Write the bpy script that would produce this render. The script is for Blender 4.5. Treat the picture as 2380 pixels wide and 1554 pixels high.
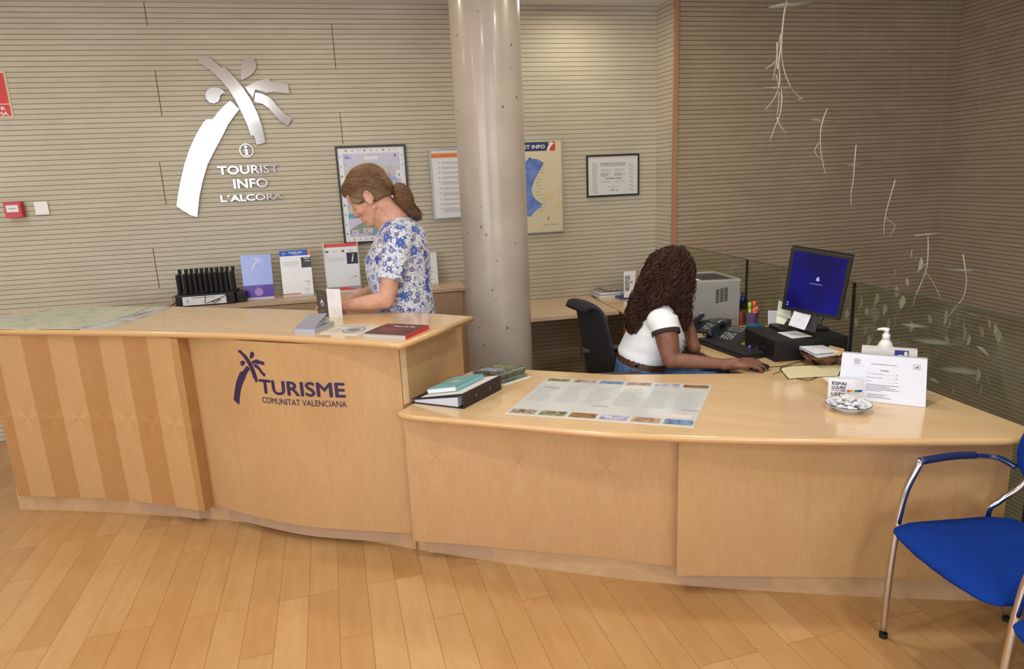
import bpy, bmesh, math, random
from math import sin, cos, pi, radians
from mathutils import Vector, Matrix
import numpy as np
random.seed(7)
for o in list(bpy.data.objects):
    bpy.data.objects.remove(o, do_unlink=True)
SC = bpy.context.scene
COL = SC.collection

# ---------------------------------------------------------------- camera (eye height 1.65 m, looking +Y)
EYE = 1.65
FPX = 1539.0
PITCH, ROLL = 0.2321, -0.0435
_up0 = Vector((0, sin(PITCH), cos(PITCH)))
FWD = Vector((0, cos(PITCH), -sin(PITCH)))
RGT = cos(ROLL) * Vector((1, 0, 0)) + sin(ROLL) * _up0
UPV = -sin(ROLL) * Vector((1, 0, 0)) + cos(ROLL) * _up0
cd = bpy.data.cameras.new('camera')
cam = bpy.data.objects.new('camera', cd)
COL.objects.link(cam)
cam.matrix_world = Matrix(((RGT.x, UPV.x, -FWD.x, 0), (RGT.y, UPV.y, -FWD.y, 0), (RGT.z, UPV.z, -FWD.z, EYE), (0, 0, 0, 1)))
cd.sensor_width = 36
cd.lens = FPX / 2380 * 36
cd.clip_start = 0.05
SC.camera = cam

# ---------------------------------------------------------------- world, exposure
SC.view_settings.view_transform = 'Standard'
SC.view_settings.look = 'None'
SC.view_settings.gamma = 1
SC.view_settings.use_curve_mapping = False
SC.view_settings.exposure = EXPOSURE = -0.03
SC.cycles.use_denoising = True
SC.cycles.max_bounces = 6
SC.cycles.diffuse_bounces = 4
SC.cycles.glossy_bounces = 3
SC.cycles.transparent_max_bounces = 10
SC.cycles.caustics_reflective = False
SC.cycles.caustics_refractive = False
SC.cycles.sample_clamp_indirect = 4.0
wd = bpy.data.worlds.new('world'); SC.world = wd; wd.use_nodes = True
wd.node_tree.nodes['Background'].inputs[0].default_value = (0.9, 0.93, 1.0, 1)
wd.node_tree.nodes['Background'].inputs[1].default_value = 0.35


def area(name, loc, rot, sx, sy, power, col, shape='RECTANGLE'):
    l = bpy.data.lights.new(name, 'AREA'); l.shape = shape; l.size = sx
    if shape == 'RECTANGLE': l.size_y = sy
    l.energy = power; l.color = col
    o = bpy.data.objects.new(name, l); COL.objects.link(o)
    o.location = loc; o.rotation_euler = rot
    return o


# daylight entering by the tall front windows behind the photographer
area('window_daylight', (-3.15, -2.40, 1.78), (radians(-90), 0, pi), 3.2, 1.95, 74, (0.89, 0.97, 1.05)).rotation_euler = (radians(90), 0, 0)
area('window_daylight', (1.1, -2.40, 1.75), (radians(90), 0, 0), 2.6, 1.9, 27, (0.89, 0.97, 1.05))
DOWNLIGHTS_AND_FILL = [(0.6, 4.78, 4.6), (-1.2, 3.7, 7.4), (0.95, 3.55, 10), (-3.3, 3.2, 8), (-2.6, 1.4, 13), (-0.5, 1.5, 15), (0.9, 2.4, 13), (1.45, 0.8, 16), (-1.4, -0.6, 13), (1.0, -0.9, 15), (-3.9, -0.4, 13)]  # third lamp is unseen fill, added to brighten bench and seated woman
for dx, dy, pw in DOWNLIGHTS_AND_FILL:
    area('downlight_and_fill_lamp', (dx, dy, 2.815), (0, 0, 0), 0.16, 0.16, pw, (1.0, 0.91, 0.74) if dy > 3.3 else (0.97, 0.955, 0.90), 'DISK')

# ---------------------------------------------------------------- sight-line helpers: where a point of the photo lies on a real surface


def ray(x, y):
    d = FWD + ((x - 1190) / FPX) * RGT - ((y - 777) / FPX) * UPV
    return d


def on_z(x, y, z):
    d = ray(x, y); t = (z - EYE) / d.z
    return Vector((d.x * t, d.y * t, z))


def at_y(x, y, Y):
    d = ray(x, y); t = Y / d.y
    return Vector((d.x * t, Y, EYE + d.z * t))


def on_wall(x, y, a, dist):
    d = ray(x, y); n = Vector((sin(a), cos(a), 0)); t = dist / d.dot(n)
    return Vector((d.x * t, d.y * t, EYE + d.z * t))


def srgb(r, g, b):
    f = lambda c: (c / 255 / 12.92) if c / 255 <= 0.04045 else ((c / 255 + 0.055) / 1.055) ** 2.4
    return (f(r), f(g), f(b), 1)


# ---------------------------------------------------------------- materials
MATS = {}


def mat(name, rgb, rough=0.5, metal=0.0, coat=0.0, emit=None, es=1.0, spec=0.5, trans=0.0, sheen=0):
    if name in MATS: return MATS[name]
    m = bpy.data.materials.new(name); m.use_nodes = True
    b = m.node_tree.nodes['Principled BSDF']
    b.inputs['Base Color'].default_value = srgb(*rgb)
    b.inputs['Roughness'].default_value = rough
    b.inputs['Metallic'].default_value = metal
    b.inputs['Coat Weight'].default_value = coat
    b.inputs['Coat Roughness'].default_value = 0.12
    b.inputs['Specular IOR Level'].default_value = spec
    b.inputs['Sheen Weight'].default_value = sheen
    if emit:
        b.inputs['Emission Color'].default_value = srgb(*emit)
        b.inputs['Emission Strength'].default_value = es
    MATS[name] = m
    return m


class NT:
    def __init__(s, m): s.t = m.node_tree; s.b = s.t.nodes['Principled BSDF']
    def n(s, typ, **kw):
        nd = s.t.nodes.new('ShaderNode' + typ)
        for k, v in kw.items():
            if hasattr(nd, k): setattr(nd, k, v)
        return nd
    def l(s, a, b): s.t.links.new(a, b)
    def val(s, nd, **kw):
        for k, v in kw.items(): nd.inputs[k.replace('_', ' ')].default_value = v
        return nd
    def math(s, op, a, b=None, c=None):
        nd = s.n('Math', operation=op)
        for i, v in enumerate((a, b, c)):
            if v is None: continue
            if isinstance(v, (int, float)): nd.inputs[i].default_value = v
            else: s.l(v, nd.inputs[i])
        return nd.outputs[0]
    def mix(s, fac, a, b, mode='MIX'):
        nd = s.n('Mix'); nd.data_type = 'RGBA'; nd.blend_type = mode
        for i, v in ((0, fac), (6, a), (7, b)):
            if isinstance(v, (int, float)): nd.inputs[i].default_value = v
            elif isinstance(v, tuple): nd.inputs[i].default_value = v
            else: s.l(v, nd.inputs[i])
        return nd.outputs[2]
    def noise(s, vec, scale, detail=3, rough=0.5, vscale=None):
        if vscale:
            mp = s.n('Mapping'); mp.inputs['Scale'].default_value = vscale; s.l(vec, mp.inputs[0]); vec = mp.outputs[0]
        nd = s.n('TexNoise'); nd.inputs['Scale'].default_value = scale; nd.inputs['Detail'].default_value = detail
        nd.inputs['Roughness'].default_value = rough; s.l(vec, nd.inputs['Vector'])
        return nd.outputs['Fac']
    def ramp(s, fac, stops):
        nd = s.n('ValToRGB'); s.l(fac, nd.inputs[0]); e = nd.color_ramp.elements
        while len(e) < len(stops): e.new(0.5)
        for i, (p, c) in enumerate(stops): e[i].position = p; e[i].color = c
        return nd.outputs[0]
    def bump(s, h, strength, dist=0.002):
        nd = s.n('Bump'); nd.inputs['Strength'].default_value = strength; nd.inputs['Distance'].default_value = dist
        s.l(h, nd.inputs['Height']); s.l(nd.outputs[0], s.b.inputs['Normal'])


def grey(v): return (v, v, v, 1)


def slat_material(name, z0, light, dark, groove, warm=1.0):
    m = mat(name, light, 0.5, spec=0.3); t = NT(m)
    g = t.n('NewGeometry'); sp = t.n('SeparateXYZ'); t.l(g.outputs['Position'], sp.inputs[0])
    ph = t.math('FRACT', t.math('DIVIDE', t.math('SUBTRACT', sp.outputs[2], z0 - 5 * 3.2), 0.032))
    dd = t.math('ABSOLUTE', t.math('SUBTRACT', ph, 0.5))           # 0.5 at the groove
    mr = t.n('MapRange'); t.l(dd, mr.inputs[0]); t.val(mr, From_Min=0.425, From_Max=0.465, To_Min=0.0, To_Max=1.0)
    strip = t.math('FLOOR', t.math('DIVIDE', t.math('SUBTRACT', sp.outputs[2], z0 - 5 * 3.2), 0.032))
    cx = t.n('CombineXYZ'); t.l(sp.outputs[0], cx.inputs[0]); t.l(sp.outputs[1], cx.inputs[1]); t.l(t.math('MULTIPLY', strip, 0.35), cx.inputs[2])
    n1 = t.noise(cx.outputs[0], 3.0, 3, 0.6, (1, 1, 0.6))
    n2 = t.noise(g.outputs['Position'], 1.4, 4, 0.65, (1, 1, 1.6))
    n3 = t.noise(g.outputs['Position'], 60, 2, 0.5, (0.25, 0.25, 6))
    f = t.math('ADD', t.math('ADD', t.math('MULTIPLY', n1, 0.40), t.math('MULTIPLY', n2, 0.45)), t.math('MULTIPLY', n3, 0.15))
    c = t.ramp(f, [(0.32, srgb(*dark)), (0.66, srgb(*light))])
    c = t.mix(mr.outputs[0], c, srgb(*groove))
    t.l(c, t.b.inputs['Base Color'])
    t.bump(t.math('SUBTRACT', 1.0, mr.outputs[0]), 0.6, 0.003)
    return m


def veneer(name, c1, c2, kind='plain', rough=0.34, coat=0.25):
    """vertical-grain veneer on a UV where u is metres along the panel and v metres up"""
    m = mat(name, c1, rough, coat=coat, spec=0.4); t = NT(m)
    uv = t.n('UVMap'); sp = t.n('SeparateXYZ'); t.l(uv.outputs[0], sp.inputs[0])
    u, v = sp.outputs[0], sp.outputs[1]
    leaf = {'strip': 0.149, 'book': 0.18, 'plain': 0.26}[kind]
    pu = t.math('PINGPONG', u, leaf)
    cx = t.n('CombineXYZ'); t.l(pu, cx.inputs[0]); t.l(v, cx.inputs[1])
    fine = t.noise(cx.outputs[0], 14, 4, 0.6, (9, 0.7, 1))
    big = t.noise(cx.outputs[0], 3.2, 3, 0.55, (1.6, 0.6, 1))
    ray_ = t.noise(cx.outputs[0], 40, 2, 0.5, (1, 0.8, 1))
    f = t.math('ADD', t.math('MULTIPLY', fine, 0.35), t.math('MULTIPLY', big, 0.5))
    f = t.math('ADD', f, t.math('MULTIPLY', ray_, 0.15))
    if kind == 'strip':
        par = t.math('MODULO', t.math('FLOOR', t.math('DIVIDE', t.math('ADD', u, t.math('MULTIPLY', t.noise(cx.outputs[0], 2, 2), 0.03)), leaf)), 2.0)
        f = t.math('ADD', t.math('MULTIPLY', f, 0.42), t.math('MULTIPLY', par, 0.20))
        f = t.math('ADD', f, 0.12)
    if kind in ('book', 'strip'):
        # a small knot figure repeated in every mirrored leaf
        kx = t.math('ABSOLUTE', t.math('SUBTRACT', pu, leaf * (0.98 if kind == 'book' else 0.5)))
        ky = t.math('SUBTRACT', v, 0.50 if kind == 'book' else 0.55)
        an = t.math('ARCTAN2', ky, kx)
        rr = t.math('SQRT', t.math('ADD', t.math('MULTIPLY', kx, kx), t.math('MULTIPLY', ky, ky)))
        fall = t.math('POWER', 2.718, t.math('MULTIPLY', rr, -24.0))
        kn = t.math('MULTIPLY', t.math('SINE', t.math('ADD', t.math('MULTIPLY', an, 3.0), 0.6)), fall)
        f = t.math('ADD', f, t.math('MULTIPLY', kn, 0.16 if kind == 'book' else 0.12))
    c = t.ramp(f, [(0.30, srgb(*c2)), (0.68, srgb(*c1))])
    t.l(c, t.b.inputs['Base Color'])
    return m


def topwood(name, c1, c2, ang, rough=0.16, coat=0.5):
    m = mat(name, c1, rough, coat=coat, spec=0.5); t = NT(m)
    g = t.n('NewGeometry'); mp = t.n('Mapping'); mp.inputs['Rotation'].default_value = (0, 0, ang); t.l(g.outputs['Position'], mp.inputs[0])
    a = t.noise(mp.outputs[0], 5, 4, 0.6, (0.35, 3.2, 1)); b = t.noise(mp.outputs[0], 30, 2, 0.5, (0.3, 3, 1))
    f = t.math('ADD', t.math('MULTIPLY', a, 0.7), t.math('MULTIPLY', b, 0.3))
    t.l(t.ramp(f, [(0.3, srgb(*c2)), (0.7, srgb(*c1))]), t.b.inputs['Base Color'])
    return m


def floor_material():
    m = mat('maple_strip_floor', (200, 150, 95), 0.30, coat=0.15, spec=0.45); t = NT(m)
    g = t.n('NewGeometry'); mp = t.n('Mapping'); mp.vector_type = 'POINT'
    mp.inputs['Rotation'].default_value = (0, 0, -(pi / 2 + 0.2586)); t.l(g.outputs['Position'], mp.inputs[0])
    br = t.n('TexBrick'); br.offset = 0.37; br.offset_frequency = 3; br.squash = 1.0
    t.val(br, Scale=1.0, Mortar_Size=0.0011, Mortar_Smooth=0.3, Bias=0.0, Brick_Width=0.86, Row_Height=0.118)
    br.inputs['Color1'].default_value = grey(0.0); br.inputs['Color2'].default_value = grey(1.0); br.inputs['Mortar'].default_value = grey(0.5)
    t.l(mp.outputs[0], br.inputs['Vector'])
    bw = t.n('RGBToBW'); t.l(br.outputs['Color'], bw.inputs[0])
    off = t.n('CombineXYZ'); t.l(t.math('MULTIPLY', bw.outputs[0], 9.0), off.inputs[2])
    va = t.n('VectorMath', operation='ADD'); t.l(mp.outputs[0], va.inputs[0]); t.l(off.outputs[0], va.inputs[1])
    a = t.noise(va.outputs[0], 5, 4, 0.6, (0.8, 5, 1)); b = t.noise(va.outputs[0], 2.2, 3, 0.6, (1, 2, 1))
    f = t.math('ADD', t.math('MULTIPLY', bw.outputs[0], 0.25), t.math('ADD', t.math('MULTIPLY', a, 0.38), t.math('MULTIPLY', b, 0.37)))
    c = t.ramp(f, [(0.22, srgb(172, 126, 76)), (0.5, srgb(188, 146, 94)), (0.80, srgb(202, 166, 118))])
    c = t.mix(br.outputs['Fac'], c, srgb(140, 92, 50))
    t.l(c, t.b.inputs['Base Color'])
    return m


W1A, W1D = -0.2014, 157.06 * 0.032
W2A, W2D = -0.2125, 147.65 * 0.032
W3A, W3D = 1.4276, 137.73 * 0.032
GLA, GLD = 1.39899, 2.17587
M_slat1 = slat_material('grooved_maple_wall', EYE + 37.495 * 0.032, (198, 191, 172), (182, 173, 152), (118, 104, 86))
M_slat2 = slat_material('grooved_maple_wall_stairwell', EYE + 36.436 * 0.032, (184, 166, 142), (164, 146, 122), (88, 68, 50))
M_floor = floor_material()
M_ceil = mat('ceiling_paint', (236, 236, 240), 0.9)
M_plaster = mat('plain_wall_paint', (205, 198, 188), 0.9)
M_vA = veneer('striped_maple_veneer', (200, 164, 116), (172, 126, 78), 'strip')
M_vB = veneer('plain_maple_veneer', (196, 160, 114), (177, 137, 91), 'plain')
M_vC = veneer('bookmatched_maple_veneer', (197, 161, 117), (176, 135, 91), 'book')
M_pl = topwood('oak_plinth', (200, 168, 128), (176, 142, 104), 0.45, 0.5, 0.0)
M_top = topwood('maple_worktop', (220, 190, 146), (208, 174, 128), 0.42)
M_edge = mat('maple_nosing', (208, 170, 120), 0.22, coat=0.4)
M_beech = topwood('pale_beech_laminate', (204, 182, 154), (194, 170, 142), 0.0, 0.45, 0.0)
M_beechd = topwood('pink_beech_laminate_front', (184, 154, 126), (174, 144, 116), 0.0, 0.5, 0.0)
M_steel = mat('brushed_steel', (215, 218, 222), 0.12, 1.0)
M_chrome = mat('chrome', (205, 205, 208), 0.12, 1.0)
M_black = mat('black_plastic', (24, 24, 27), 0.42)
M_blackm = mat('black_matte', (20, 19, 20), 0.75)
M_white = mat('white_paper', (228, 229, 232), 0.6)
M_whitep = mat('white_plastic', (226, 226, 222), 0.35)
M_cream = mat('cream_paper', (214, 206, 164), 0.7)
M_print = mat('grey_print', (120, 122, 128), 0.7)
M_printl = mat('pale_grey_print', (178, 180, 186), 0.7)
M_ink = mat('black_ink', (38, 36, 44), 0.6)
M_violet = mat('dark_violet_vinyl', (48, 30, 74), 0.4)
M_blue = mat('blue_upholstery', (10, 50, 132), 0.9, spec=.15)
M_alu = mat('aluminium', (180, 184, 184), 0.4, 0.8)
M_tin = mat('clear_acrylic_edge', (206, 210, 216), 0.15, coat=0.5)

# ---------------------------------------------------------------- object helpers


def setp(o, label=None, cat=None, group=None, kind=None):
    for k, v in (('label', label), ('category', cat), ('group', group), ('kind', kind)):
        if v: o[k] = v
    return o


def thing(name, label, cat, loc=(0, 0, 0), group=None):
    o = bpy.data.objects.new(name, None); COL.objects.link(o)
    o.empty_display_size = 0.05; o.location = Vector(loc)
    return setp(o, label, cat, group)


def link(name, me, m, parent=None, smooth=False):
    """mesh given in world coordinates; stored relative to its parent"""
    o = bpy.data.objects.new(name, me); COL.objects.link(o)
    ms = m if isinstance(m, (list, tuple)) else [m]
    if not me.materials:
        for x in ms: me.materials.append(x)
    if smooth:
        for p in me.polygons: p.use_smooth = True
    if parent:
        r = Matrix.Identity(4); q = parent; off = Vector((0, 0, 0))
        while q is not None: off += q.location; q = q.parent
        me.transform(Matrix.Translation(-off)); o.parent = parent
    else:
        c = Vector((0, 0, 0))
        if len(me.vertices):
            xs = [v.co for v in me.vertices]
            c = Vector(((min(v.x for v in xs) + max(v.x for v in xs)) / 2, (min(v.y for v in xs) + max(v.y for v in xs)) / 2, min(v.z for v in xs)))
        me.transform(Matrix.Translation(-c)); o.location = c
    return o


class MB:
    def __init__(s): s.v = []; s.f = []; s.mi = []; s.uv = None
    def add(s, vs, fs, mi=0):
        k = len(s.v); s.v += [tuple(v) for v in vs]; s.f += [tuple(i + k for i in f) for f in fs]; s.mi += [mi] * len(fs)
    def prism(s, pts, vec, mi=0):
        """closed polygon pts swept by vec"""
        n = len(pts); vec = Vector(vec); a = [Vector(p) for p in pts]
        nn = Vector((0, 0, 0))
        for i in range(n): nn += a[i].cross(a[(i + 1) % n])
        if nn.dot(vec) > 0: a = a[::-1]
        s.add(a + [p + vec for p in a], [tuple(range(n)), tuple(range(2 * n - 1, n - 1, -1))] + [(i, n + i, n + (i + 1) % n, (i + 1) % n) for i in range(n)], mi)
    def box(s, c, sx, sy, sz, ux=(1, 0, 0), uy=(0, 1, 0), mi=0, uz=None):
        c = Vector(c); ux = Vector(ux).normalized(); uy = Vector(uy).normalized(); uz = Vector(uz).normalized() if uz else ux.cross(uy).normalized()
        p = [c + ux * (sx / 2 * a) + uy * (sy / 2 * b) for a, b in ((-1, -1), (1, -1), (1, 1), (-1, 1))]
        s.prism([q - uz * sz / 2 for q in p], uz * sz, mi)
    def tube(s, pts, r, seg=8, mi=0, cap=True):
        pts = [Vector(p) for p in pts]; rs = r if isinstance(r, (list, tuple)) else [r] * len(pts)
        rings = []; ref = None
        for i, p in enumerate(pts):
            t = (pts[min(i + 1, len(pts) - 1)] - pts[max(i - 1, 0)])
            t = t.normalized() if t.length > 1e-9 else Vector((0, 0, 1))
            if ref is None: ref = Vector((0, 0, 1)) if abs(t.z) < 0.9 else Vector((1, 0, 0))
            a = (ref - t * ref.dot(t)).normalized(); b = t.cross(a); ref = a
            rings.append([p + rs[i] * (cos(2 * pi * k / seg) * a + sin(2 * pi * k / seg) * b) for k in range(seg)])
        vs = [v for r_ in rings for v in r_]; fs = []
        for i in range(len(rings) - 1):
            for k in range(seg):
                fs.append((i * seg + k, i * seg + (k + 1) % seg, (i + 1) * seg + (k + 1) % seg, (i + 1) * seg + k))
        if cap: fs += [tuple(range(seg - 1, -1, -1)), tuple((len(rings) - 1) * seg + k for k in range(seg))]
        s.add(vs, fs, mi)
    def lathe(s, c, prof, seg=32, mi=0, axis=(0, 0, 1)):
        """profile of (radius, height) along axis from c"""
        c = Vector(c); ax = Vector(axis).normalized(); a = Vector((1, 0, 0)) if abs(ax.x) < 0.9 else Vector((0, 1, 0))
        a = (a - ax * a.dot(ax)).normalized(); b = ax.cross(a); vs = []; fs = []
        for r, h in prof:
            for k in range(seg): vs.append(c + ax * h + r * (cos(2 * pi * k / seg) * a + sin(2 * pi * k / seg) * b))
        for i in range(len(prof) - 1):
            for k in range(seg): fs.append((i * seg + k, i * seg + (k + 1) % seg, (i + 1) * seg + (k + 1) % seg, (i + 1) * seg + k))
        if prof[0] != prof[-1] and prof[0][0] > 1e-6: fs.append(tuple(range(seg - 1, -1, -1)))
        if prof[0] != prof[-1] and prof[-1][0] > 1e-6: fs.append(tuple((len(prof) - 1) * seg + k for k in range(seg)))
        s.add(vs, fs, mi)
    def ell(s, c, r, R=None, seg=20, rings=12, mi=0):
        c = Vector(c); R = R or Matrix.Identity(3); vs = [c + R @ Vector((0, 0, -r[2]))]; fs = []
        for i in range(1, rings):
            th = pi * i / rings
            for k in range(seg): vs.append(c + R @ Vector((r[0] * sin(th) * cos(2 * pi * k / seg), r[1] * sin(th) * sin(2 * pi * k / seg), -r[2] * cos(th))))
        vs.append(c + R @ Vector((0, 0, r[2])))
        for k in range(seg): fs.append((0, 1 + (k + 1) % seg, 1 + k))
        for i in range(rings - 2):
            for k in range(seg): a = 1 + i * seg; fs.append((a + k, a + (k + 1) % seg, a + seg + (k + 1) % seg, a + seg + k))
        L = len(vs) - 1; a = 1 + (rings - 2) * seg
        for k in range(seg): fs.append((a + k, a + (k + 1) % seg, L))
        s.add(vs, fs, mi)
    def cap(s, p0, p1, r0, r1, seg=14):
        p0 = Vector(p0); p1 = Vector(p1); d = (p1 - p0); L = max(d.length, 1e-5); d = d / L; pts = []; rs = []
        for i in range(5): a = pi / 2 * (1 - i / 4); pts.append(p0 - d * r0 * sin(a)); rs.append(max(r0 * cos(a), 1e-4))
        for i in range(5): a = pi / 2 * i / 4; pts.append(p1 + d * r1 * sin(a)); rs.append(max(r1 * cos(a), 1e-4))
        s.tube(pts, rs, seg)
    def chain(s, pts, rs, seg=14):
        for i in range(len(pts) - 1): s.cap(pts[i], pts[i + 1], rs[i], rs[i + 1], seg)
    def loft(s, rings, seg=28, mi=0, cap=True):
        """rings: (centre, half-axis vector a, half-axis vector b)"""
        vs = []; fs = []
        for c, a, b in rings:
            for k in range(seg): vs.append(Vector(c) + cos(2 * pi * k / seg) * Vector(a) + sin(2 * pi * k / seg) * Vector(b))
        for i in range(len(rings) - 1):
            for k in range(seg): fs.append((i * seg + k, i * seg + (k + 1) % seg, (i + 1) * seg + (k + 1) % seg, (i + 1) * seg + k))
        if cap: fs += [tuple(range(seg - 1, -1, -1)), tuple((len(rings) - 1) * seg + k for k in range(seg))]
        s.add(vs, fs, mi)
    def mesh(s, name='m'):
        me = bpy.data.meshes.new(name); me.from_pydata(s.v, [], s.f); me.update()
        for p, i in zip(me.polygons, s.mi): p.material_index = i
        bm = bmesh.new(); bm.from_mesh(me); bmesh.ops.recalc_face_normals(bm, faces=bm.faces); bm.to_mesh(me); bm.free()
        return me
    def build(s, name, m, parent=None, smooth=False, bevel=0.0, seg=2, angle=None):
        me = s.mesh(name)
        if bevel:
            bm = bmesh.new(); bm.from_mesh(me)
            es = [e for e in bm.edges if len(e.link_faces) == 2 and e.calc_face_angle(0) > 0.6]
            bmesh.ops.bevel(bm, geom=es, offset=bevel, segments=seg, affect='EDGES', profile=0.5); bm.to_mesh(me); bm.free()
        o = link(name, me, m, parent, smooth or bool(angle))
        if angle: me.set_sharp_from_angle(angle=radians(angle))
        return o
    def remesh(s, name, m, parent, voxel, it=6, fac=0.5):
        me = s.mesh(name); o = bpy.data.objects.new('tmp', me); COL.objects.link(o)
        r = o.modifiers.new('r', 'REMESH'); r.mode = 'VOXEL'; r.voxel_size = voxel
        if it: q = o.modifiers.new('s', 'SMOOTH'); q.factor = fac; q.iterations = it
        dg = bpy.context.evaluated_depsgraph_get(); dg.update()
        nm = bpy.data.meshes.new_from_object(o.evaluated_get(dg)); bpy.data.objects.remove(o, do_unlink=True)
        nm.materials.clear(); nm.name = name
        return link(name, nm, m, parent, True)


def catmull(pts, n=6):
    p = [Vector(q) for q in pts]; p = [p[0] * 2 - p[1]] + p + [p[-1] * 2 - p[-2]]; out = []
    for i in range(1, len(p) - 2):
        for k in range(n):
            t = k / n
            out.append(0.5 * ((2 * p[i]) + (p[i + 1] - p[i - 1]) * t + (2 * p[i - 1] - 5 * p[i] + 4 * p[i + 1] - p[i + 2]) * t * t + (3 * p[i] - p[i - 1] - 3 * p[i + 1] + p[i + 2]) * t ** 3))
    out.append(p[-2]); return out


TXT = {'n': 1}


def text_mesh(s, bold=0.0, font_shear=0.0, res=3):
    cu = bpy.data.curves.new('t', 'FONT'); cu.body = s; cu.shear = font_shear; cu.resolution_u = res
    o = bpy.data.objects.new('t', cu); COL.objects.link(o)
    dg = bpy.context.evaluated_depsgraph_get(); dg.update()
    me = bpy.data.meshes.new_from_object(o.evaluated_get(dg)); bpy.data.objects.remove(o, do_unlink=True)
    vs = [v.co.copy() for v in me.vertices]; fs = [tuple(p.vertices) for p in me.polygons]; bpy.data.meshes.remove(me)
    if bold:      # heavier strokes: the same glyphs laid again a hair to each side
        n0 = len(vs); v0 = list(vs); f0 = list(fs)
        for dx, dy in ((bold, 0), (-bold, 0), (0, bold), (0, -bold)):
            k = len(vs); vs += [v + Vector((dx, dy, 0)) for v in v0]; fs += [tuple(i + k for i in f) for f in f0]
    x0 = min(v.x for v in vs); x1 = max(v.x for v in vs); y0 = min(v.y for v in vs); y1 = max(v.y for v in vs)
    TXT['n'] = len(vs) // (5 if bold else 1)
    return [((v.x - x0) / (x1 - x0), (v.y - y0) / (y1 - y0)) for v in vs], fs


def lay(i): return .00012 * (i // TXT['n'])      # each layer of a heavy glyph lies a hair above the last


class Plane:
    """print surface: origin, u and v unit vectors, n pointing to the viewer"""
    def __init__(s, O, U, V, N=None):
        s.O = Vector(O); s.U = Vector(U).normalized(); s.V = Vector(V).normalized(); s.N = Vector(N).normalized() if N else s.U.cross(s.V).normalized()
        s.mb = MB(); s.mats = []
    def at(s, u, v, n=0.0): return s.O + s.U * u + s.V * v + s.N * n
    def mi(s, m):
        if m not in s.mats: s.mats.append(m)
        return s.mats.index(m)
    def poly(s, pts, m, n=0.0006): s.mb.add([s.at(u, v, n) for u, v in pts], [tuple(range(len(pts)))], s.mi(m))
    def rect(s, u0, v0, u1, v1, m, n=0.0006): s.poly([(u0, v0), (u1, v0), (u1, v1), (u0, v1)], m, n)
    def circ(s, u, v, r, m, n=0.0006, k=24, ry=None): s.poly([(u + r * cos(2 * pi * i / k), v + (ry or r) * sin(2 * pi * i / k)) for i in range(k)], m, n)
    def ring(s, u, v, r, w, m, n=0.0006, k=28):
        i = s.mi(m); vs = [s.at(u + (r + d) * cos(2 * pi * j / k), v + (r + d) * sin(2 * pi * j / k), n) for d in (0, -w) for j in range(k)]
        s.mb.add(vs, [(j, (j + 1) % k, k + (j + 1) % k, k + j) for j in range(k)], i)
    def text(s, t, u0, v0, u1, v1, m, bold=0.0, n=0.0007, shear=0.0):
        vs, fs = text_mesh(t, bold, shear, 2); s.mb.add([s.at(u0 + (u1 - u0) * p[0], v0 + (v1 - v0) * p[1], n + lay(i)) for i, p in enumerate(vs)], fs, s.mi(m))
    def lines(s, u0, u1, vtop, dv, count, th, m, jit=0.25):
        for i in range(count): s.rect(u0, vtop - i * dv - th, u1 - (u1 - u0) * random.random() * jit * (1 if i % 3 == 2 or jit > .3 else .2), vtop - i * dv, m)
    def build(s, name, parent):
        me = bpy.data.meshes.new(name); me.from_pydata(s.mb.v, [], s.mb.f); me.update()
        for p, i in zip(me.polygons, s.mb.mi): p.material_index = i
        return link(name, me, s.mats, parent)
# ================================================================ THE SETTING
def wallquad(name, pts, z0, z1, m, thick=0.12, parent=None):
    """pts: 2-D polyline of the visible face; body grows away from the room (to the left of travel)"""
    b = MB()
    for i in range(len(pts) - 1):
        a = Vector((*pts[i], 0)); c = Vector((*pts[i + 1], 0)); d = (c - a).normalized(); n = Vector((-d.y, d.x, 0)) * thick
        b.prism([a + Vector((0, 0, z0)), c + Vector((0, 0, z0)), c + n + Vector((0, 0, z0)), a + n + Vector((0, 0, z0))], (0, 0, z1 - z0))
    o = b.build(name, m, parent); return setp(o, kind='structure')


CEIL = 2.85
n1 = Vector((sin(W1A), cos(W1A), 0)); u1 = Vector((cos(W1A), -sin(W1A), 0))
n2 = Vector((sin(W2A), cos(W2A), 0)); u2 = Vector((cos(W2A), -sin(W2A), 0))
n3 = Vector((sin(W3A), cos(W3A), 0)); u3 = Vector((-cos(W3A), sin(W3A), 0))    # u3 runs away from the camera


def w1(u, z=0, off=0): q = n1 * (W1D - off) + u1 * u; return Vector((q.x, q.y, z))
def w2(u, z=0, off=0): q = n2 * (W2D - off) + u2 * u; return Vector((q.x, q.y, z))
def w3(u, z=0, off=0): q = n3 * (W3D - off) + u3 * u; return Vector((q.x, q.y, z))


pe = on_wall(1525, 300, W1A, W1D); pf = on_wall(1569, 300, W2A, W2D)
# stairwell corner
det = n2.x * n3.y - n2.y * n3.x
pc = Vector(((W2D * n3.y - W3D * n2.y) / det, (n2.x * W3D - n3.x * W2D) / det, 0))
wl = w1(-4.2)
wallquad('wall_back', [(wl.x, wl.y), (pe.x, pe.y)], 0, CEIL, M_slat1)
wallquad('wall_return', [(pe.x, pe.y), (pf.x, pf.y)], -0.3, CEIL, M_slat1, 0.03)
far3 = w3(-9.5)
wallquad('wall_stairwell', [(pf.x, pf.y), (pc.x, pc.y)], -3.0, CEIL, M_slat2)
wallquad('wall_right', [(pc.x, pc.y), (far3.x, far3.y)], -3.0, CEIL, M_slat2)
b = MB(); b.box((pf.x - 0.004, pf.y - 0.012, (CEIL - 0.3) / 2), 0.028, 0.028, CEIL + 0.3, u2, n2)
setp(b.build('trim_1', mat('pink_wood_corner_post', (176, 128, 98), 0.5)), kind='structure')
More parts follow.
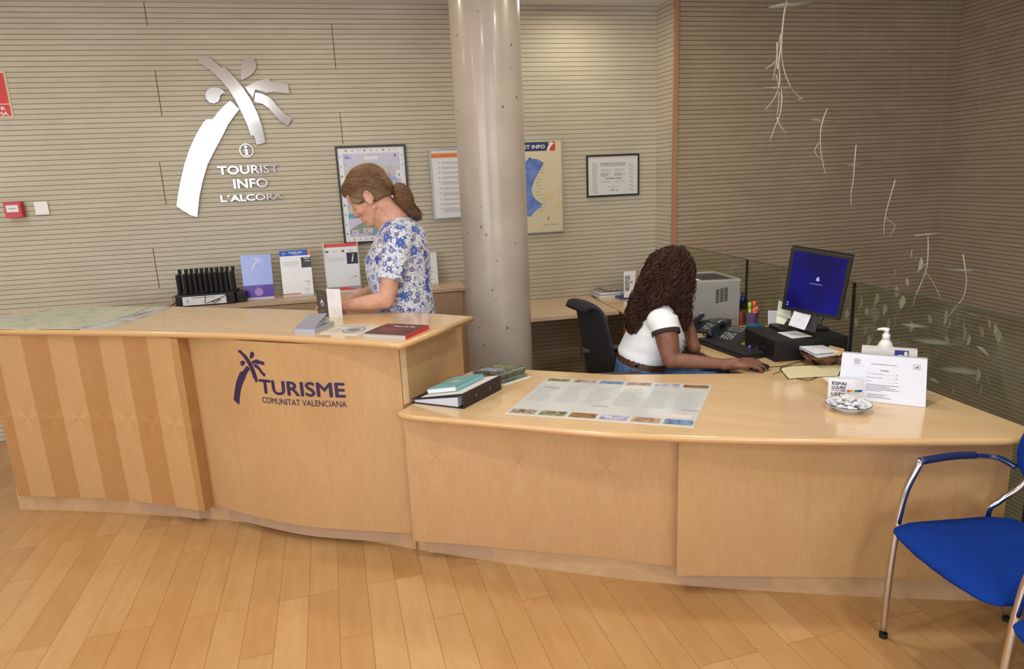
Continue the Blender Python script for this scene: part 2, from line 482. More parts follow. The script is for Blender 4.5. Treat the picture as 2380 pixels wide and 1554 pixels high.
# thin vertical joints of the wall panels (they belong to the wall)
WB = bpy.data.objects['wall_back']
for (x0, y0, x1, y1) in ((770, 57, 781, 159), (790, 262, 797, 335), (371, 377, 386, 475), (356, 577, 370, 670), (363, 165, 374, 270), (334, 2, 342, 60)):
    a = on_wall(x0, y0, W1A, W1D); c = on_wall(x1, y1, W1A, W1D); mx = (a + c) / 2
    b = MB(); b.box(mx - n1 * 0.0005, 0.0045, 0.002, abs(a.z - c.z), u1, n1); b.build('panel_joint', mat('joint_shadow_gap', (96, 72, 50), 0.8), WB)
# floor, ending at the foot of the glass balustrade
gn = Vector((sin(GLA), cos(GLA), 0)); gu = Vector((-cos(GLA), sin(GLA), 0))
def gl(u, z=0, off=0): q = gn * (GLD + off) + gu * u; return Vector((q.x, q.y, z))
ga = gl(-6.2); gb = gl(4.95)
gb2 = Vector((pf.x + 0.02, pf.y + 0.05, 0))
b = MB(); b.prism([(-5.2, -2.6, -0.3), (ga.x + 0.04, -2.6, -0.3), (ga.x + 0.04, ga.y, -0.3), (gb.x + 0.04, gb.y, -0.3), (gb2.x, gb2.y, -0.3), (pe.x, pe.y + 0.02, -0.3), (wl.x, wl.y + 0.02, -0.3), (-5.2, wl.y, -0.3)], (0, 0, 0.3))
setp(b.build('floor', M_floor), kind='structure')
b = MB(); b.prism([(1.0, -4.5, -3.1), (5.6, -4.5, -3.1), (5.6, 6.6, -3.1), (1.0, 6.6, -3.1)], (0, 0, 0.1))
setp(b.build('floor_lower', mat('lower_landing_floor', (150, 128, 100), 0.5)), kind='structure')
b = MB(); b.prism([(-5.3, -2.7, CEIL), (5.6, -2.7, CEIL), (5.6, 6.6, CEIL), (-5.3, 6.6, CEIL)], (0, 0, 0.15))
setp(b.build('ceiling', M_ceil), kind='structure')
b = MB(); b.box((-5.15, 0.9, CEIL / 2), 0.1, 7.0, CEIL); setp(b.build('wall_left', M_plaster), kind='structure')
# front wall with its two big windows, behind the photographer
b = MB()
for x0, x1, z0, z1 in ((-5.2, -4.8, 0, CEIL), (-4.8, 5.4, 0, 0.75), (-4.8, 5.4, 2.75, CEIL), (-1.5, -0.25, 0.75, 2.75), (2.45, 5.4, 0.75, 2.75)):
    b.box(((x0 + x1) / 2, -2.56, (z0 + z1) / 2), x1 - x0, 0.12, z1 - z0)
setp(b.build('wall_front', M_plaster), kind='structure')
M_day = mat('daylit_window_pane', (240, 245, 252), 0.3, emit=(236, 243, 255), es=2.2)
for i, (x0, x1) in enumerate(((-4.8, -1.5), (-0.25, 2.45))):
    b = MB(); b.box(((x0 + x1) / 2, -2.52, 1.75), x1 - x0, 0.02, 2.0)
    o = setp(b.build('window_%d' % (i + 1), M_day), kind='structure')
    b = MB()
    for x in (x0, (x0 + x1) / 2, x1): b.box((x, -2.495, 1.75), 0.06, 0.04, 2.0)
    for z in (0.77, 2.73): b.box(((x0 + x1) / 2, -2.495, z), x1 - x0, 0.04, 0.05)
    b.build('window_frame', M_alu, o)
# ceiling downlights, plus an invented fixture for the added fill lamp
for k, (dx, dy, pw) in enumerate(DOWNLIGHTS_AND_FILL):
    t = thing('ceiling_downlight_and_fill', 'small round recessed downlight in the ceiling, an added fill lamp among the set', 'ceiling light', (dx, dy, CEIL), 'recessed downlights')
    b = MB(); b.lathe((dx, dy, CEIL - 0.012), [(0.085, 0.012), (0.105, 0.012), (0.105, 0.0), (0.085, 0.0), (0.085, 0.012)], 28); b.build('trim_ring', M_whitep, t)
    b = MB(); b.lathe((dx, dy, CEIL - 0.008), [(0, -0.018), (0.04, -0.014), (0.070, -0.004), (0.083, 0.004)], 28); b.build('diffuser', mat('lit_diffuser', (255, 240, 215), 0.5, emit=(255, 228, 190), es=9), t)

# ================================================================ ROUND COLUMN
CX, CY, CR = -0.075, 3.95, 0.195
m = mat('polished_terrazzo', (196, 178, 160), 0.33, coat=0.3, spec=0.45); t = NT(m)
g = t.n('NewGeometry')
v = t.n('TexVoronoi'); v.inputs['Scale'].default_value = 11; t.l(g.outputs['Position'], v.inputs['Vector'])
v2 = t.n('TexVoronoi'); v2.inputs['Scale'].default_value = 34; t.l(g.outputs['Position'], v2.inputs['Vector'])
cl = t.noise(g.outputs['Position'], 3.0, 4, 0.6)
c = t.ramp(cl, [(0.3, srgb(168, 156, 144)), (0.7, srgb(184, 173, 160))])
sm = t.n('MapRange'); t.l(t.math('ADD', v.outputs['Distance'], t.math('MULTIPLY', t.noise(g.outputs['Position'], 40, 2), 0.12)), sm.inputs[0]); t.val(sm, From_Min=0.165, From_Max=0.13, To_Min=0, To_Max=0.85)
sm2 = t.n('MapRange'); t.l(v2.outputs['Distance'], sm2.inputs[0]); t.val(sm2, From_Min=0.13, From_Max=0.08, To_Min=0, To_Max=0.35)
c = t.mix(sm2.outputs[0], c, srgb(130, 108, 92)); c = t.mix(sm.outputs[0], c, srgb(112, 92, 78))
t.l(c, t.b.inputs['Base Color'])
b = MB(); b.lathe((CX, CY, 0), [(CR, 0), (CR, CEIL - 0.001)], 96)
setp(b.build('round_column', m, smooth=False, angle=40), 'round speckled stone column standing between the two women', 'column')

# ================================================================ GLASS BALUSTRADE OVER THE STAIRWELL
mg = bpy.data.materials.new('tinted_glass'); mg.use_nodes = True; nt = mg.node_tree; nt.nodes.clear()
out = nt.nodes.new('ShaderNodeOutputMaterial'); mx = nt.nodes.new('ShaderNodeMixShader'); tr = nt.nodes.new('ShaderNodeBsdfTransparent'); gs = nt.nodes.new('ShaderNodeBsdfGlossy')
tr.inputs[0].default_value = (0.86, 0.90, 0.84, 1); gs.inputs['Roughness'].default_value = 0.0
fr = nt.nodes.new('ShaderNodeFresnel'); fr.inputs[0].default_value = 1.45
gg = nt.nodes.new('ShaderNodeNewGeometry'); iv = nt.nodes.new('ShaderNodeMath'); iv.operation = 'SUBTRACT'; iv.inputs[0].default_value = 1.0; nt.links.new(gg.outputs['Backfacing'], iv.inputs[1]); mu = nt.nodes.new('ShaderNodeMath'); mu.operation = 'MULTIPLY'; nt.links.new(iv.outputs[0], mu.inputs[0]); nt.links.new(fr.outputs[0], mu.inputs[1]); nt.links.new(mu.outputs[0], mx.inputs[0]); nt.links.new(tr.outputs[0], mx.inputs[1]); nt.links.new(gs.outputs[0], mx.inputs[2]); nt.links.new(mx.outputs[0], out.inputs[0])
t = thing('glass_balustrade', 'clear glass balustrade with black uprights running behind the desk along the stairwell', 'balustrade', gl(-2.8, 0))
M_gedge = mat('dark_green_glass_edge', (70, 78, 66), 0.2)
ends = [-0.4 - 0.98, -1.93 + 0.0]
us = [4.93, 3.82, 2.825, 1.83, 0.83, -0.17]   # distances of the joints along the run (u grows away from the camera)
for i in range(len(us) - 1):
    a, c = us[i], us[i + 1]
    b = MB(); b.box((gl((a + c) / 2, 0.545, 0.006)), abs(a - c) - 0.010, 0.010, 1.085, gu, gn); b.build('pane', mg, t)
    b = MB(); b.box((gl((a + c) / 2, 1.0885, 0.006)), abs(a - c) - 0.010, 0.011, 0.003, gu, gn); b.build('pane_edge', M_gedge, t)
for a in us[1:]:
    b = MB(); b.box(gl(a, 0.545, 0.006), 0.008, 0.014, 1.085, gu, gn); b.build('upright', M_blackm, t)
b = MB(); b.box(gl(2.1, 0.02, 0.006), 5.6, 0.05, 0.04, gu, gn); b.build('base_rail', M_alu, t)
# ================================================================ RECEPTION COUNTER
HI, LO = 1.02, 0.71
def curve_px(pts, z, n=5): return [Vector((q.x, q.y, 0)) for q in catmull([on_z(x, y, z) for x, y in pts], n)]
PL = curve_px([(47, 1183), (252, 1190), (396, 1199), (520, 1208), (665, 1225), (789, 1246), (900, 1264), (1029, 1286), (1132, 1302), (1273, 1323), (1415, 1341), (1500, 1351), (1700, 1368), (1980, 1384), (2220, 1394), (2290, 1395)], 0)
PA = curve_px([(43, 1152), (180, 1156), (259, 1159), (360, 1170), (477, 1188)], 0.1)
PB = curve_px([(498, 1174), (603, 1201), (696, 1220), (789, 1229), (881, 1235), (962, 1239)], 0.1)
PB[0] = PB[0] - (PB[1] - PB[0]).normalized() * .03
PC_ = curve_px([(962, 1257), (1080, 1265), (1260, 1282), (1435, 1299), (1573, 1318)], 0.1)
PD = curve_px([(1573, 1337), (1780, 1339), (1980, 1341), (2150, 1344), (2312, 1349)], 0.1)


def arc(pts):
    s = [0]
    for i in range(1, len(pts)): s.append(s[-1] + (pts[i] - pts[i - 1]).length)
    return s


def panel(name, pts, z0, z1, m, parent, th=0.02, u0=0.0):
    s = arc(pts); n = len(pts); me = bpy.data.meshes.new(name); vs = []; fs = []; uvs = []
    nr = []
    for i in range(n):
        d = (pts[min(i + 1, n - 1)] - pts[max(i - 1, 0)]).normalized(); nr.append(Vector((-d.y, d.x, 0)))   # away from the visitor
    for i in range(n):
        for q, z in ((pts[i], z0), (pts[i], z1), (pts[i] + nr[i] * th, z1), (pts[i] + nr[i] * th, z0)): vs.append((q.x, q.y, z))
    for i in range(n - 1):
        a, c = 4 * i, 4 * i + 4
        for k in range(4):
            k2 = (k + 1) % 4; fs.append((a + k, c + k, c + k2, a + k2)); zz = (z0, z1, z1, z0)
            uvs += [(u0 + s[i] + (0.03 if k in (1, 3) else 0), zz[k]), (u0 + s[i + 1], zz[k]), (u0 + s[i + 1], zz[k2]), (u0 + s[i], zz[k2])]
    fs += [(0, 1, 2, 3)]; uvs += [(u0, z0), (u0, z1), (u0 + 0.02, z1), (u0 + 0.02, z0)]
    k = 4 * (n - 1); fs += [(k + 3, k + 2, k + 1, k)]; uvs += [(u0 + s[-1] + 0.02, z0), (u0 + s[-1] + 0.02, z1), (u0 + s[-1], z1), (u0 + s[-1], z0)]
    me.from_pydata(vs, [], fs); me.update(); l = me.uv_layers.new(name='UVMap')
    for i, q in enumerate(uvs): l.data[i].uv = q
    return link(name, me, m, parent)


def worktop(name, outline, ztop, th, m, medge, parent):
    """slab with a rounded nosing: stacked offset outlines"""
    pts = outline; n = len(pts); nr = []
    area_ = sum(pts[i].x * pts[(i + 1) % n].y - pts[(i + 1) % n].x * pts[i].y for i in range(n)); sg = 1 if area_ > 0 else -1
    for i in range(n):
        d1 = (pts[i] - pts[i - 1]).normalized(); d2 = (pts[(i + 1) % n] - pts[i]).normalized()
        a = Vector((d1.y, -d1.x, 0)) * sg; c = Vector((d2.y, -d2.x, 0)) * sg; q = (a + c).normalized(); nr.append(q / max(0.5, q.dot(a)))
    prof = [(-0.010, 0.0), (-0.004, -0.0025), (0.0, -0.010), (-0.001, -0.020), (-0.012, -0.030), (-0.030, -th)]
    vs = []; fs = []; mi = []
    for o, dz in prof:
        for i in range(n): q = pts[i] + nr[i] * o; vs.append((q.x, q.y, ztop + dz))
    for k in range(len(prof) - 1):
        for i in range(n): fs.append((k * n + i, k * n + (i + 1) % n, (k + 1) * n + (i + 1) % n, (k + 1) * n + i)); mi.append(1)
    fs.append(tuple(range(n))); mi.append(0); fs.append(tuple(range((len(prof) - 1) * n, len(prof) * n))[::-1]); mi.append(0)
    me = bpy.data.meshes.new(name); me.from_pydata(vs, [], fs); me.update()
    for p, i in zip(me.polygons, mi): p.material_index = i; p.use_smooth = (i == 1)
    bm = bmesh.new(); bm.from_mesh(me); bmesh.ops.recalc_face_normals(bm, faces=bm.faces); bm.to_mesh(me); bm.free()
    return link(name, me, [m, medge], parent)


kf = (EYE - HI) / (EYE - 1.0)
hi_front = curve_px([(-40, 765), (0, 766), (200, 768), (415, 772), (560, 776), (700, 783), (830, 790), (930, 798)], HI, 3)
hi_back = [on_z(*q, HI) for q in ((1101, 734), (1000, 727), (800, 722), (600, 716), (400, 711), (250, 711), (72, 718), (0, 734), (-40, 745))]
hi_out = [Vector((q.x, q.y, 0)) for q in hi_front] + [Vector((q.x, q.y, 0)) for q in hi_back]
T = thing('reception_counter', 'tall left half of the curved maple counter with the violet palm logo on its front', 'reception counter', (-1.4, 3.1, 0))
worktop('worktop', hi_out, HI, 0.036, M_top, M_edge, T)
panel('front_panel', PA, 0.1, HI - 0.034, M_vA, T, 0.078, 0.06)['label'] = 'front panel striped in light and dark maple'
panel('front_panel', PB, 0.1, HI - 0.034, M_vB, T)['label'] = 'plain maple front panel with the violet logo'
i1 = min(range(len(PL)), key=lambda i: (PL[i] - PC_[0]).length)
panel('plinth', PL[:i1 + 1], 0, 0.13, M_pl, T)
# end panel standing on the step down to the low top
e0 = PB[-1] + Vector((0.002, 0.012, 0)); e1 = on_z(1079, 868, LO); e1 = Vector((e1.x, e1.y, 0))
dr = (e1 - e0).normalized(); nr_ = Vector((-dr.y, dr.x, 0))
panel('end_panel', [e0, (e0 + e1) / 2, e1], LO - 0.7, HI - 0.034, M_vB, T, 0.022)
pe_ = (e1 - e0).normalized(); o_ = e0 + Vector((pe_.y, -pe_.x, 0)) * .0015
b = MB(); b.prism([o_ + Vector((0, 0, LO + .001)), o_ + pe_ * .040 + Vector((0, 0, LO + .001)), o_ + pe_ * .040 + Vector((-pe_.y, pe_.x, 0)) * .0016 + Vector((0, 0, LO + .001)), o_ + Vector((-pe_.y, pe_.x, 0)) * .0016 + Vector((0, 0, LO + .001))], (0, 0, HI - LO - .040)); b.build('edge_band', mat('pale_edge_band', (232, 204, 160), .4), T)
b = MB()
bk = [Vector((q.x, q.y, 0)) for q in hi_back[1:-2]]
carc = [p + Vector((-0.01, 0.05, 0)) for p in PA[:-1]] + [p + Vector((0, 0.05, 0)) for p in PB[:-1]] + [e0 + Vector((-0.05, 0.06, 0)), e1 + Vector((-0.05, -0.03, 0))] + [q + Vector((-0.02, -0.09, 0)) for q in bk]
b.prism([Vector((q.x, q.y, 0.02)) for q in carc], (0, 0, HI - 0.04 - 0.02)); b.build('carcass', M_beechd, T)

lo_front = curve_px([(921, 958), (960, 965), (1040, 972), (1200, 986), (1400, 1004), (1573, 1013), (1800, 1019), (2000, 1021), (2200, 1021), (2385, 1019)], LO, 3)
pr1 = gl(-1.90, 0, -0.012); pr2 = gl(4.55, 0, -0.012)
desk_edge = [(1740, 866), (1690, 845), (1610, 805), (1520, 755), (1430, 715), (1390, 694), (1362, 676)]
de = [on_z(*q, LO) for q in desk_edge]; de = [Vector((q.x, q.y, 0)) for q in de]
lo_back = [on_z(*q, LO) for q in ((1430, 869), (1215, 857), (1110, 856), (1079, 867))]; lo_back = [Vector((q.x, q.y, 0)) for q in lo_back]
jn = gl(-2.42, 0, -0.012)
lo_out = lo_front + [Vector((pr1.x, pr1.y, 0)), Vector((jn.x, jn.y, 0)), Vector((de[0].x, de[0].y, 0))] + lo_back
# the low counter top ends where the desk top begins (flush joint)
jr = gl(2.93, 0, -0.012); jr = Vector((jr.x, jr.y, 0))
fr_end = gl(1.98, 0, -0.012)
end_tip = Vector((lo_front[-1].x, lo_front[-1].y, 0))
g1 = gl(2.10, 0, -0.012); 
lo_out = lo_front + [Vector((1.835, 2.14, 0)), jr, de[0]] + lo_back
L = thing('low_reception_counter', 'low right half of the curved maple counter, carrying the big information sheet', 'reception counter', (0.6, 2.6, 0))
worktop('worktop', lo_out, LO, 0.036, M_top, M_edge, L)
panel('front_panel', PC_, 0.1, LO - 0.034, M_vC, L, 0.02, 0.05)['label'] = 'bookmatched maple front panel with repeated knots'
panel('front_panel', PD, 0.1, LO - 0.034, M_vB, L, 0.03, 0.3)['label'] = 'plain maple front panel at the right end'
panel('plinth', PL[i1:], 0, 0.13, M_pl, L)
b = MB()
rt = [Vector((1.715, 2.27, 0)), Vector((1.665, 2.62, 0)), Vector((1.10, 2.80, 0))]
carc = [p + Vector((0.01, 0.045, 0)) for p in PC_[1:-1]] + [p + Vector((0, 0.05, 0)) for p in PD[1:-1]] + rt + [Vector((0.4, 2.86, 0)), Vector((-0.2, 2.98, 0)), Vector((-0.36, 2.8, 0))]
b.prism([Vector((q.x, q.y, 0.02)) for q in carc], (0, 0, LO - 0.04 - 0.02)); b.build('carcass', M_beechd, L)

# desk behind, along the glass
d_out = [de[0], jr] + [Vector((gl(4.62, 0, -0.012).x, gl(4.62, 0, -0.012).y, 0))]
wt = on_z(1362, 676, LO); far = Vector((de[-1].x, min(de[-1].y, 5.14), 0)); far2 = Vector((1.22, 4.95, 0))
d_out = [jr, de[0]] + de[1:-1] + [Vector((0.66, 5.18, 0)), Vector((1.18, 5.02, 0)), Vector((gl(4.75, 0, -0.012).x, gl(4.75, 0, -0.012).y, 0))]
D = thing('office_desk', 'curved maple desk running back from the counter along the glass, under the monitor and printer', 'desk', (1.2, 3.8, 0))
worktop('desktop', d_out, LO - 0.0005, 0.032, M_top, M_edge, D)
b = MB(); p0, p1 = Vector((0.93, 4.05, 0)), Vector((0.80, 4.62, 0)); dd_ = (p1 - p0).normalized()
b.prism([p0, p1, p1 + Vector((0.02, 0.004, 0)), p0 + Vector((0.02, 0.004, 0))], (0, 0, LO - 0.034)); b.build('side_panel', M_vB if False else topwood('orange_wood_panel', (186, 124, 66), (166, 104, 50), 1.3, 0.5, 0), D)
for q in ((1.15, 3.0), (1.45, 3.9)):
    b = MB(); b.box((q[0], q[1], (LO - 0.034) / 2), 0.05, 0.05, LO - 0.034); b.build('leg', M_alu, D)

# bench along the back wall, right of the column
Bn = thing('wall_bench_table', 'pale beech table against the grooved wall, right of the column', 'table', (0.1, 4.8, 0))
ba, bb = w1(0.96, 0, 0.004), w1(1.66, 0, 0.004)
b = MB(); zt = 0.705
b.prism([Vector((ba.x, ba.y, zt - 0.025)), Vector((bb.x, bb.y, zt - 0.025)), Vector((bb.x, bb.y, zt - 0.025)) - n1 * 0.69, Vector((ba.x, ba.y, zt - 0.025)) - n1 * 0.69], (0, 0, 0.025)); b.build('table_top', M_beech, Bn)
for uu in (1.02, 1.60):
    q = w1(uu, 0, 0.35); b = MB(); b.box((q.x, q.y, (zt - 0.025) / 2), 0.022, 0.5, zt - 0.025, u1, n1); b.build('side_panel', M_beechd, Bn)

# low cupboard under the posters
Cb = thing('low_cupboard', 'long low beech cupboard against the wall under the posters', 'cupboard', w1(-0.4, 0, 0.2))
ua, ub, dp, zt = -1.43, 0.632, 0.36, 0.90
b = MB(); b.prism([w1(ua, zt - 0.022, 0.003), w1(ub, zt - 0.022, 0.003), w1(ub, zt - 0.022, dp), w1(ua, zt - 0.022, dp)], (0, 0, 0.022)); b.build('top', M_beech, Cb)
b = MB(); b.prism([w1(ua + .005, 0.0, 0.01), w1(ub - .005, 0, 0.01), w1(ub - .005, 0, dp - 0.025), w1(ua + .005, 0, dp - 0.025)], (0, 0, zt - 0.022)); b.build('body', M_beech, Cb)
nd = 4
for i in range(nd):
    a = ua + 0.02 + i * (ub - ua - 0.045) / nd; c = a + (ub - ua - 0.045) / nd - 0.004
    b = MB(); b.prism([w1(a, 0.06, dp - 0.023), w1(c, 0.06, dp - 0.023), w1(c, 0.06, dp - 0.005), w1(a, 0.06, dp - 0.005)], (0, 0, zt - 0.022 - 0.066)); dro = b.build('door', M_beechd, Cb)
# cardboard box between cupboard and column
t = thing('cardboard_box', 'brown cardboard box with a loose flap, behind the column beside the cupboard', 'box', w1(0.80, 0, 0.22))
M_card = mat('cardboard', (168, 128, 92), 0.8)
b = MB(); b.box(w1(0.80, 0.37, 0.22), 0.24, 0.3, 0.74, u1, n1); b.build('carton', mat('cardboard_dark', (120, 78, 50), 0.8), t)
b = MB(); q = w1(0.80, 0.79, 0.22); b.box(q, 0.26, 0.3, 0.01, (u1 * 0.9 + Vector((0, 0, -0.42))), n1); b.build('flap', M_card, t)
# ================================================================ WALL SIGN: palm emblem and lettering in steel
def wuz(x, y):
    q = on_wall(x, y, W1A, W1D - 0.02); return (q.dot(u1), q.z)
def zc(pts): return [wuz(a / 3.3786, 100 + b_ / 3.3786) for a, b_ in pts]
PALM = [
    [(1545, 150), (1575, 115), (1630, 103), (1690, 150), (1740, 195), (1757, 186), (1800, 225), (1860, 290), (1915, 360), (1970, 450), (2020, 550), (2060, 660), (2085, 780), (2050, 792), (2015, 797), (1997, 725), (1968, 725), (1945, 650), (1900, 550), (1850, 450), (1800, 370), (1730, 285), (1650, 210), (1590, 170)],
    [(1808, 450), (1880, 520), (1840, 570), (1790, 640), (1740, 740), (1680, 850), (1630, 950), (1590, 1080), (1565, 1200), (1548, 1363), (1500, 1350), (1440, 1315), (1387, 1280), (1400, 1180), (1420, 1080), (1450, 950), (1490, 830), (1540, 720), (1600, 620), (1622, 600), (1670, 598), (1710, 545), (1760, 490)],
    [(1770, 395), (1745, 397), (1727, 415), (1725, 440), (1710, 462), (1680, 473), (1645, 465), (1620, 440), (1612, 410), (1622, 375), (1645, 355), (1680, 347), (1720, 352), (1750, 370)],
    [(1893, 285), (1890, 230), (1895, 170), (1915, 130), (1950, 115), (1990, 125), (2010, 155), (2010, 195), (1990, 235), (1950, 265), (1905, 288)],
    [(1925, 345), (1990, 310), (2040, 290), (2110, 280), (2125, 305), (2190, 308), (2262, 325), (2273, 398), (2210, 388), (2150, 382), (2090, 390), (2060, 378), (2005, 365), (1985, 425), (1950, 385)],
    [(2003, 390), (2050, 395), (2110, 420), (2150, 460), (2180, 500), (2230, 550), (2295, 592), (2262, 650), (2210, 620), (2160, 570), (2110, 510), (2060, 475), (1998, 460)]]
PALM = [zc(p) for p in PALM]
allp = [q for p in PALM for q in p]
PU0, PU1 = min(q[0] for q in allp), max(q[0] for q in allp); PZ0, PZ1 = min(q[1] for q in allp), max(q[1] for q in allp)
PN = [[((a - PU0) / (PU1 - PU0), (z - PZ0) / (PZ1 - PZ0)) for a, z in p] for p in PALM]     # unit-square emblem
PASP = (PU1 - PU0) / (PZ1 - PZ0)
Sg = thing('wall_sign', 'big brushed steel palm emblem with lettering below, mounted on the grooved wall', 'sign', w1((PU0 + PU1) / 2, PZ0, 0.02))
b = MB()
for p in PALM: b.prism([w1(a, z, 0.014) for a, z in p], -n1 * 0.006)
b.build('palm_emblem', M_steel, Sg)


def raised_text(s, x0, y0, x1, y1, bold):
    """steel letters on the wall; box given by its lower-left and upper-right points in the photo"""
    a = wuz(x0 / 3.3786, 100 + y0 / 3.3786); c = wuz(x1 / 3.3786, 100 + y1 / 3.3786)
    vs, fs = text_mesh(s, bold); me = bpy.data.meshes.new('l')
    me.from_pydata([w1(a[0] + (c[0] - a[0]) * p[0], a[1] + (c[1] - a[1]) * p[1], 0.012 + lay(i)) for i, p in enumerate(vs)], [], fs); me.update()
    bm = bmesh.new(); bm.from_mesh(me); r = bmesh.ops.extrude_face_region(bm, geom=bm.faces[:])
    bmesh.ops.translate(bm, verts=[e for e in r['geom'] if isinstance(e, bmesh.types.BMVert)], vec=-n1 * 0.005)
    bmesh.ops.recalc_face_normals(bm, faces=bm.faces); bm.to_mesh(me); bm.free()
    return link('lettering', me, M_steel, Sg)


raised_text('TOURIST', 1713, 1035, 2185, 950, 0.02)
raised_text('INFO', 1838, 1143, 2100, 1058, 0.02)
raised_text("L´ALCORA", 1735, 1248, 2215, 1175, 0.02)
ci = wuz(1935 / 3.3786, 100 + 843 / 3.3786); rr = 0.046
b = MB(); N = 40
vs = [w1(ci[0] + (rr - d) * cos(2 * pi * j / N), ci[1] + (rr - d) * sin(2 * pi * j / N), o) for o in (0.012, 0.017) for d in (0, 0.006) for j in range(N)]
fs = []
for j in range(N):
    k = (j + 1) % N; fs += [(2 * N + j, 2 * N + k, 3 * N + k, 3 * N + j), (j, k, 2 * N + k, 2 * N + j), (N + j, 3 * N + j, 3 * N + k, N + k), (j, N + j, N + k, k)]
b.add(vs, fs)
cdot = [(ci[0] - .002 + 0.010 * cos(a * pi / 8), ci[1] + 0.024 + 0.010 * sin(a * pi / 8)) for a in range(16)]
b.prism([w1(a, z, 0.012) for a, z in cdot], -n1 * 0.005)
b.prism([w1(ci[0] + a, ci[1] + z, 0.012) for a, z in ((-.014, .009), (.008, .009), (.008, -.026), (.015, -.033), (-.015, -.033), (-.010, -.026), (-.010, .002), (-.014, .002))], -n1 * 0.005)
b.build('information_symbol', M_steel, Sg)


def framed(name, label, cat, px, fw, fd, mf, mback, frame_name='frame'):
    """a frame on the back wall whose outer corners are TL, TR, BR, BL; returns (thing, print plane, w, h)"""
    q = [on_wall(x, y, W1A, W1D - fd) for x, y in px]
    ua = (q[0].dot(u1) + q[3].dot(u1)) / 2; ub = (q[1].dot(u1) + q[2].dot(u1)) / 2; za = (q[2].z + q[3].z) / 2; zb = (q[0].z + q[1].z) / 2
    t = thing(name, label, cat, w1((ua + ub) / 2, za, 0.0))
    b = MB()
    for a, c, z0, z1 in ((ua, ub, zb - fw, zb), (ua, ub, za, za + fw), (ua, ua + fw, za + fw, zb - fw), (ub - fw, ub, za + fw, zb - fw)):
        b.prism([w1(a, z0, 0.003), w1(c, z0, 0.003), w1(c, z1, 0.003), w1(a, z1, 0.003)], -n1 * (fd - 0.003))
    b.build(frame_name, mf, t)
    b = MB(); b.prism([w1(ua + .002, za + .002, 0.003), w1(ub - .002, za + .002, 0.003), w1(ub - .002, zb - .002, 0.003), w1(ua + .002, zb - .002, 0.003)], -n1 * (fd * 0.45)); b.build('sheet', mback, t)
    P = Plane(w1(ua + fw, za + fw, 0.003 + fd * 0.45), u1, (0, 0, 1), -n1)
    return t, P, ub - ua - 2 * fw, zb - za - 2 * fw


C = lambda n, *c: mat(n, c, 0.6)
# --- framed watercolour town poster (generic hills, houses and water)
t, P, w, h = framed('framed_poster', 'black framed watercolour poster of a town, behind the standing woman', 'poster', [(778, 340), (945, 335), (955.5, 560), (800, 566)], 0.013, 0.022, M_black, M_white)
wm = mat('watercolour_sky', (168, 176, 214), 0.5); tn = NT(wm); g = tn.n('NewGeometry')
tn.l(tn.ramp(tn.noise(g.outputs['Position'], 9, 5, 0.65), [(0.35, srgb(150, 164, 214)), (0.5, srgb(196, 200, 222)), (0.66, srgb(206, 196, 212))]), tn.b.inputs['Base Color'])
P.rect(0.035, 0.035, w - 0.035, h - 0.04, wm)
wh = mat('watercolour_hills', (150, 190, 180), 0.5); tn = NT(wh); g = tn.n('NewGeometry')
tn.l(tn.ramp(tn.noise(g.outputs['Position'], 22, 5, 0.7), [(0.36, srgb(112, 178, 176)), (0.46, srgb(170, 196, 180)), (0.54, srgb(214, 196, 204)), (0.66, srgb(150, 172, 150))]), tn.b.inputs['Base Color'])
ww = mat('watercolour_water', (96, 160, 190), 0.5)
def hill(y0, hs, m, n=0.0009):
    k = len(hs); pts = [(0.035, y0)] + [(0.035 + (w - 0.07) * i / (k - 1), y0 + v) for i, v in enumerate(hs)] + [(w - 0.035, y0)]
    P.poly(pts, m, n)
hill(0.47, [.05, .065, .07, .085, .09, .08, .075, .06, .05], wh)
hill(0.35, [.05, .04, .07, .05, .045, .06, .05, .065, .05], wh, 0.0012)
hill(0.20, [.06, .05, .045, .05, .06, .05, .04, .05, .06], wh, 0.0012)
hill(0.17, [.03, .035, .03, .028, .035, .03, .03, .034, .03], ww, 0.0014)
hill(0.055, [.03, .06, .085, .10, .10, .085, .06, .04, .03], C('poster_olive_hill', 142, 152, 138), 0.0014)
hill(0.045, [0, 0, 0, .008, .03, .035, .03, .03, .03], ww, 0.0016)
for a, z, sx, sz, col in ((.06, .455, .05, .03, 'r'), (.30, .45, .06, .03, 'r'), (.40, .44, .055, .06, 'w'), (.11, .25, .03, .05, 'w'), (.05, .055, .05, .03, 'p'), (.13, .06, .07, .035, 'p'), (.33, .28, .05, .06, 'p'), (.37, .20, .03, .05, 'p')):
    P.rect(a, z, a + sx, z + sz, {'r': C('poster_pink', 204, 160, 166), 'w': M_white, 'p': C('poster_lilac', 202, 194, 206)}[col], 0.0018)
    P.rect(a + sx * .3, z + sz * .3, a + sx * .45, z + sz * .55, C('poster_dark', 90, 92, 120), 0.0021)
for i in range(9):
    for (a, z) in ((0.06 + i * (w - .12) / 8, h - 0.02), (0.06 + i * (w - .12) / 8, 0.017), (0.017, 0.06 + i * (h - .12) / 8), (w - 0.017, 0.06 + i * (h - .12) / 8)):
        P.circ(a, z, 0.005 + 0.003 * (i % 3 == 0), [C('motif_coral', 220, 130, 110), C('motif_blue', 110, 130, 170), C('motif_olive', 150, 150, 100)][(i * 2 + int(z * 50)) % 3], 0.0009, 8)
P.rect(w / 2 - .05, h - .083, w / 2 + .045, h - .062, M_white, 0.001); P.text("L'ALCORA", w / 2 - .035, h - .077, w / 2 + .03, h - .068, M_print)
for k in range(3): P.poly([(.055 + k * .011, h - .075), (.06 + k * .011, h - .075), (.052 + k * .011, h - .060), (.047 + k * .011, h - .060)], M_ink, 0.001)
P.circ(w - .065, h - .06, .009, C('poster_badge', 110, 110, 170), 0.001)
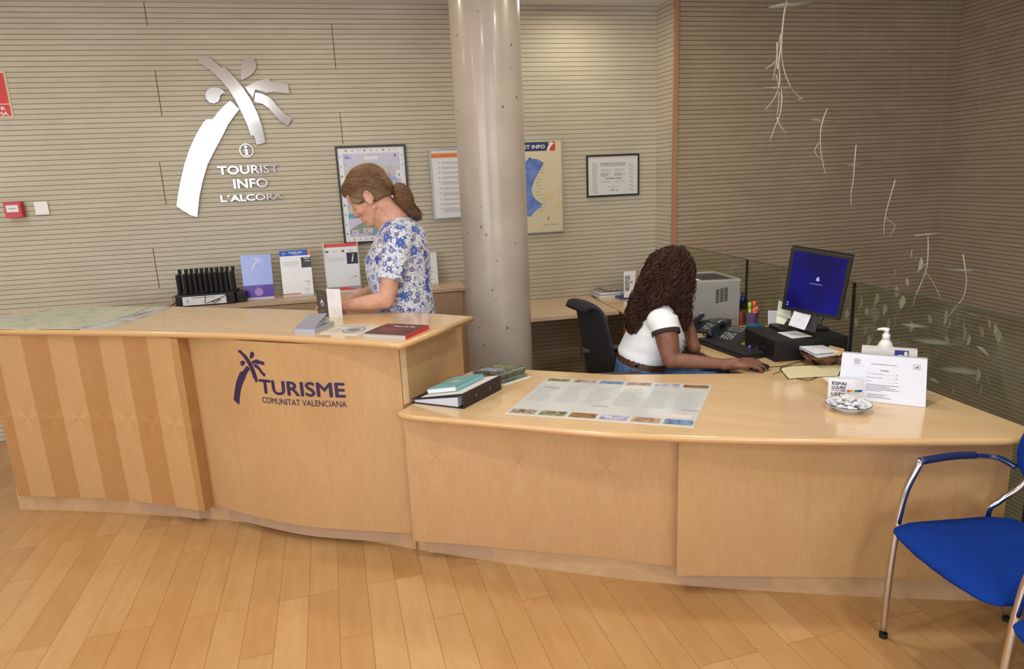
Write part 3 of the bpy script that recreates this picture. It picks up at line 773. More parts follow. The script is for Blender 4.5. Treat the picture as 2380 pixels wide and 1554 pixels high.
P.build('printed_picture', t)
# --- notice with the orange heading
t, P, w, h = framed('notice_frame', 'aluminium framed white notice with an orange heading, half hidden by the column', 'notice', [(994, 347), (1158, 340), (1164, 503), (1011, 508.5)], 0.010, 0.018, M_alu, M_white)
P.rect(0.003, h - 0.055, w - 0.003, h - 0.022, C('orange_band', 232, 140, 70)); P.text('DECÀLEG DE L\'OFICINA DE TURISME', 0.012, h - 0.045, w - 0.03, h - 0.033, C('brown_ink', 120, 70, 40))
z = h - 0.085
for i, k in enumerate((2, 2, 2, 2, 3, 2, 3, 2, 2, 4)):
    P.circ(0.055, z - 0.004, 0.004, C('bullet_red', 176, 50, 50), k=8)
    P.lines(0.072, w - 0.06, z, 0.0085, k, 0.0045, M_printl, 0.5); z -= k * 0.0085 + 0.018
P.rect(w * .42, 0.018, w * .435, 0.040, M_print); P.lines(w * .45, w * .7, 0.036, 0.009, 2, 0.004, M_print)
P.build('printed_text', t)
# --- coast map poster
t, P, w, h = framed('map_poster', 'tall cream coast map headed TOURIST INFO in a thin aluminium frame, right of the column', 'map', [(1150, 325), (1306.5, 318.5), (1311.5, 539), (1160, 546)], 0.007, 0.020, M_alu, C('map_cream', 214, 204, 172))
u9 = w - 0.115
P.rect(0.04, h - 0.085, u9 + .02, h - 0.020, C('map_navy', 40, 52, 96)); P.text('TOURIST INFO', 0.075, h - 0.068, u9 - .012, h - 0.040, M_white, 0.03, 0.0012)
P.rect(u9 + .012, h - 0.085, u9 + .068, h - 0.020, C('map_red', 196, 70, 56), 0.0009)
P.poly([(u9 + .0, h - .085), (u9 + .02, h - .085), (u9 + .03, h - .06), (u9 + .045, h - .042), (u9 + .068, h - .03), (u9 + .05, h - .030), (u9 + .035, h - .02), (u9 + .028, h - .032), (u9 + .014, h - .022), (u9 + .022, h - .04), (u9 + .008, h - .06)], M_white, 0.0012)
sea = mat('map_blue_land', (70, 96, 180), 0.5); tn = NT(sea); g = tn.n('NewGeometry')
tn.l(tn.ramp(tn.noise(g.outputs['Position'], 14, 4, 0.6), [(0.3, srgb(62, 84, 160)), (0.6, srgb(110, 138, 208))]), tn.b.inputs['Base Color'])
cx = lambda a: w - 0.235 + (a - 170) / 3300 * 2.1
vy = lambda y: h - 0.020 - (y - 90) / 1360 * (h - 0.05)
land = [(40, 400), (100, 380), (150, 370), (180, 330), (205, 320), (230, 345), (300, 350), (350, 370), (410, 415), (390, 455), (340, 540), (290, 620), (250, 700), (222, 770), (208, 830), (215, 890), (240, 950), (290, 1010), (350, 1050), (375, 1065), (340, 1110), (270, 1160), (220, 1200), (180, 1260), (100, 1230), (40, 1100), (10, 900), (-10, 600)]
kx = 0.505 / 0.70 * (h) / 1360
P.poly([(w + 0.007 - (700 - a) * 0.000505, vy(y)) for a, y in land], sea, 0.0009)
for i in range(16):
    a = 330 + random.random() * 60 - (abs(i - 7) < 4) * 60; P.rect(w - (700 - a) * .000505, vy(420 + i * 50), w - (700 - a - 60 - 40 * random.random()) * .000505, vy(420 + i * 50) + .0025, M_print)
for a, y, r in ((500, 950, .03), (660, 870, .018), (650, 1090, .025), (470, 1300, .010)): P.circ(w - (700 - a) * .000505, vy(y), r, C('map_islands', 222, 196, 140), 0.0009, 10, r * .8)
P.circ(w - .115, vy(1300), .009, C('map_mustard', 200, 160, 50), 0.0012, 7, .018)
P.text('GENERALITAT VALENCIANA', w - .155, vy(1410), w - .035, vy(1390), M_print)
P.build('printed_map', t)
# --- certificate
t, P, w, h = framed('framed_certificate', 'small black framed white certificate hanging alone on the right part of the wall', 'certificate', [(1362.5, 361.5), (1485, 356.5), (1486.5, 452), (1366, 458.5)], 0.011, 0.018, M_black, C('certificate_paper', 214, 214, 212))
for k in range(11): P.poly([(0.035, 0.03 + k * .021), (0.075, 0.012 + k * .021), (0.075, 0.022 + k * .021), (0.035, 0.042 + k * .021)], M_printl)
for k in range(7): P.poly([(w - .07, 0.04 + k * .03), (w - 0.035, 0.02 + k * .03), (w - 0.035, 0.030 + k * .03), (w - .07, 0.052 + k * .03)], M_printl)
P.text('GENERALITAT VALENCIANA', 0.115, h - .066, w - .10, h - .048, M_print, 0.01); P.rect(.102, h - .075, .107, h - .045, C('cert_red', 160, 110, 110))
P.rect(0.12, h - .074, w - .105, h - .071, M_print)
for a in (0.10, 0.215):
    P.lines(a, a + .085, h - .095, 0.0075, 3, 0.003, M_printl); P.lines(a, a + .095, h - .128, 0.009, 3, 0.0035, M_print, .5); P.lines(a, a + .09, h - .185, 0.008, 2, 0.003, M_printl)
P.text("Tourist Info L'Alcora", 0.135, h - .172, 0.275, h - .160, M_ink, 0.02); P.lines(0.15, 0.26, .065, .007, 2, .003, M_printl)
P.circ(0.2, .036, .006, M_ink, k=10); P.rect(.165, .030, .19, .036, M_printl); P.rect(.22, .030, .245, .036, M_print)
P.build('printed_text', t)
# --- extinguisher sign at the left edge of the picture
q = on_wall(33.5, 273.5, W1A, W1D - .003); q2 = on_wall(11, 165, W1A, W1D - .003)
uR = q.dot(u1); z0 = q.z; z1 = q2.z
t = thing('extinguisher_sign', 'red fire extinguisher sign with a pale border, cut by the left edge of the photo', 'sign', w1(uR - .15, z0, 0))
b = MB(); b.prism([w1(uR - .30, z0, .001), w1(uR, z0, .001), w1(uR, z1, .001), w1(uR - .30, z1, .001)], -n1 * .003); b.build('plate', C('sign_cream', 206, 190, 150), t)
P = Plane(w1(uR - .30, z0, .004), u1, (0, 0, 1), -n1); h = z1 - z0; R_ = C('sign_red', 206, 58, 66)
P.rect(.010, h * .31, .287, h - .012, R_); P.rect(.010, .012, .287, h * .285, R_)
P.rect(.15, h * .42, .215, h * .80, M_white, .001); P.poly([(.16, h * .80), (.2, h * .80), (.19, h * .9), (.15, h * .88)], M_white, .001)
P.text('EXTINTOR', .05, h * .165, .262, h * .245, M_white, .03, .001); P.text('ALARMA', .105, h * .055, .272, h * .135, M_white, .03, .001)
P.build('printed_sign', t)
# --- alarm call point and blank plate
c = on_wall(39, 487, W1A, W1D)
t = thing('fire_alarm_call_point', 'small red fire alarm call point box on the wall at the left', 'alarm', w1(c.dot(u1), c.z - .05, 0))
b = MB(); b.box(w1(c.dot(u1), c.z, .028), .100, .050, .100, u1, n1); b.build('housing', mat('alarm_red', (196, 52, 68), .4), t, bevel=.004)
b = MB(); b.box(w1(c.dot(u1), c.z + .008, .0545), .070, .004, .044, u1, n1); b.build('press_window', M_white, t)
P = Plane(w1(c.dot(u1) - .035, c.z - .014, .057), u1, (0, 0, 1), -n1); P.circ(.035, .022, .004, M_ink, k=8); P.rect(.012, .020, .026, .024, M_print); P.rect(.044, .020, .058, .024, M_print); P.build('arrow_print', t)
c = on_wall(98.5, 483.5, W1A, W1D)
b = MB(); b.box(w1(c.dot(u1), c.z, .008), .082, .014, .086, u1, n1)
setp(b.build('blank_wall_plate', M_whitep, bevel=.002), 'blank square white plate on the wall, right of the red alarm box', 'wall plate')

# ================================================================ ON THE LOW CUPBOARD
zt = 0.90
def frame_px(x, y, off):
    """point of the plane parallel to the wall, off metres in front of it"""
    q = on_wall(x, y, W1A, W1D - off); return q.dot(u1), q.z
def display(name, label, cat, px, off, tilt, mats):
    """acrylic leaflet stand on the cupboard; px = TL,TR,BR,BL of the print"""
    q = [frame_px(x, y, off) for x, y in px]; ua = (q[0][0] + q[3][0]) / 2; ub = (q[1][0] + q[2][0]) / 2; h = (q[0][1] + q[1][1]) / 2 - (q[2][1] + q[3][1]) / 2
    V = (Vector((0, 0, 1)) + n1 * tilt).normalized(); O = w1(ua, zt + 0.014, off); N = u1.cross(V)
    t = thing(name, label, cat, w1((ua + ub) / 2, zt, off))
    b = MB(); w = ub - ua
    b.prism([O - N * .001, O + u1 * w - N * .001, O + u1 * w + V * h - N * .001, O + V * h - N * .001], -N * .003); b.build('holder', M_tin, t)
    b = MB(); b.prism([w1(ua, zt + .001, off + .012), w1(ub, zt + .001, off + .012), w1(ub, zt + .001, off - .075), w1(ua, zt + .001, off - .075)], (0, 0, .004)); b.prism([w1(ua, zt + .005, off + .012), w1(ub, zt + .005, off + .012), w1(ub, zt + .005, off + .006), w1(ua, zt + .005, off + .006)], (0, 0, .012)); b.build('foot', M_tin, t)
    b = MB(); b.prism([O + N * .0002, O + u1 * w + N * .0002, O + u1 * w + V * h + N * .0002, O + V * h + N * .0002], N * .003); b.build('leaflet_stack', mats, t)
    return t, Plane(O + N * .0034, u1, V, N), w, h
def palm_on(P, u, v, hh, m, n=.001):
    for p in PN: P.poly([(u + a * hh * PASP, v + z * hh) for a, z in p], m, n)
t, P, w, h = display('leaflet_stand', 'lilac and deep violet leaflet stand with a pale palm drawing, nearest the black charging rack', 'leaflet stand', [(555, 585), (625, 580), (637, 679), (566, 684)], .20, .16, mat('lilac_card', (150, 168, 232), .3, coat=.3))
P.rect(0, 0, w, h * .29, mat('deep_violet_card', (70, 20, 156), .3)); palm_on(P, w * .33, h * .64, h * .29, C('pale_lilac', 208, 218, 246)); P.ring(w * .52, h * .78, w * .23, .0025, C('pale_lilac', 208, 218, 246)); P.ring(w * .52, h * .33, w * .14, .0015, C('pale_lilac', 208, 218, 246)); P.circ(w * .5, h * .13, w * .14, C('mauve_disc', 168, 140, 200), .0012)
P.lines(w * .41, w * .59, h * .15, .010, 2, .004, M_violet); P.build('print', t)
t, P, w, h = display('leaflet_stand', 'white leaflet stand with a blue heading bar, in the middle of the three', 'leaflet stand', [(646, 574), (718, 570), (728, 672), (657, 678)], .20, .16, mat('white_card_gloss', (236, 238, 242), .18, coat=.6))
P.rect(0, h * .875, w * .92, h, C('heading_blue', 40, 98, 190)); P.rect(w * .9, h * .875, w, h, C('coral_corner', 232, 130, 100)); P.ring(w * .14, h * .935, w * .055, .002, M_white); P.rect(w * .13, h * .915, w * .15, h * .955, M_white, .001)
P.text('TOURIST INFO', w * .30, h * .925, w * .74, h * .965, M_white, .04, .001); P.text("L'ALCORA", w * .43, h * .895, w * .63, h * .915, M_white, 0, .001)
P.rect(w * .68, h * .60, w, h * .83, C('slate_box', 66, 62, 78)); P.rect(w * .78, h * .795, w * .96, h * .81, M_white, .001); P.rect(w * .8, h * .74, w * .98, h * .755, M_white, .001)
P.lines(w * .06, w * .62, h * .74, .011, 3, .003, M_printl); P.rect(w * .84, h * .22, w * .89, h * .235, C('mauve_mark', 120, 60, 90)); P.lines(w * .72, w * .9, h * .13, .009, 3, .003, M_printl); P.rect(w * .75, h * .28, w * .93, h * .292, M_print)
P.rect(0, 0, w * .58, h * .035, C('coral_band', 226, 120, 96)); P.build('print', t)
t, P, w, h = display('leaflet_stand', 'tall leaflet stand with a red top band and a black square bearing a white i', 'leaflet stand', [(750, 557), (828, 556), (837, 663), (762, 668)], .17, .12, mat('pale_grey_card', (212, 214, 218), .35, coat=.3))
P.rect(0, h * .93, w, h, C('band_red', 216, 70, 66)); P.rect(w * .02, h * .80, w * .47, h * .91, M_white); P.rect(w * .5, h * .80, w * .97, h * .91, M_white); P.lines(w * .22, w * .42, h * .86, .01, 2, .003, M_printl); P.lines(w * .7, w * .9, h * .86, .01, 2, .003, M_printl)
P.rect(w * .04, h * .82, w * .12, h * .86, C('mark_dark', 90, 60, 70), .001); P.rect(w * .52, h * .82, w * .60, h * .86, C('mark_dark', 90, 60, 70), .001)
P.rect(w * .66, h * .56, w, h * .80, C('black_square', 36, 38, 50), .001); P.text('i', w * .80, h * .60, w * .88, h * .77, M_white, .03, .0015, .3); P.lines(w * .1, w * .6, h * .70, .010, 3, .003, M_printl)
P.rect(w * .85, h * .28, w * .92, h * .295, C('mauve_mark', 120, 60, 90)); P.lines(w * .7, w * .85, h * .29, .01, 2, .003, M_printl); P.rect(0, h * .03, w, h * .085, C('grey_shelf', 150, 144, 148)); P.poly([(w * .15, 0.0), (w * .5, h * .075), (w * .97, h * .012), (w * .97, 0)], C('band_red', 216, 70, 66), .0012)
P.build('print', t)
for a in (0, w):    # clear side rods taller than the print
    b = MB(); q = P.at(a + (-.004 if a == 0 else .004), h / 2 + .004, -.002); b.box(q, .006, .006, h + .02, u1, n1); b.build('side_rod', M_whitep, t)
t, P, w, h = display('leaflet_stand', 'plain white card stand with a thin black stroke, behind the standing woman by the column', 'leaflet stand', [(950, 585), (1012, 582), (1021, 652), (962, 655)], .12, .10, mat('white_card', (222, 224, 226), .5))
P.poly([(w * .45, h * .50), (w * .5, h * .5), (w * .86, h * .36), (w * .5, h * .44)], M_ink); P.rect(w * .3, h * .80, w * .78, h * .815, M_print); P.rect(w * .3, h * .12, w * .85, h * .133, M_print); P.build('print', t)
# charging rack of black audio guides
ua, za = frame_px(407, 697, .30); ub, zb = frame_px(553, 690, .30); ub = ua + .405
t = thing('charging_rack', 'black charging rack with a white label strip on the left end of the cupboard', 'charging rack', w1((ua + ub) / 2, zt, .22))
b = MB(); b.prism([w1(ua, zt + .002, .30), w1(ub - .03, zt + .002, .30), w1(ub - .03, zt + .002, .10), w1(ua, zt + .002, .10)], (0, 0, .078)); b.build('base', M_black, t, bevel=.006)
b = MB(); b.prism([w1(ub - .028, zt + .002, .27), w1(ub + .035, zt + .002, .27), w1(ub + .035, zt + .002, .12), w1(ub - .028, zt + .002, .12)], (0, 0, .066)); b.build('power_unit', M_black, t, bevel=.004)
P = Plane(w1(ua + .045, zt + .010, .302), u1, (0, 0, 1), -n1); P.rect(0, 0, .275, .058, M_white); P.lines(.06, .21, .050, .01, 1, .004, M_print); P.circ(.032, .028, .007, M_printl, .001, 10, .012); P.rect(.215, .020, .240, .025, M_print, .001); P.build('label_strip', t)
for i in range(11):
    a = ua + .022 + i * .0325 + (.008 if i > 0 else 0) + (.006 if i == 10 else 0); g = thing('audio_guide', 'one of the black handset audio guides standing upright in the charging rack', 'audio guide', w1(a, zt + .08, .2), 'audio guides in the charging rack')
    b = MB(); lean = Vector((0, 0, 1)) - u1 * .06
    b.box(w1(a, zt + .08 + .066, .235), .021, .045, .132, u1, n1); b.build('body', M_blackm, g, bevel=.004)
    b = MB(); b.box(w1(a + .004, zt + .08 + .147, .19), .021, .020, .028, u1, n1); b.box(w1(a + .003, zt + .08 + .07, .195), .012, .034, .125, u1, n1); b.build('earpiece', M_blackm, g, bevel=.003)
b = MB(); s = on_wall
def strand(pts, r=.002, sg=6): b.tube(catmull(pts, 6), r, sg)
strand([w1(ua + .17, zt + .125, .275), w1(ua + .19, zt + .06, .307), w1(ua + .185, zt + .02, .309), w1(ua + .23, zt + .030, .308), w1(ua + .28, zt + .045, .308), w1(ua + .25, zt + .018, .309), w1(ua + .235, zt + .028, .309), w1(ua + .32, zt + .065, .308), w1(ua + .34, zt + .10, .27)])
setp(b.build('charging_cable', M_black, smooth=True), 'thin black cable looping over the white label strip of the rack', 'cable')
b = MB()
strand([w1(ua + .02, zt + .05, .099), w1(ua - .03, zt + .062, .09), w1(ua - .07, zt + .04, .10), w1(ua - .05, zt + .012, .13), w1(ua - .01, zt + .006, .16), w1(ua - .004, zt + .012, .2)])
strand([w1(ua - .003, zt + .03, .15), w1(ua - .03, zt + .02, .17), w1(ua - .05, zt + .006, .2), w1(ua - .075, zt + .004, .23), w1(ua - .085, zt + .003, .28)])
strand([w1(ua - .003, zt + .02, .2), w1(ua - .04, zt + .010, .24), w1(ua - .03, zt + .004, .26), w1(ua - .003, zt + .01, .24)])
setp(b.build('power_cable', M_black, smooth=True), 'tangle of thin black cables left of the charging rack', 'cable')

# ================================================================ VIOLET LOGO ON THE COUNTER FRONT
SB = arc(PB)
def hitB(x, y):
    d = ray(x, y)
    for i in range(len(PB) - 1):
        a, c = PB[i], PB[i + 1]; nn = Vector((c.y - a.y, a.x - c.x, 0)); t_ = nn.dot(a) / nn.dot(d); q = d * t_
        f = (q - a).dot(c - a) / (c - a).length_squared
        if -0.001 <= f <= 1.001 or (i == len(PB) - 2): return SB[i] + f * (SB[i + 1] - SB[i]), EYE + q.z
def onB(s, z, off=0.0012):
    for i in range(len(PB) - 1):
        if s <= SB[i + 1] or i == len(PB) - 2:
            f = (s - SB[i]) / (SB[i + 1] - SB[i]); q = PB[i].lerp(PB[i + 1], f); d = (PB[i + 1] - PB[i]).normalized()
            return Vector((q.x + d.y * off, q.y - d.x * off, z))
def vinyl(polys, name, m):
    me = bpy.data.meshes.new(name); vs = []; fs = []
    for v, f in polys: k = len(vs); vs += v; fs += [tuple(i + k for i in g) for g in f]
    me.from_pydata(vs, [], fs); me.update(); return link(name, me, m, bpy.data.objects['reception_counter'])
a = hitB(545, 938); c = hitB(611, 817); c2 = None
polys = []
for p in PN: polys.append(([onB(a[0] + u * (c[0] - a[0]), a[1] + v * (c[1] - a[1])) for u, v in p], [tuple(range(len(p)))]))
vinyl(polys, 'palm_logo', M_violet)
for s, p0, p1, bo in (('TURISME', (611, 917), (800, 890), .026), ('COMUNITAT VALENCIANA', (612, 939), (807, 932), .004)):
    if s[0] == 'T': a = hitB(605.5, 914); c = hitB(801, 889); zb_ = hitB(700, 921)[1]; zt_ = hitB(690, 886)[1]
    else: a = hitB(611, 934); c = hitB(807, 948); zb_ = hitB(700, 942.5)[1]; zt_ = hitB(700, 928.5)[1]
    vs, fs = text_mesh(s, bo); vinyl([([onB(a[0] + p[0] * (c[0] - a[0]), zb_ + p[1] * (zt_ - zb_), .0012 + lay(i)) for i, p in enumerate(vs)], fs)], 'lettering', M_violet)
# ================================================================ THINGS ON THE COUNTERS
def slab(name, label, cat, px, zb, th, m, parent=None, part=None, group=None, bevel=0):
    """flat thing: px are the corners of its top face"""
    q = [on_z(x, y, zb + th) for x, y in px]
    b = MB(); b.prism([Vector((p.x, p.y, zb)) for p in q], (0, 0, th))
    if parent is not None: return b.build(part or name, m, parent, bevel=bevel)
    return setp(b.build(name, m, bevel=bevel), label, cat, group)


class Quad:
    """flat print on four world corners (TL, TR, BR, BL), bilinear"""
    def __init__(s, q, n=0.0006):
        s.q = [Vector(v) for v in q]; s.N = (s.q[1] - s.q[0]).cross(s.q[3] - s.q[0]).normalized()
        if s.N.dot(s.q[0] - Vector((0, 0, EYE))) > 0: s.N = -s.N
        s.n = n; s.mb = MB(); s.mats = []
    def at(s, u, v, n=None): return s.q[3].lerp(s.q[2], u).lerp(s.q[0].lerp(s.q[1], u), v) + s.N * (s.n if n is None else n)
    def mi(s, m):
        if m not in s.mats: s.mats.append(m)
        return s.mats.index(m)
    def poly(s, pts, m, n=None): s.mb.add([s.at(u, v, n) for u, v in pts], [tuple(range(len(pts)))], s.mi(m))
    def rect(s, a, b, c, d, m, n=None): s.poly([(a, b), (c, b), (c, d), (a, d)], m, n)
    def ellipse(s, u, v, ru, rv, m, n=None, k=18): s.poly([(u + ru * cos(2 * pi * i / k), v + rv * sin(2 * pi * i / k)) for i in range(k)], m, n)
    def text(s, t, a, b, c, d, m, bold=0.0, n=None, shear=0):
        vs, fs = text_mesh(t, bold, shear, 2); s.mb.add([s.at(a + (c - a) * p[0], b + (d - b) * p[1], (s.n if n is None else n) + lay(i)) for i, p in enumerate(vs)], fs, s.mi(m))
    def lines(s, a, c, top, dv, k, th, m, jit=.3):
        for i in range(k): s.rect(a, top - i * dv - th, c - (c - a) * jit * random.random() ** 2, top - i * dv, m)
    def build(s, name, parent):
        me = bpy.data.meshes.new(name); me.from_pydata(s.mb.v, [], s.mb.f); me.update()
        for p, i in zip(me.polygons, s.mb.mi): p.material_index = i
        return link(name, me, s.mats, parent)


def photo_mat(name, cols, scale):
    m = mat(name, (120, 110, 100), .5); t = NT(m); g = t.n('NewGeometry')
    nn = t.noise(g.outputs['Position'], scale, 4, .7); k = len(cols)
    t.l(t.ramp(nn, [(.34 + .32 * i / (k - 1), srgb(*c)) for i, c in enumerate(cols)]), t.b.inputs['Base Color']); return m


# ---- high counter
t = thing('unfolded_map', 'large pale green map lying unfolded on the left end of the tall counter', 'map', on_z(150, 740, HI))
M_mapg = photo_mat('map_green_relief', [(162, 172, 150), (178, 188, 166), (192, 196, 178), (200, 186, 168)], 16)
slab('', '', '', [(-60, 764), (236, 763.5), (300, 747), (400, 713), (160, 711), (-60, 748)], HI, .0025, photo_mat('map_margin', [(120, 124, 110), (168, 172, 170), (190, 196, 200), (176, 180, 160)], 9), t, 'lower_sheet')
slab('', '', '', [(-62, 763), (20, 763), (75, 761), (95, 763), (180, 763.5), (285, 737), (345, 713.5), (160, 710.5), (0, 747), (-62, 752)], HI + .003, .003, M_mapg, t, 'upper_sheet')
q = [on_z(*p, HI + .0066) for p in ((152, 711), (345, 714), (172, 762), (0, 762))]
t = thing('accordion_leaflets', 'thick folded grey accordion leaflet with fanned pages, at the foot of the standing card', 'leaflet', on_z(730, 765, HI))
M_gp = mat('grey_blue_pages', (168, 176, 190), .5)
b1, b2, b3 = on_z(686, 774, HI), on_z(732, 775, HI), on_z(777, 755, HI); e1 = b2 - b1; e2 = b3 - b2
b = MB(); b.prism([b1, b2, b3, b1 + e2], (0, 0, .020)); b.build('page_block', M_gp, t)
for k, (h1, h2) in enumerate(((.021, .034), (.022, .046), (.023, .060))):
    b = MB(); z1 = Vector((0, 0, h1)); z2 = Vector((0, 0, h2)); sh = e2 * (.05 * k)
    o = e2 * (0.12 + .22 * k)
    b.prism([b1 + z1, b2 + z1 - e1 * .02 * k, b2 + e2 * .8 + z2 - e1 * .05 * k, b1 + e2 * .8 + z2], (0, 0, .0018)); b.build('fanned_page', mat('page_grey_%d' % k, (186 - 22 * k, 186 - 22 * k, 196 - 22 * k), .5), t)
t = thing('folded_card', 'upright folded card, black leaf in front and white behind, on the tall counter', 'card', on_z(764, 735, HI))
c1, c2, c3 = on_z(741, 731.5, HI), on_z(765, 737, HI), on_z(797, 740, HI)
def up(p, x, y):   # height of the pixel row above a foot point
    d = ray(x, y); k = (Vector((p.x, p.y, 0))).length / Vector((d.x, d.y, 0)).length; return EYE + d.z * k
h = up(c2, 758, 677) - HI; Z3 = Vector((0, 0, h))
b = MB(); nn = (c2 - c1).cross(Z3).normalized(); b.prism([c1, c2, c2 + Z3, c1 + Z3], nn * .0015); b.build('black_leaf', mat('charcoal_card', (58, 58, 60), .35, coat=.3), t)
b = MB(); b.prism([c2, c3, c3 + Z3 * 1.12, c2 + Z3 * 1.10], (0, .0015, 0)); b.build('white_leaf', M_white, t)
Q = Quad([c1 + Z3, c2 + Z3, c2, c1], .002); Q.text('A', .32, .48, .68, .66, M_white, .02); Q.lines(.25, .75, .84, .03, 2, .012, M_print)
Q.lines(.28, .8, .26, .035, 5, .016, M_print, .5); Q.rect(.4, .40, .65, .46, M_printl); Q.build('white_print', t)
Q = Quad([c2 + Z3 * 1.1, c3 + Z3 * 1.12, c3, c2], .002)
for v in (.28, .78): Q.ellipse(.3, v, .18, .14, C('pale_peach', 230, 222, 216)); Q.ellipse(.3, v, .13, .10, M_white, .0012); Q.ellipse(.3, v, .07, .05, C('pale_peach', 230, 222, 216), .0016)
Q.build('peach_print', t)
px = [(795, 753), (885, 756), (832, 778.5), (743, 774)]
o = slab('flat_leaflet', 'pale leaflet with an oval drawing lying flat between the grey leaflet and the red book', 'leaflet', px, HI, .003, mat('ivory_paper', (206, 200, 186), .5))
Q = Quad([on_z(*p, HI + .003) for p in px], .0004); Q.ellipse(.62, .45, .26, .30, M_print); Q.ellipse(.62, .45, .23, .26, M_printl, .0007); Q.ellipse(.62, .45, .15, .16, M_print, .001); Q.lines(.08, .8, .92, .07, 3, .03, M_printl); Q.lines(.1, .35, .5, .09, 4, .03, M_printl); Q.build('drawing_print', o)
t = thing('red_book', 'dark red paperback lying at the right end of the tall counter', 'book', on_z(920, 770, HI))
px = [(900, 751), (996, 755), (942, 779), (845, 774)]; q = [on_z(*p, HI + .018) for p in px]
slab('', '', '', px, HI, .0165, mat('book_page_edges', (196, 194, 194), .6), t, 'page_block')
slab('', '', '', px, HI + .0165, .0015, photo_mat('red_cover', [(66, 46, 48), (104, 52, 52), (138, 62, 58)], 10), t, 'cover')
b = MB(); a, c = q[1], q[2]; d = Vector((q[1].x - q[0].x, q[1].y - q[0].y, 0)).normalized(); b.prism([a, c, c - Vector((0, 0, .018)), a - Vector((0, 0, .018))], d * .0015); b.build('spine', mat('book_spine_red', (196, 56, 50), .4), t)
Q = Quad(q, .0004); Q.text('Museu de Pisa', .30, .70, .82, .80, M_white, .03, None, .1); Q.rect(.1, .62, .78, .86, C('cover_dark_band', 92, 48, 56), .0002); Q.build('title_print', t)

# ---- low counter
FL, FR, BR = on_z(957, 936, LO), on_z(1077, 950, LO), on_z(1163, 905, LO); e1 = FR - FL; e2 = BR - FR; w = e1.length; u_ = e1.normalized(); v_ = e2.normalized() * .29
t = thing('ring_binder', 'black ring binder on the low counter against the step, under the teal book', 'binder', FL)
Zv = lambda z: Vector((0, 0, z))
def wedge(z0a, z0b, z1a, z1b, a0, a1, s0=0, s1=1):
    """slab between two sloping planes across the width (a = distance from the left edge)"""
    A = FL + u_ * a0 + v_ * s0; B_ = FL + u_ * a1 + v_ * s0
    b = MB(); b.prism([A + Zv(z0a), B_ + Zv(z0b), B_ + Zv(z1b), A + Zv(z1a)], v_ * (s1 - s0)); return b
wedge(0, 0, .003, .003, 0, w).build('lower_cover', M_blackm, t)
wedge(.016, .062, .019, .065, 0, w).build('upper_cover', M_blackm, t)
b = MB(); A = FL + u_ * w; b.prism([A, A + u_ * .003, A + u_ * .003 + Zv(.066), A + Zv(.066)], v_); sp = b.build('spine', mat('binder_spine_brown_black', (40, 30, 30), .5), t)
for s_ in (.32, .68): b = MB(); b.lathe(A + u_ * .003 + v_ * s_ + Zv(.034), [(.006, 0), (.006, .001), (.004, .001), (.004, .0)], 16, axis=tuple(u_)); b.build('finger_rivet', M_chrome, t)
wedge(.004, .004, .014, .046, .012, w - .03, .02, .98).build('loose_papers', mat('bluish_white_paper', (198, 204, 216), .6), t)
pp = MB(); A = FL + u_ * .045 + v_ * .03 + Zv(.0265); B_ = FL + u_ * (w - .005) + v_ * .03 + Zv(.0650); pp.prism([A, B_, B_ + v_ * .95, A + v_ * .95], (0, 0, .003))
setp(pp.build('paper_sheets', mat('warm_white_paper', (222, 218, 212), .6)), 'thin pile of white sheets lying on top of the black ring binder', 'papers')
sl = (B_ - A).normalized(); up_ = v_.normalized().cross(sl) * -1
if up_.z < 0: up_ = -up_
t2 = thing('teal_book', 'teal hardback book lying on the white sheets on the ring binder', 'book', A)
A2 = A + sl * .008 + v_ * .12 + up_ * .0045; bw, bh = .150, .205
vv = v_.normalized()
def flatbox(o, du, dv, dz, name, m, par):
    b = MB(); b.prism([o, o + sl * du, o + sl * du + vv * dv, o + vv * dv], up_ * dz); return b.build(name, m, par)
M_teal = mat('teal_cloth_cover', (122, 176, 180), .6)
flatbox(A2, bw, bh, .002, 'back_cover', M_teal, t2); flatbox(A2 + up_ * .002 + vv * .003, bw - .004, bh - .006, .018, 'page_block', M_white, t2); flatbox(A2 + up_ * .020, bw, bh, .0025, 'front_cover', M_teal, t2); flatbox(A2 + sl * (bw - .003), .003, bh, .0225, 'spine', M_teal, t2)
P = Plane(A2 + up_ * .0225, sl, vv, up_); P.rect(.055, .085, .098, .118, C('beige_label', 206, 206, 176)); P.build('label', t2)
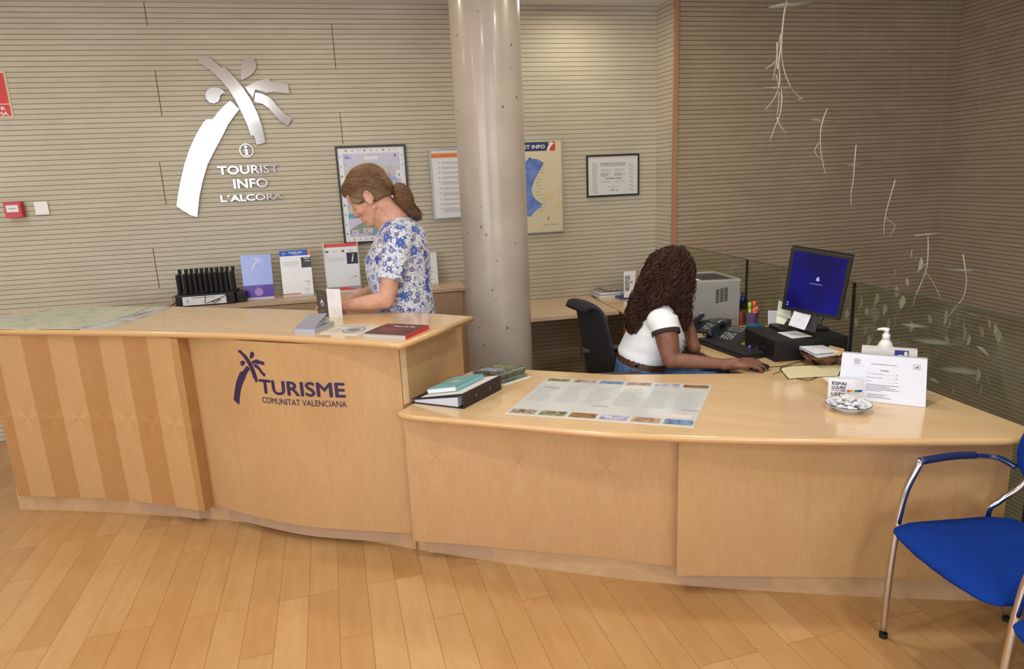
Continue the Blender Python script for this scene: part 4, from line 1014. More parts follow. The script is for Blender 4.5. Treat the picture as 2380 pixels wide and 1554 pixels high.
# pile of booklets
sq = [on_z(*p, LO) for p in ((1102, 886), (1164, 894), (1212, 879))]; s1 = sq[1] - sq[0]; s2 = (sq[2] - sq[1]).normalized() * .165
b = MB(); A = sq[0] + s1 * .2; b.prism([A - s1 * .35, A + s1 * .95, A + s1 * .95 + s2 * 1.05, A - s1 * .35 + s2 * 1.05], (0, 0, .0015)); setp(b.build('paper_sheet', M_white), 'white sheet sticking out under the pile of green booklets', 'paper')
M_bk = [photo_mat('booklet_cover_%d' % i, c, 40) for i, c in enumerate(([(60, 72, 50), (112, 118, 96), (150, 150, 140)], [(84, 92, 74), (140, 146, 120), (170, 170, 160)], [(48, 54, 44), (96, 92, 70), (120, 130, 150)]))]
NB = 15
for i in range(NB):
    z = LO + .002 + i * .0036; tw = (random.random() - .5) * .10; ofs = s1 * ((random.random() - .5) * .12) + s2 * ((random.random() - .5) * .07)
    R = Matrix.Rotation(tw, 3, 'Z'); cc = sq[0] + s1 * .5 + s2 * .5 + ofs; hh1, hh2 = s1 * .5, s2 * .5
    if i == 0:
        g = thing('booklet', 'thin green tourist booklet in the pile beside the ring binder', 'booklet', Vector((cc.x, cc.y, z)), 'booklets piled beside the binder'); proto_b = g
        b = MB(); b.prism([Vector((cc.x, cc.y, z)) + R @ (-hh1 - hh2), Vector((cc.x, cc.y, z)) + R @ (hh1 - hh2), Vector((cc.x, cc.y, z)) + R @ (hh1 + hh2), Vector((cc.x, cc.y, z)) + R @ (-hh1 + hh2)], (0, 0, .0033)); b.build('pages', M_bk[0], g)
    else:
        g = proto_b.copy(); COL.objects.link(g); g.location = Vector((cc.x, cc.y, z)); g.rotation_euler.z = tw
        for ch in proto_b.children:
            c_ = ch.copy(); c_.data = ch.data.copy(); c_.data.materials[0] = M_bk[i % 3]; COL.objects.link(c_); c_.parent = g
    if i == NB - 1:
        g['label'] = 'topmost green booklet of the pile, with a photo of a landscape on its cover'; g['group'] = 'booklets piled beside the binder'
        zz = z + .0036; T4 = [Vector((cc.x, cc.y, zz)) + R @ v for v in (-hh1 + hh2, hh1 + hh2, hh1 - hh2, -hh1 - hh2)]
        Q = Quad(T4, .0003); Q.rect(.1, .1, .92, .95, C('booklet_green', 96, 112, 78), .0002); Q.rect(.15, .38, .85, .80, photo_mat('booklet_photo', [(50, 54, 40), (110, 100, 80), (170, 160, 140)], 45), .0005); Q.rect(.15, .30, .85, .40, C('booklet_lilac', 130, 150, 204), .0006); Q.text('RUTES', .15, .14, .75, .24, M_white, .03, .0006); o = Q.build('cover_print', None)
        me = o.data; off = o.location - g.location; o.location = (0, 0, 0); me.transform(Matrix.Translation(off)); me.transform(Matrix.Rotation(-tw, 4, 'Z')); o.parent = g
# large information sheet
px = [(1275, 876.5), (1656, 894.5), (1612, 992), (1173, 960)]
o = slab('information_sheet', 'large plastic information sheet with rows of small photos, flat on the low counter', 'information sheet', px, LO, .002, mat('laminated_sheet', (204, 208, 206), .22, coat=.5))
Q = Quad([on_z(*p, LO + .002) for p in px], .0004)
PH = [photo_mat('small_photo_%d' % i, c, 28) for i, c in enumerate(([(70, 62, 50), (150, 130, 110), (196, 190, 196)], [(60, 74, 44), (128, 122, 84), (160, 160, 150)], [(66, 50, 34), (150, 104, 50), (120, 110, 90)], [(90, 96, 130), (170, 166, 190), (210, 204, 210)], [(104, 76, 62), (170, 130, 104), (200, 190, 180)], [(60, 90, 130), (120, 150, 190), (70, 70, 60)]))]
for i in range(6):
    a = .012 + i * .166; Q.rect(a, .895, a + .142, .975, PH[(i * 5 + 1) % 6]); Q.rect(a + .005, .025, a + .148, .125, PH[i])
    Q.lines(a + .01, a + .13, .78, .030, 15, .016, mat('faint_print', (188, 192, 194), .4), .35)
Q.rect(.50, .68, .62, .86, C('faint_cream', 208, 206, 196), .0002); Q.rect(.82, .16, .97, .24, C('faint_rose', 212, 200, 196), .0002)
for a, v in ((.05, .70), (.42, .30), (.90, .33)): Q.rect(a, v, a + .09, v + .009, M_print)
Q.build('printed_sheet', o)
# plate of wrapped sweets with a card behind it
pc_ = on_z(1971, 951, LO); pc_.z = LO
t = thing('sweet_plate', 'white china plate with a thin blue rim on the right part of the low counter', 'plate', pc_)
M_ch = mat('white_china', (222, 224, 226), .15, coat=.5)
b = MB(); b.lathe(pc_, [(.046, 0), (.050, .0005), (.052, .008), (.066, .013), (.083, .026), (.0835, .028), (.081, .028), (.064, .016), (.048, .012), (0, .0115)], 48); b.build('dish', M_ch, t, smooth=True)
b = MB(); b.lathe(pc_, [(.0815, .0285), (.0838, .0285), (.0838, .0265), (.0815, .0285)], 48); b.build('blue_rim', mat('blue_glaze', (46, 62, 112), .2), t, smooth=True)
M_wr = photo_mat('sweet_wrapper', [(140, 142, 148), (206, 207, 210), (220, 221, 224), (226, 226, 228)], 70)
sw = None
for i in range(26):
    lv_ = 0 if i < 12 else (1 if i < 20 else 2); rr_ = (.052, .036, .016)[lv_]; a_ = i * 2.4 + random.random() * .5
    p = pc_ + Vector((rr_ * cos(a_), rr_ * sin(a_), .024 + .0125 * lv_)); ang = random.random() * 3.14
    if sw is None:
        sw = thing('wrapped_sweet', 'white wrapped sweet in the heap on the china plate', 'sweet', p, 'wrapped sweets on the plate')
        b = MB(); b.loft([(p + Vector((x * 1.15, 0, 0)), (0, ry * 1.15, 0), (0, 0, rz * 1.2)) for x, ry, rz in ((-.021, .008, .001), (-.016, .006, .002), (-.011, .003, .003), (-.008, .008, .006), (0, .009, .0065), (.008, .008, .006), (.011, .003, .003), (.016, .006, .002), (.021, .008, .001))], 10); b.build('wrapper', M_wr, sw)
        sw.rotation_euler = (0, .15, ang)
    else:
        g = sw.copy(); COL.objects.link(g); g.location = p; g.rotation_euler = ((random.random() - .5) * .5, (random.random() - .5) * .5, ang)
        for ch in sw.children: c_ = ch.copy(); COL.objects.link(c_); c_.parent = g
# curved white card
ca, cb = on_z(1928, 940, LO + .0), on_z(2011, 945, LO + .0); cv = Vector((.02, .062, 0)); ca += cv; cb += cv
ca.z = cb.z = LO; hcard = up(ca, 1930, 877) - LO
t = thing('curved_card', 'curved glossy white card reading ESPAI LLIURE, standing behind the plate of sweets', 'card', (ca + cb) / 2)
K = 16; d_ = cb - ca; nb_ = Vector((-d_.y, d_.x, 0)).normalized()
arcp = [ca + d_ * (i / K) + nb_ * (.022 * (1 - (2 * (i / K) - 1) ** 2)) * -.6 for i in range(K + 1)]
b = MB()
vs = []; 
for p in arcp: vs += [p, p + Vector((0, 0, hcard)), p + Vector((0, 0, hcard)) + nb_ * .0012, p + nb_ * .0012]
fs = []
for i in range(K):
    a = 4 * i
    for k in range(4): fs.append((a + k, a + 4 + k, a + 4 + (k + 1) % 4, a + (k + 1) % 4))
fs += [(0, 1, 2, 3), (4 * K + 3, 4 * K + 2, 4 * K + 1, 4 * K)]
b.add(vs, fs); b.build('card_sheet', mat('glossy_white_card', (228, 230, 236), .12, coat=.8), t)
def oncard(u, v, off=.0012):
    f = min(max(u, 0), .999) * K; i = int(f); q = arcp[i].lerp(arcp[i + 1], f - i); return q - nb_ * off + Vector((0, 0, v * hcard))
def cardprint(items, name):
    me = bpy.data.meshes.new(name); vs = []; fs = []; mi = []; ms = []
    for v, f, m_ in items:
        if m_ not in ms: ms.append(m_)
        k = len(vs); vs += v; fs += [tuple(i + k for i in g) for g in f]; mi += [ms.index(m_)] * len(f)
    me.from_pydata(vs, [], fs); me.update()
    for p, i in zip(me.polygons, mi): p.material_index = i
    return link(name, me, ms, t)
its = []
for s, v0, v1, u1_ in (('ESPAI', .72, .86, .50), ('LLIURE', .54, .68, .49), ('LGTBI', .24, .38, .49), ('F', .08, .19, .18)):
    vs, fs = text_mesh(s, .022); its.append(([oncard(.10 + (u1_ - .10) * p[0], v0 + (v1 - v0) * p[1], .0012 + lay(i)) for i, p in enumerate(vs)], fs, M_violet if False else M_ink))
vs, fs = text_mesh('DE', .02); its.append(([oncard(.10 + .07 * p[0], .455 + .05 * p[1], .0012 + lay(i)) for i, p in enumerate(vs)], fs, M_ink))
RB = [C('stripe_red', 222, 70, 60), C('stripe_orange', 234, 130, 60), C('stripe_yellow', 236, 204, 80), C('stripe_green', 60, 140, 90), C('stripe_blue', 50, 90, 170), C('stripe_indigo', 62, 66, 170)]
for k in range(6):
    for (ua_, ub_, v0, v1) in ((.21 + k * .045, .21 + (k + 1) * .045, .45, .50), (.53 + k * .073, .53 + (k + 1) * .073, .43, .53)):
        its.append(([oncard(ua_, v0), oncard(ub_, v0), oncard(ub_, v1), oncard(ua_, v1)], [(0, 1, 2, 3)], RB[k]))
cardprint(its, 'card_print')
# white tent sign with the price list
BL, BRr = on_z(1946, 925, LO), on_z(2151, 947, LO); d_ = (BRr - BL); d_.z = 0; dn = Vector((-d_.y, d_.x, 0)).normalized()
BL.z = BRr.z = LO + .001; ob = dn * .055
def ray_plane(x, y, p0, n): d = ray(x, y); t_ = (Vector(p0) - Vector((0, 0, EYE))).dot(n) / d.dot(n); return Vector((0, 0, EYE)) + d * t_
TL = ray_plane(1958, 821, BL + ob, dn); TR = ray_plane(2156, 832, BL + ob, dn); TL.z = TR.z = (TL.z + TR.z) / 2
t = thing('desk_sign', 'white landscape price list in a tent stand on the right end of the low counter', 'sign', (BL + BRr) / 2)
M_sg = mat('sign_white_paper', (214, 218, 230), .35, coat=.3); nf = (TR - TL).cross(BL - TL).normalized()
if nf.dot(dn) > 0: nf = -nf
b = MB(); b.prism([BL, BRr, TR, TL], -nf * .003); b.build('front_sheet', M_sg, t)
bk_ = [BL + dn * .12, BRr + dn * .12]; b = MB(); b.prism([bk_[0], bk_[1], TR - nf * .004, TL - nf * .004], dn * .003); b.build('back_sheet', M_sg, t)
b = MB(); b.prism([TL - nf * .004, TR - nf * .004, TR + Vector((0, 0, .004)), TL + Vector((0, 0, .004))], dn * .006); b.build('clear_top_edge', M_tin, t)
Q = Quad([TL, TR, BRr, BL], .0006)
Q.text("MUSEU DE CERÀMICA DE L'ALCORA", .36, .80, .66, .82, M_ink, .01); Q.text('TARIFES', .47, .665, .57, .69, M_ink, .02)
for v, tt in ((.60, 'Entrada general'), (.52, 'Entrada reduïda'), (.44, 'Grups')): Q.text(tt, .32, v - .01, .32 + .012 * len(tt), v + .012, M_ink); Q.rect(.48, v - .008, .65, v - .004, M_printl); Q.rect(.655, v - .006, .675, v + .008, M_print)
Q.lines(.32, .70, .375, .033, 5, .011, M_print, .6); Q.lines(.34, .62, .17, .033, 3, .011, M_print, .5)
Q.rect(.845, .765, .925, .865, M_print); Q.rect(.850, .773, .920, .857, M_sg, .0009); Q.text('aB', .865, .785, .91, .84, M_print, .05, .0012)
Q.lines(.15, .24, .89, .03, 4, .012, M_print); Q.rect(.11, .745, .27, .752, M_printl); Q.build('price_print', t)
# white leaflet box with the blue square
o0 = BL + dn * .165; pl = lambda x, y: ray_plane(x, y, o0, dn); a, c = pl(2003, 809), pl(2133, 815); ztp = (a.z + c.z) / 2
t = thing('leaflet_box', 'white leaflet box with a blue square behind the tent sign', 'leaflet box', Vector((a.x, a.y, LO)))
A = Vector((a.x, a.y, LO)); Cc = Vector((c.x, c.y, LO)); b = MB(); b.prism([A, Cc, Cc + dn * .05, A + dn * .05], (0, 0, ztp - LO)); b.build('box', M_whitep, t)
P = Plane(A, Cc - A, (0, 0, 1), -dn); ww_ = (Cc - A).length; hh_ = ztp - LO; P.rect(ww_ * .60, hh_ - .05, ww_ * .85, hh_, C('royal_blue_square', 52, 56, 140)); P.ring(ww_ * .71, hh_ - .034, .016, .005, M_white, .0012); P.circ(ww_ * .80, hh_ - .014, .007, M_white, .0012, 12, .011); P.build('blue_print', t)
# soap pump bottle
o1 = BL + dn * .26; s0 = ray_plane(2057, 812, o1, dn); s0 = Vector((s0.x, s0.y, LO)); zz = lambda y: ray_plane(2057, y, o1, dn).z - LO
kx_ = (ray_plane(2077, 812, o1, dn) - ray_plane(2037, 812, o1, dn)).length / 2
t = thing('soap_pump_bottle', 'white pump bottle behind the tent sign and leaflet box', 'bottle', s0)
zs = zz(800); b = MB(); b.lathe(s0, [(kx_ * .8, 0), (kx_ * .95, .006), (kx_, .03), (kx_, zs - .025), (kx_ * .93, zs - .005), (kx_ * .72, zs + .010), (kx_ * .45, zz(788)), (kx_ * .42, zz(788) + .001)], 32); b.build('bottle', M_whitep, t, smooth=True)
b = MB(); b.lathe(s0, [(kx_ * .47, zz(789)), (kx_ * .47, zz(776)), (kx_ * .3, zz(775)), (kx_ * .25, zz(769))], 24); b.build('collar', M_whitep, t, smooth=True)
b = MB(); zt_ = zz(765); lf = -Vector((d_.x, d_.y, 0)).normalized(); b.tube([s0 + Vector((0, 0, zt_)) - lf * .008, s0 + Vector((0, 0, zt_ + .001)) + lf * .01, s0 + Vector((0, 0, zt_)) + lf * .026, s0 + Vector((0, 0, zt_ - .004)) + lf * .036], [.008, .0075, .005, .003], 10); b.lathe(s0, [(kx_ * .28, zz(772)), (kx_ * .34, zt_ + .005), (0, zt_ + .007)], 16); b.build('pump_head', M_whitep, t, smooth=True)
# open notebook
t = thing('open_notebook', 'open cream notebook with a black cover and elastic band on the desk', 'notebook', on_z(1880, 865, LO))
px = [(1833, 849.5), (1960, 846), (1950, 873), (1831, 880), (1812, 857), (1815, 853)]; slab('', '', '', px, LO, .003, M_black, t, 'cover')
px = [(1836, 851), (1958, 847.5), (1948, 871), (1833, 877.5), (1815, 857), (1819, 854)]; slab('', '', '', px, LO + .003, .005, M_cream, t, 'pages', bevel=.001)
px = [(1840, 850.5), (1950, 847), (1945, 862), (1845, 866)]; slab('', '', '', px, LO + .008, .003, M_cream, t, 'turned_pages')
b = MB(); b.tube(catmull([on_z(1796, 869, LO + .004), on_z(1812, 863, LO + .008), on_z(1818, 860, LO + .006)], 5), .0016, 6); b.tube(catmull([on_z(1851, 878, LO + .004), on_z(1868, 882, LO + .003), on_z(1885, 882, LO + .003), on_z(1900, 875, LO + .004)], 5), .0018, 6); b.build('elastic_band', M_black, t, smooth=True)
slab('loose_note', 'white slip of paper sticking out under the notebook beside the curved card', 'paper', [(1910, 876), (1960, 868), (1965, 890), (1926, 888)], LO, .0008, M_white)
# clay bowl of papers
bc = on_z(1908, 845, LO); bc.z = LO
t = thing('clay_bowl', 'glazed brown clay bowl holding papers, beside the black computer', 'bowl', bc)
m = mat('brown_glaze', (84, 48, 30), .15, coat=.8); tn = NT(m); g = tn.n('NewGeometry'); tn.l(tn.ramp(tn.noise(g.outputs['Position'], 18, 3, .6), [(.42, srgb(46, 30, 24)), (.55, srgb(128, 66, 38)), (.66, srgb(60, 36, 26))]), tn.b.inputs['Base Color'])
b = MB(); b.lathe(bc, [(.045, 0), (.05, .002), (.07, .02), (.092, .045), (.100, .062), (.097, .064), (.088, .048), (.06, .016), (0, .010)], 40); b.build('bowl', m, t, smooth=True)
for k, (pxs, z, nm, mm, lab) in enumerate((([(1857, 808), (1900, 803.5), (1958, 822), (1902, 830)], .062, 'paper_sheets', mat('bluish_white_paper', (198, 204, 216), .6), 'lower pile of white slips sticking out of the clay bowl'),
    ([(1858, 804), (1912, 801.5), (1952, 816), (1894, 821)], .070, 'paper_sheets', M_white, 'topmost white sheets lying on the clay bowl'),
    ([(1929, 802), (1964, 811), (1952, 825), (1922, 812)], .066, 'sticky_note_pad', C('sticky_yellow', 226, 190, 120), 'orange yellow note pad in the clay bowl'))):
    slab(nm, lab, 'papers' if k < 2 else 'note pad', pxs, LO + z, .004, mm)
# ================================================================ THINGS ON THE DESK
def quad3d(px, Y):
    r = [ray(*q) for q in px]; A = np.array([list(r[0]), list(-r[1]), list(r[2])]).T; l = np.linalg.solve(A, np.array(list(r[3])))
    P = [r[0] * l[0], r[1] * l[1], r[2] * l[2], r[3]]; k = Y / P[3].y; return [q * k + Vector((0, 0, EYE)) for q in P]
# computer
M_pc = mat('computer_black_metal', (16, 15, 16), .6)
f0, f1, r1 = on_z(1732, 761, LO + .108), on_z(1803, 792, LO + .108), on_z(1972, 780, LO + .108)
f0, f1, r1 = [Vector((p.x, p.y, LO + .002)) for p in (f0, f1, r1)]; dpt = (r1 - f1); fr = (f0 - f1)
t = thing('desktop_computer', 'flat black desktop computer case under the monitor', 'computer', f1)
b = MB(); b.prism([f1, f0, f0 + dpt, r1], (0, 0, .104)); b.build('case', M_pc, t, bevel=.003)
fn = Vector((-fr.y, fr.x, 0)).normalized(); fn = fn if fn.dot(dpt) < 0 else -fn
P = Plane(f1, fr, (0, 0, 1), fn); w = fr.length
for i in range(12): P.rect(w * .06 + i * .011, .02, w * .06 + i * .011 + .006, .085, M_black, .001)
P.rect(w * .55, .015, w * .62, .04, mat('metal_trim_dull', (120, 124, 128), .4, .6), .001); P.rect(w * .66, .02, w * .80, .03, M_print, .001); P.circ(w * .35, .05, .004, M_print, .001); P.build('front_grille', t)
b = MB(); q = f1 + fr * .62 + fn * .012 + Vector((0, 0, .035)); b.box(q, .014, .028, .010, fr, fn); us_ = b.build('usb_stick', M_black, t)
b = MB(); q = f1 + fr * .66 + fn * .028 + Vector((0, 0, .030)); b.ell(q, (.0035, .0035, .0035), seg=10, rings=6); b.build('blue_indicator', mat('blue_led', (40, 60, 255), .4, emit=(60, 80, 255), es=8), us_)
# monitor
MQ = quad3d([(1837, 574), (1981, 596), (1952, 745), (1816, 718)], 3.28)
TLm, TRm, BRm, BLm = MQ; ex = (TRm - TLm).normalized(); ey = (TLm - BLm); ey = (ey - ex * ey.dot(ex)).normalized(); en = ex.cross(ey)
if en.dot(TLm - Vector((0, 0, EYE))) > 0: en = -en
Wm = ((TRm - TLm).length + (BRm - BLm).length) / 2; Hm = ((TLm - BLm).length + (TRm - BRm).length) / 2
t = thing('monitor', 'black flat monitor with a dark blue screen, standing on the computer', 'monitor', (BLm + BRm) / 2)
b = MB(); b.prism([BLm, BLm + ex * Wm, BLm + ex * Wm + ey * Hm, BLm + ey * Hm], -en * .035); b.build('housing', M_black, t, bevel=.003)
m = mat('screen_blue', (4, 5, 20), .3, spec=.2, emit=(22, 26, 150), es=.5); tn = NT(m); uvn = tn.n('TexCoord'); 
tn.l(tn.ramp(tn.noise(uvn.outputs['Object'], 5, 2, .5), [(.35, srgb(6, 8, 112)), (.65, srgb(10, 24, 160))]), tn.b.inputs['Emission Color'])
P = Plane(BLm, ex, ey, en); P.rect(.016, .020, Wm - .018, Hm - .016, m, .0008); P.build('screen', t)
P = Plane(BLm, ex, ey, en); mw = mat('screen_white', (150, 156, 214), .4, emit=(150, 160, 230), es=.5)
P.circ(Wm * .52, Hm * .60, .0055, mw, .0012, 12); P.circ(Wm * .52, Hm * .57, .009, mw, .0012, 6, .007); P.rect(Wm * .40, Hm * .497, Wm * .60, Hm * .503, mw, .0012); P.circ(Wm * .09, Hm * .14, .004, mw, .0012, 8); P.circ(Wm * .09, Hm * .10, .004, mw, .0012, 8); P.build('screen_icons', t)
zb = LO + .107; ftc = f1 + dpt * .62 + fr * .42; ftc.z = zb; mc = BLm + ex * Wm / 2 + ey * Hm * .1
b = MB(); B_ = lambda p_, q_: Vector((f1.x, f1.y, zb)) + dpt * p_ + fr * q_; b.prism([B_(.32, .60), B_(.96, .42), B_(.97, .99), B_(.34, .99)], (0, 0, .016)); b.build('stand_base', M_black, t, bevel=.004)
col = Vector((mc.x, mc.y, 0)) - Vector((en.x, en.y, 0)).normalized() * .060; 
b = MB(); b.box((col.x, col.y, (zb + .016 + mc.z + .04) / 2), .060, .028, mc.z + .04 - zb - .016, ex, Vector((-ex.y, ex.x, 0))); b.build('stand_column', M_black, t)
b = MB(); b.box((mc + ey * .03 + Vector((col.x, col.y, mc.z + .03))) / 2, .05, .045, .05, ex, Vector((-ex.y, ex.x, 0))); b.build('stand_hinge', M_black, t)
qc = BLm + ex * Wm * .72; b = MB(); b.tube(catmull([qc + ey * .02 - en * .036, qc - en * .045 - ey * .02, qc - en * .05 - ey * .05 - ex * .01, Vector((col.x, col.y, zb + .03)) + ex * .04], 6), .003, 6); b.build('cable', M_black, t, smooth=True)


def bentsheet(name, label, px, Y0, bend, m, ln=0, cat='paper', th=.0008, nrm=(-.25, -1, .45)):
    """sheet standing up; px TL TR BR BL, bend = how far the middle bows towards the viewer"""
    N = Vector(nrm).normalized(); o_ = at_y((px[2][0] + px[3][0]) / 2, (px[2][1] + px[3][1]) / 2, Y0); q = [ray_plane(x, y, o_, N) for x, y in px]; K = 8
    t = thing(name, label, cat, (q[2] + q[3]) / 2); vs = []
    for i in range(K + 1):
        f = i / K; o = N * bend * (4 * f * (1 - f)); L_, R_ = q[3].lerp(q[0], f) + o, q[2].lerp(q[1], f) + o; vs += [L_, R_, R_ - N * th, L_ - N * th]
    fs = [(0, 1, 2, 3), (4 * K + 3, 4 * K + 2, 4 * K + 1, 4 * K)]
    for i in range(K):
        for k in range(4): fs.append((4 * i + k, 4 * i + 4 + k, 4 * i + 4 + (k + 1) % 4, 4 * i + (k + 1) % 4))
    b = MB(); b.add(vs, fs); b.build('sheet', m, t, smooth=False)
    if ln:
        pb = MB()
        for i in range(ln):
            f = .9 - i * .7 / ln; g = f - .012; j = lambda f, u: q[3].lerp(q[0], f).lerp(q[2].lerp(q[1], f), u) + N * (bend * 4 * f * (1 - f) + .0006)
            e = .9 - .3 * random.random(); pb.add([j(g, .1), j(g, e), j(f, e), j(f, .1)], [(0, 1, 2, 3)])
        pb.build('writing', M_printl, t)
    return t


bentsheet('paper_note', 'white sheet with writing, curling up against the foot of the monitor', [(1850, 714), (1889, 723), (1870, 767), (1832, 755)], 3.215, .010, M_white, 9)
bentsheet('paper_note', 'crumpled pale green till receipt standing at the left of the monitor', [(1810, 697), (1836, 711), (1840, 742), (1806, 729)], 3.30, -.004, C('receipt_green', 198, 204, 186), 8)
bentsheet('paper_note', 'small folded pale slip below the crumpled green receipt', [(1806, 729), (1832, 738), (1822, 754), (1803, 750)], 3.30, .004, C('receipt_pale', 214, 218, 196), 3)
bentsheet('paper_note', 'white note with lines at the far left behind the green receipt', [(1785, 721), (1812, 722), (1812, 756), (1785, 758)], 3.50, 0, M_white, 7, nrm=(-.3, -1, .1))
slab('paper_slip', 'blank white sheet lying flat on the black computer', 'paper', [(1806, 772), (1849, 768), (1888, 781), (1841, 786)], LO + .107, .001, M_white)
# keyboard
kq = [on_z(*p, LO + .018) for p in ((1631, 800), (1665, 781), (1782, 820), (1700, 836))]
ka = (kq[0] + kq[3]) / 2; A = kq[1]; ed = (kq[2] - kq[1]); ed.z = 0; ed = ed.normalized() * .43; sd = (kq[0] - kq[1]); sd.z = 0; sd = (sd - ed.normalized() * sd.dot(ed.normalized())); sd = sd.normalized() * .145
A = Vector((A.x, A.y, LO + .002)); t = thing('keyboard', 'black computer keyboard in front of the seated woman', 'keyboard', A)
b = MB(); b.prism([A, A + ed, A + ed + sd, A + sd], (0, 0, .016)); b.build('case', M_black, t, bevel=.002)
b = MB(); un, vn = ed.normalized(), sd.normalized()
for r_ in range(6):
    for c_ in range(21):
        o = A + un * (.010 + c_ * .0198) + vn * (.010 + r_ * .0215) + Vector((0, 0, .018)); b.prism([o, o + un * .0165, o + un * .0165 + vn * .018, o + vn * .018], (0, 0, .005))
ky = b.build('keys', mat('key_grey_black', (44, 42, 46), .5), t); ky['kind'] = 'stuff'
# mouse
mp = on_z(1765, 853, LO + .015); mp.z = LO; t = thing('mouse', 'black computer mouse under her right hand', 'mouse', mp)
b = MB(); md = Vector((.9, .25, 0)).normalized(); Rm = Matrix((md, Vector((-md.y, md.x, 0)), Vector((0, 0, 1)))).transposed(); b.ell(mp + Vector((0, 0, .014)), (.052, .031, .018), Rm, 24, 12)
for i, v in enumerate(b.v): b.v[i] = (v[0], v[1], max(v[2], LO + .001))
b.build('shell', M_black, t, smooth=True)
b = MB(); b.tube(catmull([mp + md * .05 + Vector((0, 0, .008)), on_z(1800, 852, LO + .003), on_z(1822, 849, LO + .003), on_z(1850, 842, LO + .003), on_z(1868, 838, LO + .003)], 6), .0018, 6); b.build('cable', M_black, t, smooth=True)


def phone(px, label):
    """px: the near right foot corner of the phone"""
    c = on_z(*px, LO); Tv = Vector((.64, .77, 0)).normalized(); Lv = Vector((-Tv.y, Tv.x, 0)); bq = c + Tv * .205; d = c + Lv * .185; a = bq + Lv * .185; t = thing('desk_phone', label, 'telephone', (a + c) / 2)
    hz = Vector((0, 0, .058)); lz = Vector((0, 0, .018)); b = MB(); b.add([a, bq, c, d, a + hz, bq + hz, c + lz, d + lz], [(0, 3, 2, 1), (4, 5, 6, 7), (0, 1, 5, 4), (1, 2, 6, 5), (2, 3, 7, 6), (3, 0, 4, 7)]); b.build('base', mat('phone_blue_black', (36, 38, 46), .4), t, bevel=.003)
    Q = Quad([a + hz, bq + hz, c + lz, d + lz], .0012)
    for i in range(5):
        for j in range(4): Q.rect(.40 + j * .10, .12 + i * .09, .47 + j * .10, .17 + i * .09, M_printl if (i + j) % 3 else M_print)
    Q.rect(.42, .66, .86, .92, mat('lcd_grey', (120, 126, 124), .3)); Q.rect(.46, .70, .82, .88, C('lcd_dark', 70, 76, 76), .0016); Q.build('keypad', t)
    b = MB(); h0 = a.lerp(bq, .14) + hz * 1.08; h1 = d.lerp(c, .14) + lz * 1.9; mid = (h0 + h1) / 2 + Vector((0, 0, .020)); pts = catmull([h0, h0.lerp(mid, .5) + Vector((0, 0, .012)), mid, h1.lerp(mid, .5) + Vector((0, 0, .012)), h1], 4)
    L_ = len(pts) - 1; b.tube(pts, [.020 - .006 * sin(pi * i / L_) for i in range(L_ + 1)], 12); hs = b.build('handset', mat('handset_navy_black', (30, 34, 48), .25), t, smooth=True)
    b = MB(); pp = pts[2:7]; b.tube([p + Vector((0, -.002, .0135)) for p in pp], .004, 6); b.build('pale_trim', mat('trim_pale', (206, 210, 206), .4), hs)
    return t


phone((1668, 779), 'black desk telephone with a keypad, farther of the two, in front of the printer')
phone((1713, 803), 'black desk telephone nearer the keyboard, left of the computer')
b = MB(); cp = [on_z(1632 + i * 3.2, 779 - 2 * sin(i * .3), LO + .012) + Vector((.010 * cos(i * 1.6), 0, .010 * sin(i * 1.6))) for i in range(26)]; b.tube(cp, .003, 5); setp(b.build('coiled_cord', M_black, smooth=True), 'black coiled telephone cord lying in front of the farther telephone', 'cord')
# printer
FRp = on_z(1722, 648, 1.0); BRp = on_z(1671, 633, 1.0); dp_ = (BRp - FRp); wd_ = Vector((-1, -.02, 0)) * .42; FRp.z = LO
t = thing('laser_printer', 'big pale grey laser printer on the desk behind the seated woman', 'printer', FRp)
M_prn = mat('printer_grey', (156, 155, 148), .5); Hp = 1.0 - LO
dp_ = dp_.normalized() * .36
b = MB(); b.prism([FRp, FRp + wd_, FRp + wd_ + dp_, FRp + dp_], (0, 0, Hp - .015)); b.build('body', M_prn, t, bevel=.006)
b = MB(); r_ = .012
o = FRp + Vector((0, 0, Hp - .015)); un, vn = wd_.normalized(), dp_.normalized(); Wp, Dp = wd_.length, dp_.length
for (a0, a1, c0, c1) in ((0, Wp, 0, r_), (0, Wp, Dp - r_, Dp), (0, r_, r_, Dp - r_), (Wp - r_, Wp, r_, Dp - r_)): b.prism([o + un * a0 + vn * c0, o + un * a1 + vn * c0, o + un * a1 + vn * c1, o + un * a0 + vn * c1], (0, 0, .016))
b.build('rim', mat('printer_rim', (176, 176, 168), .5), t)
b = MB(); b.prism([o + un * r_ + vn * r_ + Vector((0, 0, .001)), o + un * (Wp - r_) + vn * r_ + Vector((0, 0, .001)), o + un * (Wp - r_) + vn * (Dp - r_) + Vector((0, 0, .001)), o + un * r_ + vn * (Dp - r_) + Vector((0, 0, .001))], (0, 0, .004)); b.build('output_tray', mat('tray_dark', (48, 50, 58), .4), t)
P = Plane(FRp + Vector((0, 0, 0)), -un, (0, 0, 1)); fnv = Vector((un.y, -un.x, 0)); fnv = fnv if fnv.y < 0 else -fnv; P.N = fnv
for c_ in range(3):
    for r_ in range(9): P.rect(-.150 + c_ * .026, Hp * .52 + r_ * .0095 + (.008 if c_ else 0) * c_ * .6, -.150 + c_ * .026 + .021, Hp * .52 + r_ * .0095 + .0055 + (.008 if c_ else 0) * c_ * .6, M_black, .0010)
P.rect(-Wp, .042, 0, .045, mat('seam_grey', (120, 120, 116), .6), .0008); P.build('air_vents', t)
slab('paper_sheet', 'white sheet lying in the output tray of the printer', 'paper', [(1604, 650), (1613, 645), (1630, 651), (1606, 656)], 1.0, .001, M_white)
